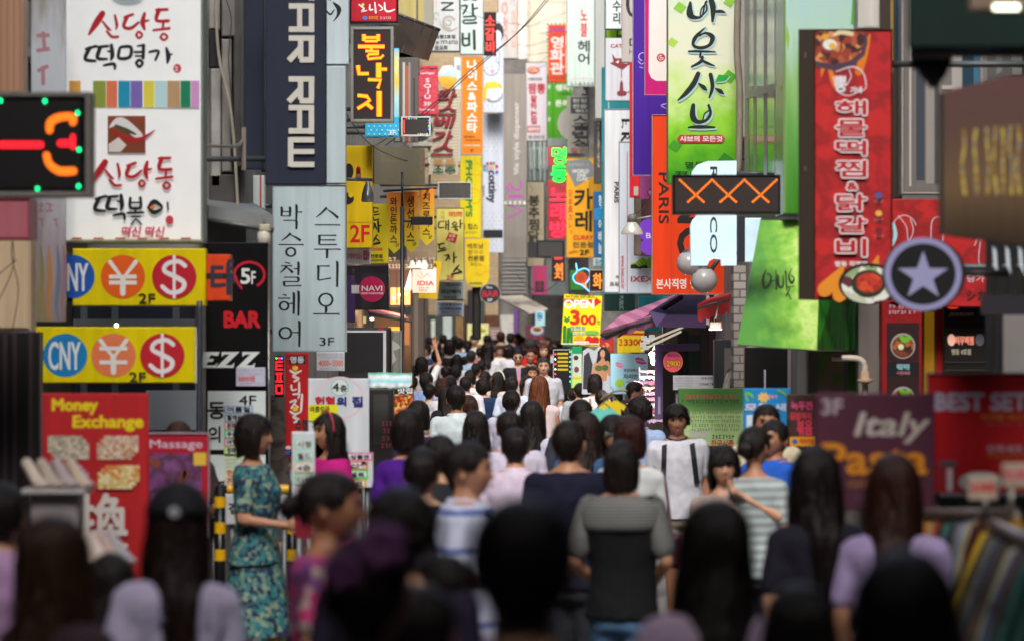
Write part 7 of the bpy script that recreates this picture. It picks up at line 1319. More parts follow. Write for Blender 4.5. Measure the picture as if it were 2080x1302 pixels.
def hairmesh(style, seed=0):
    key = ('hair', style, seed)
    if key in BC: return BC[key]
    n, m = 72, 20; V, Q = [], []
    P_ = {'short': (.008, .055, .0, -.075, .004), 'crew': (.005, .060, .018, -.060, .002), 'perm': (.026, .045, -.05, -.10, .010), 'bob': (.014, .035, -.11, -.12, .004), 'long': (.011, .045, -.24, -.30, .005), 'xlong': (.014, .045, -.34, -.42, .006),
          'tight': (.008, .060, .0, -.055, .002), 'messy': (.02, .045, -.03, -.09, .012), 'bangs': (.02, .018, -.13, -.14, .004), 'thin': (.004, .085, .03, -.05, .002), 'shoulder': (.014, .04, -.17, -.20, .006)}
    th, zf, zs, zb, am = P_[style]; rd = seed * 7.3
    rx0, ry0, rz0 = .078 + th, .098 + th, .118 + th
    def surf(a, z):
        """radius of the hair surface in direction a at height z above the head's centre"""
        zz = max(-.999, min(.999, z / rz0)); q = (1 - abs(zz) ** 2.5) ** (1 / 2.15); sx = rx0 * q; sy = ry0 * q
        bk = .5 - .5 * math.cos(a)   # 0 front, 1 back
        if z < 0 and style in ('short', 'crew', 'tight', 'thin', 'perm', 'messy'): sy *= 1 - .25 * (-z / .11) * bk; sx = max(sx, .072 + th * .6) * (1 - .25 * (-z / .12) ** 2)
        if style in ('bob', 'bangs') and z < .02: t = min(1, (.02 - z) / .14); sx = rx0 * (1.03 + .05 * math.sin(t * 2.4)) - .014 * t ** 3; sy = ry0 * (1.0 - .12 * t)
        if style in ('long', 'xlong', 'shoulder') and z < .02: t = (.02 - z); sx = rx0 * 1.01 + min(.016, t * .1) - max(0, t - .2) * .16; sy = ry0 * (1 - .10 * min(1, t * 5)) + max(0, min(.055, (t - .12) * .4))
        nn = noise.noise(Vector((math.cos(a) * 3.2 + rd, math.sin(a) * 3.2, z * (5 if am < .009 else 22)))) + .6 * noise.noise(Vector((math.cos(a) * 15 + rd, math.sin(a) * 15, z * (4 if am < .009 else 30))))
        r_ = 1 + (am + .003) / .1 * nn * (1.0 if z < .09 else .6)
        return sx * r_, sy * r_
    def hem(a):
        # the hair's lower edge
        d = abs((math.degrees(a) + 180) % 360 - 180)
        d2 = math.degrees(a)
        if d < 48: h = zf + .008 * math.cos(math.radians(d * 2)) * (0 if style in ('bangs',) else 1)
        elif d < 66: t = (d - 48) / 18; t = t * t * (3 - 2 * t); h = zf + (zs - zf) * t
        elif d < 110: h = zs
        else: t = (d - 110) / 70; h = zs + (zb - zs) * min(1, t * 1.6)
        return h + .010 * noise.noise(Vector((d2 * .12, rd, 0))) * (4 if zb < -.2 else 1.3) + .007 * noise.noise(Vector((d2 * .5, rd, 3)))
    top = rz0 * .995
    for layer in (0, 1):
        for j in range(m + 1):
            for i in range(n):
                a = 2 * math.pi * i / n; h = hem(a); t = j / m
                if h > -.05: ph = math.acos(max(-1, min(1, h / rz0))) * t; z = rz0 * math.cos(ph)
                else:
                    t2 = t / .45
                    z = rz0 * math.cos(math.pi / 2 * t2) if t2 <= 1 else h * (t2 - 1) / (1 / .45 - 1)
                sx, sy = surf(a, min(z, top)); k = .84 if layer else 1
                if j == 0: sx = sy = .0006
                V.append((sx * math.sin(a) * k, -sy * math.cos(a) * k + .004, z - (.012 if layer and j < m else 0)))
    N = (m + 1) * n
    for j in range(m):
        for i in range(n):
            b = (i + 1) % n; Q.append((j * n + i, (j + 1) * n + i, (j + 1) * n + b, j * n + b)); Q.append((N + j * n + b, N + (j + 1) * n + b, N + (j + 1) * n + i, N + j * n + i))
    for i in range(n): b = (i + 1) % n; Q.append((m * n + i, N + m * n + i, N + m * n + b, m * n + b))
    # stray locks: thin tapering strips that break up the outline
    rl = random.Random(seed + len(style)); nl = 130 if style in ('short', 'crew', 'tight', 'thin') else 190
    for q in range(nl):
        a = rl.uniform(.9, 5.38) if rl.random() < .8 else rl.uniform(-.9, .9); h = hem(a % (2 * math.pi)); z0 = rl.uniform(max(h, -.08), rz0 * .93); L_ = rl.uniform(.03, .07) if zb > -.2 else rl.uniform(.08, .18)
        z1 = max(z0 - L_, h - .02); w = rl.uniform(.03, .06); k = rl.uniform(1.01, 1.05 + am * 4); s0, s1 = surf(a, z0), surf(a, z1); b0 = len(V); a1 = a + rl.uniform(-.12, .12)
        for (aa, s_, kk, zz) in ((a - w, s0, 1.0, z0), (a + w, s0, 1.0, z0), (a1 + w * .7, s1, k * .995, (z1 + z0) / 2), (a1 - w * .7, s1, k * .995, (z1 + z0) / 2), (a1, s1, k, z1)): V.append((s_[0] * kk * math.sin(aa), -s_[1] * kk * math.cos(aa) + .004, zz))
        Q += [(b0, b0 + 1, b0 + 2, b0 + 3), (b0 + 3, b0 + 2, b0 + 4)]
    V = [(x, y, z + HC) for x, y, z in V]
    me = bpy.data.meshes.new('hair'); me.from_pydata(V, [], Q); me.shade_smooth(); me.materials.append(None); BC[key] = me; return me
def tailmesh(kind):
    key = ('tail', kind)
    if key in BC: return BC[key]
    V, Q = [], []
    if kind == 'pony': pts = [(0, .10, .05), (0, .135, .03), (0, .145, -.03), (0, .13, -.12), (0, .125, -.20)]; rs = [.02, .026, .034, .028, .008]
    else: pts = [(0, .09, .06), (0, .115, .07), (0, .14, .075), (0, .165, .07)]; rs = [.02, .045, .046, .02]
    if kind == 'bun': pts = [(0, .09, .0), (0, .11, .0), (0, .14, -.005), (0, .16, -.01)]
    n = 14
    for (x, y, z), r_ in zip(pts, rs):
        for k in range(n): w = 2 * math.pi * k / n; V.append((x + r_ * math.cos(w), y + (r_ * .3 * math.sin(w) if kind == 'pony' else 0), HC + z + r_ * math.sin(w)) if kind != 'pony' else (x + r_ * math.cos(w), y + r_ * math.sin(w) * .8, HC + z + .2 * r_ * math.sin(w)))
    for i in range(len(pts) - 1):
        for k in range(n): j = (k + 1) % n; Q.append((i * n + k, i * n + j, (i + 1) * n + j, (i + 1) * n + k))
    Q.append(tuple(range(n - 1, -1, -1))); Q.append(tuple((len(pts) - 1) * n + k for k in range(n)))
    me = bpy.data.meshes.new('tail'); me.from_pydata(V, [], Q); me.shade_smooth(); me.materials.append(None); BC[key] = me; return me
def hairmat(h, rough=.42):
    key = ('hairm', h)
    if key in MC: return MC[key]
    m, nt, b = _base('hair'); N = nt.nodes; Lk = nt.links
    tc = N.new('ShaderNodeTexCoord'); mp = N.new('ShaderNodeMapping'); mp.inputs['Scale'].default_value = (110, 110, 9); Lk.new(tc.outputs['Object'], mp.inputs[0])
    nz = N.new('ShaderNodeTexNoise'); nz.inputs['Scale'].default_value = 1; nz.inputs['Detail'].default_value = 3; Lk.new(mp.outputs[0], nz.inputs['Vector'])
    c = hexc(h, .6); r = N.new('ShaderNodeMapRange'); r.inputs[1].default_value = .3; r.inputs[2].default_value = .7; r.inputs[3].default_value = .35; r.inputs[4].default_value = 2.0; Lk.new(nz.outputs[0], r.inputs[0])  # noise contrast paints strand highlights into the hair colour
    vm = N.new('ShaderNodeVectorMath'); vm.operation = 'SCALE'; vm.inputs[0].default_value = c; Lk.new(r.outputs[0], vm.inputs['Scale']); Lk.new(vm.outputs[0], b.inputs['Base Color'])
    bp = N.new('ShaderNodeBump'); bp.inputs['Strength'].default_value = 1; bp.inputs['Distance'].default_value = .012; Lk.new(nz.outputs[0], bp.inputs['Height']); Lk.new(bp.outputs[0], b.inputs['Normal'])
    b.inputs['Roughness'].default_value = rough; b.inputs['Specular IOR Level'].default_value = .28; MC[key] = m; return m
def cloth(h, var=.12): 
    m = mat(h, rough=.85, var=var, bump=.5, scale=14, spec=.2, k=1.1); return m
SKIN = ['#c49478', '#b88468', '#cca084', '#a87458']
def skin(i): return mat(SKIN[i % 4], rough=.5, var=.08, scale=25, k=1.0)
HB = '#221a18'; HBR = '#44281c'; HRED = '#5c2c1c'; HAU = '#7c4628'; HG = '#3c3634'
rz = {'b': 180, 'f': 0, 'l': -75, 'r': 75, 'bl': 215, 'br': 145, 'fl': -35, 'fr': 35}
def child(name, me, m, r):
    o = bpy.data.objects.new(name, me); COL.objects.link(o); o.parent = r
    o.material_slots[0].link = 'OBJECT'; o.material_slots[0].material = m; return o
NP = [0]
def person(label, u, v, w, face, hair, top, sex='m', pose=None, hc=HB, kind='tee', low='trousers', lowc='#2a2c34', d=None, collar=False, extra=None, turn=0, sk=None, hscale=1.0, fd=False):
    """one person given by the top of the head in the photograph (u, v) and the width w of the hair"""
    i = NP[0]; NP[0] += 1
    wid = {'perm': .22, 'bob': .20, 'bangs': .205, 'messy': .21, 'long': .195, 'xlong': .20, 'shoulder': .2}.get(hair, .182)
    dw = wid * F / w; d = d or dw
    if d > 33.5 and not fd: d = min(88, .5 * d + .5 * dw)
    z0 = gz(d); lr = random.Random(i); turn += lr.uniform(-14, 14) if face == 'b' else 0
    topz = kz(v, d) - z0; s_ = max(.86, min(1.09, topz / 1.728)) * 1.0
    zoff = topz - 1.728 * s_   # small remainder: the person stands on the kerb or stoops
    r = root('person', label, 'person', (kx(u, d), d, z0 + (zoff if abs(zoff) < .12 else max(-.35, min(.2, zoff)))), 'people walking in the street', R(rz[face] + turn))
    r.rotation_euler.x = R(lr.uniform(-2, 2)); r.rotation_euler.y = R(lr.uniform(-2.5, 2.5))
    ov = r.rotation_euler.to_matrix() @ Vector((0, 0, 1.65 * s_)); r.location.x -= ov.x; r.location.y -= ov.y
    r.scale = (s_ * hscale, s_ * hscale, s_)
    pose = pose or ('walk', 'stand', 'hold', 'walk', 'bent')[i % 5]
    sk_ = skin(i if sk is None else sk)
    child('body', bodymesh(sex, pose), sk_, r)
    child('hair', hairmesh(hair, i % 3), hairmat(hc), r)
    tm_ = top if not isinstance(top, str) else cloth(top)
    child('top', clothmesh(kind, sex, pose), tm_, r)
    if low == 'skirt': child('skirt', clothmesh('skirt', sex, pose), lowc if not isinstance(lowc, str) else cloth(lowc), r)
    else: child(low, clothmesh(low, sex, pose), lowc if not isinstance(lowc, str) else cloth(lowc), r)
    child('shoes', clothmesh('shoes', sex, pose), mat('#1c1a1a'), r)
    if collar: child('collar', clothmesh('collar', sex, pose), tm_ if collar is True else cloth(collar), r)
    if face not in ('b', 'br', 'bl'):
        fm = mat('#1a1210', rough=.3, var=0)
        for sg in (-1, 1):
            x = .031 * sg
            e = new('eye', *eyeg(x, -.086, HC + .010, .0135, .005, .0052), mat('#a89c90', rough=.25, var=0), r, smooth=True); new('iris', *eyeg(x, -.0902, HC + .0095, .0068, .0035, .0052), fm, e, smooth=True)
            new('eyebrow', *boxg(x - .017, -.0985, HC + .029, x + .017, -.088, HC + .034, .0025), hairmat(HB), r)
            new('eyelid', *boxg(x - .016, -.0945, HC + .0165, x + .016, -.086, HC + .0195, .0015), fm, r)
        new('mouth', *eyeg(0, -.097, HC - .0655, .021, .006, .0065), mat('#94483f', rough=.4, var=0), r, smooth=True)
        new('nostrils', [(-.012, -.112, HC - .041), (-.004, -.114, HC - .041), (-.006, -.108, HC - .044), (.004, -.114, HC - .041), (.012, -.112, HC - .041), (.006, -.108, HC - .044)], [(0, 1, 2), (3, 4, 5)], mat('#3c2018'), r)
    if extra: extra(r, sex, pose)
    return r
def eyeg(cx, cy, cz, a, b, c):
    V, Q = [], []
    n, m = 12, 6
    for j in range(m + 1):
        p = math.pi * j / m
        for i in range(n): w = 2 * math.pi * i / n; V.append((cx + a * math.sin(p) * math.cos(w), cy + b * math.sin(p) * math.sin(w), cz + c * math.cos(p)))
    for j in range(m):
        for i in range(n): k = (i + 1) % n; Q.append((j * n + i, (j + 1) * n + i, (j + 1) * n + k, j * n + k))
    return V, Q
def onbody(sex, x, z, back, off=.028):
    T = TORSO[sex]
    for i in range(len(T) - 1):
        if T[i][0] <= z <= T[i + 1][0]: t = (z - T[i][0]) / (T[i + 1][0] - T[i][0]); rx, ry, cy = [T[i][q] + (T[i + 1][q] - T[i][q]) * t for q in (1, 2, 3)]; break
    else: rx, ry, cy = (T[-1] if z > T[-1][0] else T[0])[1:]
    q = max(0, 1 - min(1, abs(x) / (rx + off)) ** 2.3) ** (1 / 2.3)
    return cy + (1 if back else -1) * (ry + off) * q
def strap(c, x0, z0, x1, z1, w=.03, name='strap', both=True):
    def f(r, sex, pose):
        for back in ((0, 1) if both else (1,)):
            V, Q = [], []; n = 12
            for i in range(n + 1):
                t = i / n; x = x0 + (x1 - x0) * t; z = z0 + (z1 - z0) * t; y = onbody(sex, x, z, back)
                for dx in (-w / 2, w / 2): V.append((x + dx, y + (.004 if back else -.004), z + dx * .3))
            for i in range(n): Q.append((2 * i, 2 * i + 1, 2 * i + 3, 2 * i + 2))
            k = len(V); V += [(x, y + (.006 if back else -.006), z) for x, y, z in V]; Q += [tuple(q + k for q in f_[::-1]) for f_ in Q]
            new(name, V, Q, mat(c, rough=.7), r)
    return f
def bag(c, x, z, w=.26, h=.2, y=0.02, dp=.1):
    def f(r, sex, pose):
        g = new('shoulder_bag', *boxg(x - dp / 2, y - w / 2, z - h, x + dp / 2, y + w / 2, z, .03), mat(c, rough=.4), r, smooth=False)
        tube('bag_strap', smoothline([(x, y - w * .3, z), (x * .93, y - .02, z + .18), (x * .8, y, 1.42), (x * .93, y + .03, z + .18), (x, y + w * .3, z)], 4), .008, mat(c, rough=.4), r, 6)
    return f
def many(*fs):
    def f(r, sex, pose):
        for g in fs: g(r, sex, pose)
    return f
def band(c, z=.06, wd=.012):   # hair band
    def f(r, sex, pose):
        pts = [(.099 * math.cos(a), -.02 + .03 * math.sin(a) * 0, HC + z * 0 + .139 * math.sin(a)) for a in [math.pi * i / 14 for i in range(15)]]
        tube('hair_band', pts, wd, mat(c), r, 8)
    return f
def tail(kind, hc=HB):
    return lambda r, sex, pose: child('ponytail' if kind == 'pony' else 'hair_bun', tailmesh(kind), hairmat(hc), r)
def cap(c, badge=None, back=False):
    def f(r, sex, pose):
        V, Q = [], []; n = 28; m = 7
        for j in range(m + 1):
            p = math.pi / 2 * j / m
            for i in range(n): w = 2 * math.pi * i / n; V.append((.104 * math.sin(max(p, .01)) * math.cos(w), .005 + .122 * math.sin(max(p, .01)) * math.sin(w), HC + .035 + .112 * math.cos(p)))
        for j in range(m):
            for i in range(n): k = (i + 1) % n; Q.append((j * n + i, (j + 1) * n + i, (j + 1) * n + k, j * n + k))
        o = new('cap', V, Q, mat(c, rough=.8), r, smooth=True); o.modifiers.new('s', 'SOLIDIFY').thickness = .004
        sg = 1 if back else -1; V = []
        for i in range(9): a = math.pi * i / 8; V += [(.082 * math.cos(a), sg * (.095 + 0), HC + .038), (.078 * math.cos(a), sg * (.10 + .075 * math.sin(a)), HC + .028)]
        b = new('brim', V, [(2 * i, 2 * i + 1, 2 * i + 3, 2 * i + 2) for i in range(8)], mat(c, rough=.8), o); b.modifiers.new('s', 'SOLIDIFY').thickness = .004
        if badge: new('badge', *latheg([(.016, 0), (.014, .006)], 16, (badge[0], badge[1], HC + badge[2]), 'y'), mat('#c0c0c8'), o)
    return f
def tie(r, sex, pose):
    y = onbody(sex, 0, 1.3, 0, .036)
    new('shirt_front', [(-.035, y + .004, 1.46), (.035, y + .004, 1.46), (.012, y - .004, 1.16), (-.012, y - .004, 1.16)], [(0, 1, 2, 3)], mat('#98a8cc'), r)
    new('tie', [(-.012, y - .012, 1.45), (.012, y - .012, 1.45), (.02, y - .014, 1.2), (0, y - .014, 1.16), (-.02, y - .014, 1.2)], [(0, 1, 2, 3, 4)], mat('#e07888'), r)
    for sg in (-1, 1): new('glasses', *latheg([(.019, 0), (.019, .003), (.016, .003), (.016, 0)], 16, (.031 * sg, -.101, HC + .008), 'y'), mat('#3a3230'), r)
def pack(c):
    def f(r, sex, pose):
        for sg in (-1, 1): strap(c, sg * .105, 1.43, sg * .13, 1.12, .04)(r, sex, pose)
        new('backpack', *boxg(-.14, .14, 1.02, .14, .27, 1.42, .05), mat(c, rough=.8), r)
    return f
def logo(txt_, c, z=1.3, back=True, w=.1, h=.09):
    def f(r, sex, pose):
        g = glyphs(txt_); y = onbody(sex, 0, z, back, .034); sx, sy = w / (g[3] - g[2]), h / (g[5] - g[4]); sg = -1 if back else 1
        new('shirt_print', [(sg * ((x - (g[2] + g[3]) / 2) * sx), y + (.004 if back else -.004), z + (q - (g[4] + g[5]) / 2) * sy) for x, q in g[0]], g[1], mat(c), r)
    return f
def hold(c, w=.07, h=.12, side=-1):
    def f(r, sex, pose):
        e1, w1, e2, w2, _ = POSE[pose]; p = Vector(w1 if side < 0 else w2) + Vector((0, -.09, .0)); new('held_item', *boxg(p.x - .008, p.y - w / 2, p.z - h / 2, p.x + .008, p.y + w / 2, p.z + h / 2, .004), mat(c, rough=.3), r)
    return f
def clip(c, x=.03, y=.11, z=.05, rr=.02):
    def f(r, sex, pose):
        for q in range(5): a = q * 1.257; new('hair_flower', *eyeg(x + rr * .8 * math.cos(a), y, HC + z + rr * .8 * math.sin(a), rr * .7, rr * .5, rr * .7), mat(c), r, smooth=True)
    return f
P = person
WS = '#d2d6e0'
fl = blot(['#1c3040', '#24606a', '#5c7c70', '#1c2448', '#2c7074', '#7c8c74'], 40, .8, 'VORONOI')
fp = blot(['#5c3060', '#8c3c6c', '#a08c84', '#b03068', '#6c3c74'], 22, .8, 'VORONOI')
# ---- nearest people, dark and out of focus
P('person in a pink shirt with a dark strap at the left edge seen from behind', 0, 975, 112, 'b', 'short', '#b08cb4', d=12.6, kind='tee', pose='stand', collar=True, extra=strap('#4c4030', -.06, 1.44, -.13, 1.0, .035))
P('long brown haired person beside the pink shirt at the left edge', 108, 1045, 150, 'br', 'xlong', '#3c2c34', 'f', hc='#3c2616', d=9.8, pose='stand')
P('person in a black cap with long brown hair and a white T-shirt', 362, 985, 190, 'b', 'xlong', '#b8b0cc', 'f', hc='#241612', d=11.3, pose='stand', extra=many(cap('#121218', (.03, .125, .05)), logo('오이', '#8c88a8', 1.33, True, .26, .06)))
P('person in a dark navy top just left of the black cap', 226, 1120, 110, 'b', 'long', '#1a1a3c', 'f', d=12.6, pose='stand')
P('person in a teal flowered dress walking past the yellow barrier', 515, 838, 84, 'r', 'bob', fl, 'f', d=22, pose='hold', low='skirt', lowc=fl, extra=hold('#7c2434', .09, .15), hc='#201614', turn=8, sk=1)
P('person in a magenta top with a red hair band looking down', 668, 836, 78, 'fl', 'long', '#b81c78', 'f', d=24, kind='long', pose='bent', extra=band('#c03848', wd=.006), turn=-22, low='skirt', lowc='#2c2c38')
P('person with a hair bun and a flowered purple blouse at the lower left of centre', 672, 952, 132, 'r', 'tight', fp, 'f', d=12.6, extra=tail('bun'), turn=12, pose='stand', sk=3, hscale=1.12)
P('person with purple flowers in dark hair at the bottom edge', 745, 1072, 236, 'b', 'short', '#3c1c3c', 'f', d=7.2, pose='stand', extra=many(clip('#7c4878', -.04, .09, .10, .035), clip('#6c3c68', .035, .10, .055, .03)), hscale=1.0)
P('person with plain dark hair behind the one wearing purple flowers', 815, 990, 190, 'b', 'messy', '#2a2638', d=10.4, pose='stand')
P('person in profile with a white and blue striped shirt and black shoulder strap', 952, 893, 118, 'r', 'short', stripes(['#b8bcd4', '#5c6ca4'], 2, .16, .84), d=16, pose='stand', collar=True, extra=strap('#1c1a20', -.11, 1.43, .12, 1.05, .035), turn=6, sk=1)
P('large dark head and dark shirt nearest the camera just right of centre', 1062, 1000, 236, 'b', 'short', '#232025', d=6.4, pose='stand', collar=True)
P('person in a lilac white shirt between the dark heads at the bottom', 850, 1180, 60, 'b', 'short', '#a898b8', 'm', d=8.0, pose='stand')
P('person in a pale pink shirt behind the dark head in the centre', 1046, 866, 92, 'b', 'short', '#d0c0d4', d=22, pose='stand', collar=True)
P('broad person in a dark navy T-shirt with a gold neck chain', 1155, 850, 92, 'b', 'short', '#16182c', d=19.6, pose='stand', extra=lambda r, sx, ps: tube('neck_chain', [(.062 * math.cos(a), .014 + .06 * math.sin(a), 1.485 - .01 * math.sin(a)) for a in [2 * math.pi * i / 20 for i in range(21)]], .004, mat('#c09038', metal=.8, rough=.3), r, 6))
P('person in a black T-shirt with a grey striped yoke and blue jeans seen from behind', 1262, 893, 80, 'b', 'bob', '#141416', hscale=.92, d=17.8, pose='bent', lowc=mat('#4c7094', rough=.9, var=.4, scale=5), sk=1, extra=lambda r, sx, ps: [new('striped_yoke', *loftg([(1.29, .176, .116, .004), (1.32, .187, .120, .005), (1.385, .192, .106, .012), (1.43, .165, .092, .014), (1.456, .095, .075, .015)], 32, .037), stripes(['#4c4c4e', '#74746f'], 2, .016, .6), r, smooth=True)] + [new('striped_sleeve', *capsg(Vector(a[0]), Vector(a[0]).lerp(Vector(a[1]), .74), .071, .066), stripes(['#4c4c4e', '#6c6c68'], 0, .012, .6), r, smooth=True) for a in limbs('m', 'bent')[0]])
P('person facing the camera in a white polo shirt with a dark collar and backpack straps', 1374, 820, 72, 'f', 'messy', '#d4d4de', d=28, pose='stand', collar='#1c2038', low='shorts', lowc='#8c8070', extra=pack('#17171c'), sk=3)
P('person facing the camera in a beige top with a hand raised to the neck', 1470, 905, 92, 'f', 'bangs', '#a8948c', 'f', d=21, pose='neck', hc='#181210', sk=0)
P('person with pinned up dark hair and a grey top with blue stripes on the shoulder', 1532, 862, 76, 'b', 'tight', stripes(['#888c90', '#a0b0b0'], 2, .05, .5), 'f', d=21, extra=many(tail('bun')), pose='stand', turn=-30)
P('person in a bright blue shirt facing left in front of the blue poster', 1572, 850, 74, 'fl', 'short', '#2458b8', d=23.2, pose='stand', collar=True, sk=3)
P('person in a cream shirt just behind the bright blue shirt', 1557, 818, 62, 'f', 'short', '#c8bca0', d=24.2, pose='stand', sk=3)
P('person with long black hair in a dark top before the purple Italian banner', 1655, 905, 150, 'b', 'xlong', '#1f1d29', 'f', d=14.4, pose='stand', hc='#1a1210')
P('person with long reddish brown hair in a lilac top right of the purple banner', 1815, 920, 142, 'b', 'xlong', '#9c8cb4', 'f', hc='#34160e', d=13.6, kind='tee', pose='stand')
P('dark long haired person at the bottom right of centre with a pale shoulder', 1455, 1010, 225, 'b', 'xlong', '#98869c', 'f', d=9.4, hc='#15100e', pose='stand')
P('dark head closest to the camera at the bottom right', 1835, 1112, 262, 'b', 'shoulder', '#1a1214', 'f', d=6.7, hc='#120c0a', pose='stand')
P('person in a dark purple top at the bottom between the two long haired heads', 1625, 1180, 140, 'b', 'long', '#2c1c30', 'f', d=8.4, hc='#15100e', pose='stand')
# ---- middle distance
P('person in a purple short sleeved top with a full round bob', 828, 829, 66, 'b', 'bob', '#4c1c84', 'f', d=22.6, pose='stand', sk=1)
P('dark haired person half hidden right of the purple top', 893, 880, 76, 'bl', 'short', '#2a2a30', d=20, pose='stand', sk=0)
P('person in a white short sleeved shirt in the centre of the street', 926, 780, 39, 'b', 'short', '#ccd8dc', d=33, pose='stand', collar=True, lowc='#3a3a42')
P('person in a navy T-shirt with a gold print on the back', 981, 768, 34, 'b', 'perm', '#1c3454', d=44, pose='bent', extra=logo('왔다', '#b09444', 1.31, True, .12, .1), sk=0)
P('dark long haired person left of the white shirt', 905, 786, 30, 'b', 'long', '#2a2430', 'f', d=37)
P('person with brown hair and a white and red top right of the white shirt', 951, 800, 31, 'b', 'long', '#c8b0b4', 'f', hc=HBR, d=33.5)
P('dark haired person with a raised hand left of the navy T-shirt', 967, 832, 38, 'b', 'long', '#3c3638', 'f', d=27)
P('person in a white shirt behind the pink shirted one', 1039, 790, 41, 'b', 'short', '#ccc8dc', d=35, pose='stand', collar=True)
P('short haired person directly behind the dark head in the centre', 1034, 832, 60, 'b', 'short', '#ccc4d8', d=24.5, pose='stand', collar=True)
P('person with long black hair and a white blouse with a navy bag', 1080, 812, 42, 'b', 'long', '#c8c8dc', 'f', d=28.5, extra=bag('#24406c', .23, 1.05), pose='stand')
P('person with long auburn hair in a pale pink dress', 1095, 762, 37, 'b', 'xlong', '#dcc8c8', 'f', hc=HAU, d=34, kind='sleeveless', low='skirt', lowc='#d8c8c8', pose='stand')
P('person in a striped top beside the auburn hair', 1117, 775, 22, 'b', 'bob', stripes(['#d0d0d4', '#1c1c20'], 2, .04, .5), 'f', d=40)
P('person with long dark hair in a blue striped shirt', 1143, 788, 24, 'b', 'long', stripes(['#c4ccdc', '#8ca0c8'], 2, .05, .5), 'f', d=36)
P('person in a dark cap like bob next to the blue striped shirt', 1165, 786, 24, 'b', 'short', '#ccd0dc', d=37, collar=True)
P('person with dark hair left of the mint T-shirt for sale', 1180, 808, 37, 'b', 'short', '#343846', d=28)
P('person with long dark brown hair in a blue top before the mint T-shirt', 1191, 834, 42, 'b', 'long', '#3c5c84', 'f', hc='#2c1c1a', d=24)
P('person in a yellow top with big sunglasses facing the camera', 1246, 842, 42, 'f', 'bangs', '#d8c83c', 'f', d=24.2, pose='stand', sk=0, extra=lambda r, sx, ps: new('sunglasses', *boxg(-.062, -.112, HC - .008, .062, -.094, HC + .024, .008), mat('#585c60', rough=.15), r))
P('person with reddish brown bobbed hair in a white top and a dark shoulder bag', 1280, 842, 52, 'b', 'bob', '#ccd0d0', 'f', hc='#3a1c1a', d=21.8, extra=bag('#4c2030', -.24, 1.06, .3, .2), pose='stand')
P('person in a light blue shirt with curly hair near the accessory rack', 1299, 806, 39, 'b', 'perm', '#a0b4dc', d=31, pose='stand', collar=True)
P('dark haired person looking down near the yellow T-shirt', 1268, 820, 30, 'f', 'bob', '#c4a8b0', 'f', d=31)
P('person in a mauve shirt bending at the accessory rack', 1290, 772, 33, 'r', 'short', '#a878a4', d=40, turn=20)
P('person in a white T-shirt with a bob and shoulder strap near the lips poster', 1208, 758, 33, 'b', 'bob', '#d4d4d4', 'f', d=42, extra=strap('#8c7c68', .08, 1.42, .13, 1.0, .03), pose='stand')
P('person with black hair left of the white T-shirt near the posters', 1194, 762, 28, 'br', 'shoulder', '#3c3c40', 'f', d=44)
P('person with long black hair before the light blue lips poster', 1250, 770, 29, 'b', 'long', '#382c34', 'f', d=43)
P('tall person facing the camera in a pale grey collared shirt', 1104, 724, 25, 'f', 'short', '#b4b4bc', d=41, collar=True, hc=HG, pose='stand', sk=0)
P('person facing the camera in a white shirt beside the message board', 1132, 737, 20, 'f', 'short', '#d0d0d8', d=48, collar=True, pose='stand', sk=3)
P('person in a patterned violet blouse behind the message board', 1150, 717, 22, 'b', 'long', blot(['#5c3c64', '#8c6c8c', '#3c2c44'], 40), 'f', d=54)
P('person in a black suit with a pink tie and glasses', 1052, 708, 18, 'f', 'short', '#1f1c1f', d=57, fd=True, kind='suit', extra=tie, pose='stand', sk=0)
P('person with thin hair in a dark grey shirt beside the suit', 1078, 708, 19, 'f', 'thin', '#3c3a40', d=60, fd=True, collar=True, pose='stand', sk=3)
P('person in a black cap and a red T-shirt', 1077, 688, 19, 'f', 'crew', '#c81c20', d=65, fd=True, extra=cap('#2a282a'), pose='stand', sk=0)
P('person with long brown hair in a black top beside the yellow poster', 1105, 696, 21, 'f', 'long', '#201c20', 'f', hc=HRED, d=62, fd=True, pose='stand', sk=2)
P('person with black fringe in a white top looking down', 1066, 740, 20, 'f', 'bangs', '#d0c8cc', 'f', d=50, sk=2)
P('person with short hair and lowered head beside the fringe', 1082, 742, 23, 'f', 'short', '#b8a8a4', d=45, sk=1)
P('person with a ponytail and flower in a salmon pink top', 1070, 760, 25, 'br', 'tight', '#e8a098', 'f', d=42, extra=many(tail('pony'), clip('#40c0b8', .06, .06, .06, .012)))
P('dark haired person in a pale top left of the salmon top', 1040, 764, 27, 'b', 'short', '#bcc4d4', d=41)
P('person with long black hair and a white hair band', 1012, 754, 27, 'br', 'xlong', '#ccc0b8', 'f', d=43, extra=band('#e0dccc', wd=.01))
P('person in a white shirt with thinning hair left of the navy T-shirt', 946, 762, 29, 'b', 'short', '#d8d4e0', d=45, collar=True)
P('person with brown long hair beside the navy T-shirt', 962, 775, 20, 'b', 'long', '#5c3438', 'f', hc=HBR, d=44)
P('person in a light blue shirt left of the white shirt', 866, 755, 30, 'br', 'short', '#98acdc', d=46, collar=True, pose='stand')
P('person with a brown round bob left of the white shirt', 898, 768, 33, 'b', 'bob', '#d8d4dc', 'f', hc=HBR, d=43)
P('dark haired person behind the stir fry poster', 851, 774, 22, 'b', 'long', '#1f1c22', 'f', d=42)
P('person with a dark bob in front of the stir fry poster', 850, 812, 38, 'b', 'bob', '#342c48', 'f', d=30, extra=clip('#e07098', .07, .05, -.03, .012))
P('person with long hair over a black and white checked shirt', 896, 725, 25, 'b', 'perm', stripes(['#d4d8e0', '#4c5878'], 0, .05, .72, 2), 'f', d=56)
P('person in a white blouse with one arm raised beside the steel cabinet', 856, 723, 28, 'b', 'bob', '#d4dcec', 'f', d=52, pose='raise')
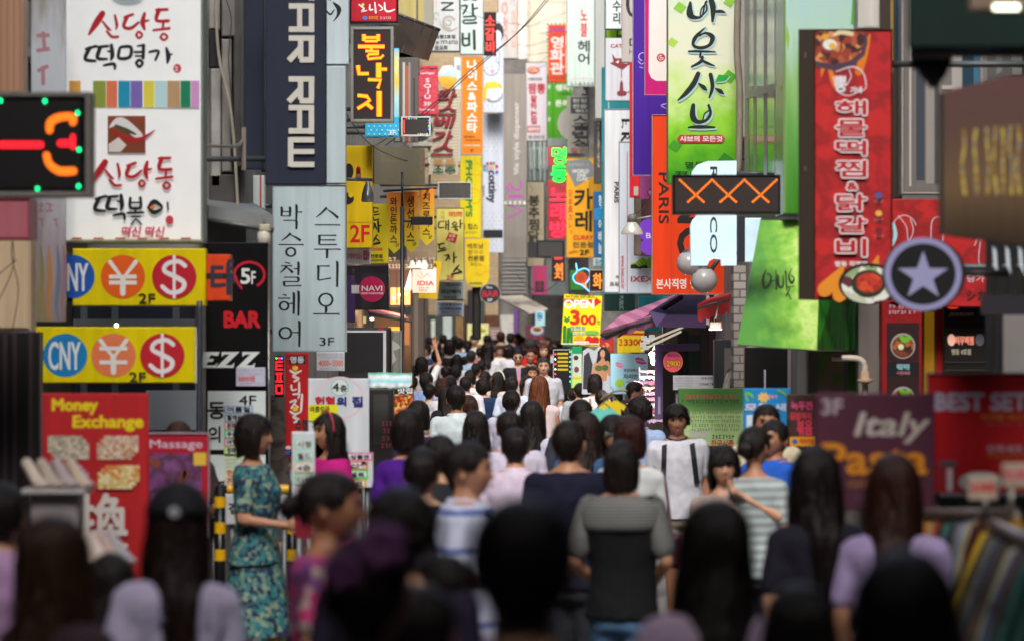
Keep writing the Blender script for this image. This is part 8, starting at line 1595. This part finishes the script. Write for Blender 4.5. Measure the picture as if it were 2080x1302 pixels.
P('person in a yellow and white shirt beside the raised arm', 833, 706, 17, 'b', 'short', '#d8d040', d=60)
P('person in a dark navy dress seen from behind', 913, 688, 22, 'b', 'bob', '#1a1e34', 'f', d=60, low='skirt', lowc='#1a1e34')
P('person in a pink white shirt left of the navy dress', 887, 708, 22, 'b', 'short', '#d8c0d4', d=58)
P('elderly person in a blue vest looking left', 866, 700, 19, 'fl', 'perm', '#2c4464', 'f', d=66, sk=0)
P('person with a wavy perm in a beige top looking left', 847, 696, 19, 'l', 'perm', '#c8b4a4', 'f', d=68)
P('person in a white top left of the dark pillar', 879, 688, 15, 'r', 'short', '#d0d0d8', d=72)
P('person in a light blue T-shirt right of the navy dress', 932, 685, 18, 'b', 'short', '#a4bce0', d=66)
P('person in a coral dotted top with a ponytail', 950, 690, 17, 'b', 'tight', blot(['#e07868', '#f0b4a8', '#d86050'], 50), 'f', d=64, extra=tail('pony'))
P('person in a light blue shirt with greying short hair', 957, 710, 20, 'b', 'short', '#a4c0e4', d=59, hc=HG, collar=True)
P('dark haired person before the light blue shirt', 953, 732, 20, 'b', 'bob', '#d0dce8', 'f', d=54)
P('person with short dark hair in a pale tee in the centre crowd', 967, 736, 22, 'b', 'short', '#c8d4e4', d=52)
P('person in a dark suit jacket in the centre crowd', 977, 730, 22, 'b', 'short', '#1f2230', d=54, kind='suit')
P('person with long black hair in a white blouse in the centre crowd', 990, 694, 23, 'b', 'long', '#d8d8dc', 'f', d=61)
P('person in a white shirt with coloured print facing the camera', 963, 678, 17, 'f', 'short', '#d8dcd8', d=70, sk=2, extra=logo('■', '#c83c48', 1.25, False, .08, .08))
P('person in black right of the printed white shirt', 975, 682, 14, 'r', 'short', '#1a1a1e', d=72)
P('dark haired person in navy under the pale yellow poster', 990, 679, 16, 'b', 'short', '#2c3450', d=74)
P('person in a yellow top with a perm facing the camera', 1016, 687, 17, 'f', 'perm', '#e0b430', 'f', d=68, sk=1)
P('brown haired person below the brown notice', 1017, 672, 16, 'b', 'short', '#4c3c3c', hc=HBR, d=76)
P('person with pinned hair in a white top in the far crowd', 1034, 698, 19, 'b', 'bob', '#d4d4dc', 'f', d=62, extra=clip('#c8a0b0', .03, .11, .05, .01))
P('person in navy under the bar sign in the far crowd', 1037, 675, 15, 'b', 'short', '#24304c', d=70)
P('person in black looking left below the awning', 1051, 676, 14, 'l', 'short', '#1c1a1e', d=76)
P('dark bob below the grey pillar', 1060, 683, 15, 'b', 'bob', '#2c2430', 'f', d=74)
P('person with a perm below the bowl poster', 1078, 673, 14, 'f', 'perm', '#8c6c74', 'f', d=78, sk=1)
P('person in a blue shirt facing the camera in the far crowd', 1101, 679, 14, 'f', 'short', '#5c7cb4', d=76, sk=0)
P('person in dark clothes right of the far blue shirt', 1112, 684, 12, 'f', 'short', '#2c2a30', d=78, sk=1)
P('dark haired person at the yellow sale poster', 1137, 690, 14, 'b', 'short', '#a4b8d4', d=72)
P('dark haired person left of the long perm', 838, 692, 12, 'b', 'short', '#504048', d=76)
P('person with brown hair at the steel cabinet corner', 826, 700, 14, 'br', 'short', '#6c4c40', d=64, hc=HBR)
P('dark haired person behind the elderly one', 872, 683, 14, 'b', 'short', '#3c3a40', d=78)
P('dark haired person at the far left doorway', 900, 678, 15, 'b', 'short', '#403c44', d=80)
P('person in grey at the far shop window', 924, 680, 14, 'b', 'short', '#6c6c74', d=82)
P('person in white at the far edge of the crowd near the pillar', 1003, 683, 13, 'b', 'short', '#d0d0d4', d=80)
P('person in white right of the thin haired one', 1120, 700, 15, 'b', 'short', '#c8ccd4', d=66)
P('person in a black shirt left of the centre behind the profile', 858, 905, 70, 'b', 'short', '#1f1d24', d=17)
P('person in a brown top far behind the barrier', 612, 905, 44, 'l', 'short', '#4c3c38', d=27)
P('person in dark clothes behind the massage sign', 362, 852, 60, 'b', 'short', '#3c2c2c', d=24, hc=HBR)
P('person at the bottom edge left of the dark central head', 905, 1120, 110, 'b', 'short', '#8c80a0', d=10.4, pose='stand', collar=True)

for u, v, w, hr, c, sx, f in ((822, 738, 20, 'short', 'white', 'm', 'b'), (830, 724, 16, 'perm', 'butter yellow', 'f', 'b'), (849, 732, 19, 'short', 'mint', 'm', 'b'), (900, 714, 17, 'short', 'sand', 'm', 'b'), (908, 728, 20, 'bob', 'apricot', 'f', 'b'), (941, 706, 16, 'short', 'ice blue', 'm', 'b'), (955, 750, 24, 'bob', 'oyster', 'f', 'b'), (1015, 702, 16, 'short', 'bone white', 'm', 'f'), (1066, 686, 13, 'short', 'cobalt', 'm', 'f'), (1090, 746, 23, 'short', 'off white', 'm', 'b'), (1124, 690, 13, 'bob', 'tomato', 'f', 'f'), (1146, 748, 22, 'short', 'plain white', 'm', 'b'), (1178, 776, 27, 'short', 'silver grey', 'm', 'b'), (881, 742, 21, 'long', 'blush', 'f', 'b'), (838, 762, 24, 'short', 'ivory', 'm', 'b'), (915, 762, 26, 'bob', 'white', 'f', 'b'), (935, 698, 16, 'short', 'white', 'm', 'f'), (1003, 694, 15, 'bob', 'cream', 'f', 'f'), (890, 694, 15, 'short', 'light denim', 'm', 'b'), (1088, 700, 14, 'short', 'pale grey', 'm', 'f'), (1118, 716, 15, 'bob', 'lilac', 'f', 'f'), (975, 704, 17, 'short', 'peach', 'm', 'b'), (842, 742, 22, 'bob', 'cream', 'f', 'b'), (905, 742, 22, 'short', 'pale blue', 'm', 'b'), (928, 718, 20, 'long', 'white', 'f', 'b'), (944, 722, 18, 'short', 'pale pink', 'm', 'b'), (1000, 708, 16, 'short', 'grey', 'm', 'f'), (1096, 712, 15, 'short', 'navy', 'm', 'f'), (1128, 752, 22, 'short', 'white', 'm', 'b'), (858, 716, 16, 'short', 'sky blue', 'm', 'f'), (985, 752, 25, 'short', 'white', 'm', 'b'), (925, 742, 22, 'perm', 'lilac', 'f', 'b'), (872, 778, 28, 'short', 'cream', 'm', 'b'), (1160, 760, 24, 'bob', 'pale green', 'f', 'b'), (1222, 790, 30, 'short', 'black', 'm', 'b')):
    P({'b': 'person from behind in a ', 'f': 'person facing the camera in a '}[f] + c + ' top, ' + {'short': 'short hair', 'bob': 'a dark bob', 'long': 'long black hair', 'perm': 'a wavy perm'}[hr] + ', ' + ('left of the raised arm' if u < 850 else 'left in the crowd' if u < 935 else 'mid crowd' if u < 1010 else 'near the suit' if u < 1100 else 'near the posters'),
      u, v, w, f, hr, {'white': '#d4d8e0', 'cream': '#cfc6b0', 'pale blue': '#a8bcd8', 'pale pink': '#d8bcc4', 'grey': '#7c7c82', 'navy': '#20304c', 'sky blue': '#78a4d0', 'salmon': '#d89484', 'lilac': '#b0a0c8', 'pale green': '#a8c4a8', 'black': '#1c1c20', 'ivory': '#d8d0bc', 'pale grey': '#b4b4bc', 'light denim': '#7c94b4', 'peach': '#dcae98', 'butter yellow': '#dccc80', 'mint': '#a8d0bc', 'sand': '#c4b08c', 'apricot': '#e0a878', 'ice blue': '#bcd0e4', 'oyster': '#ccc8c0', 'bone white': '#d8d4c8', 'chalk white': '#dcdce0', 'rose': '#d08c98', 'cobalt': '#2c4c9c', 'off white': '#d4d2ca', 'tomato': '#c8442c', 'plain white': '#dcdee4', 'silver grey': '#a4a6aa', 'blush': '#dcc0bc'}[c], sx, d=min(84, .86 * .19 * F / w), fd=True)
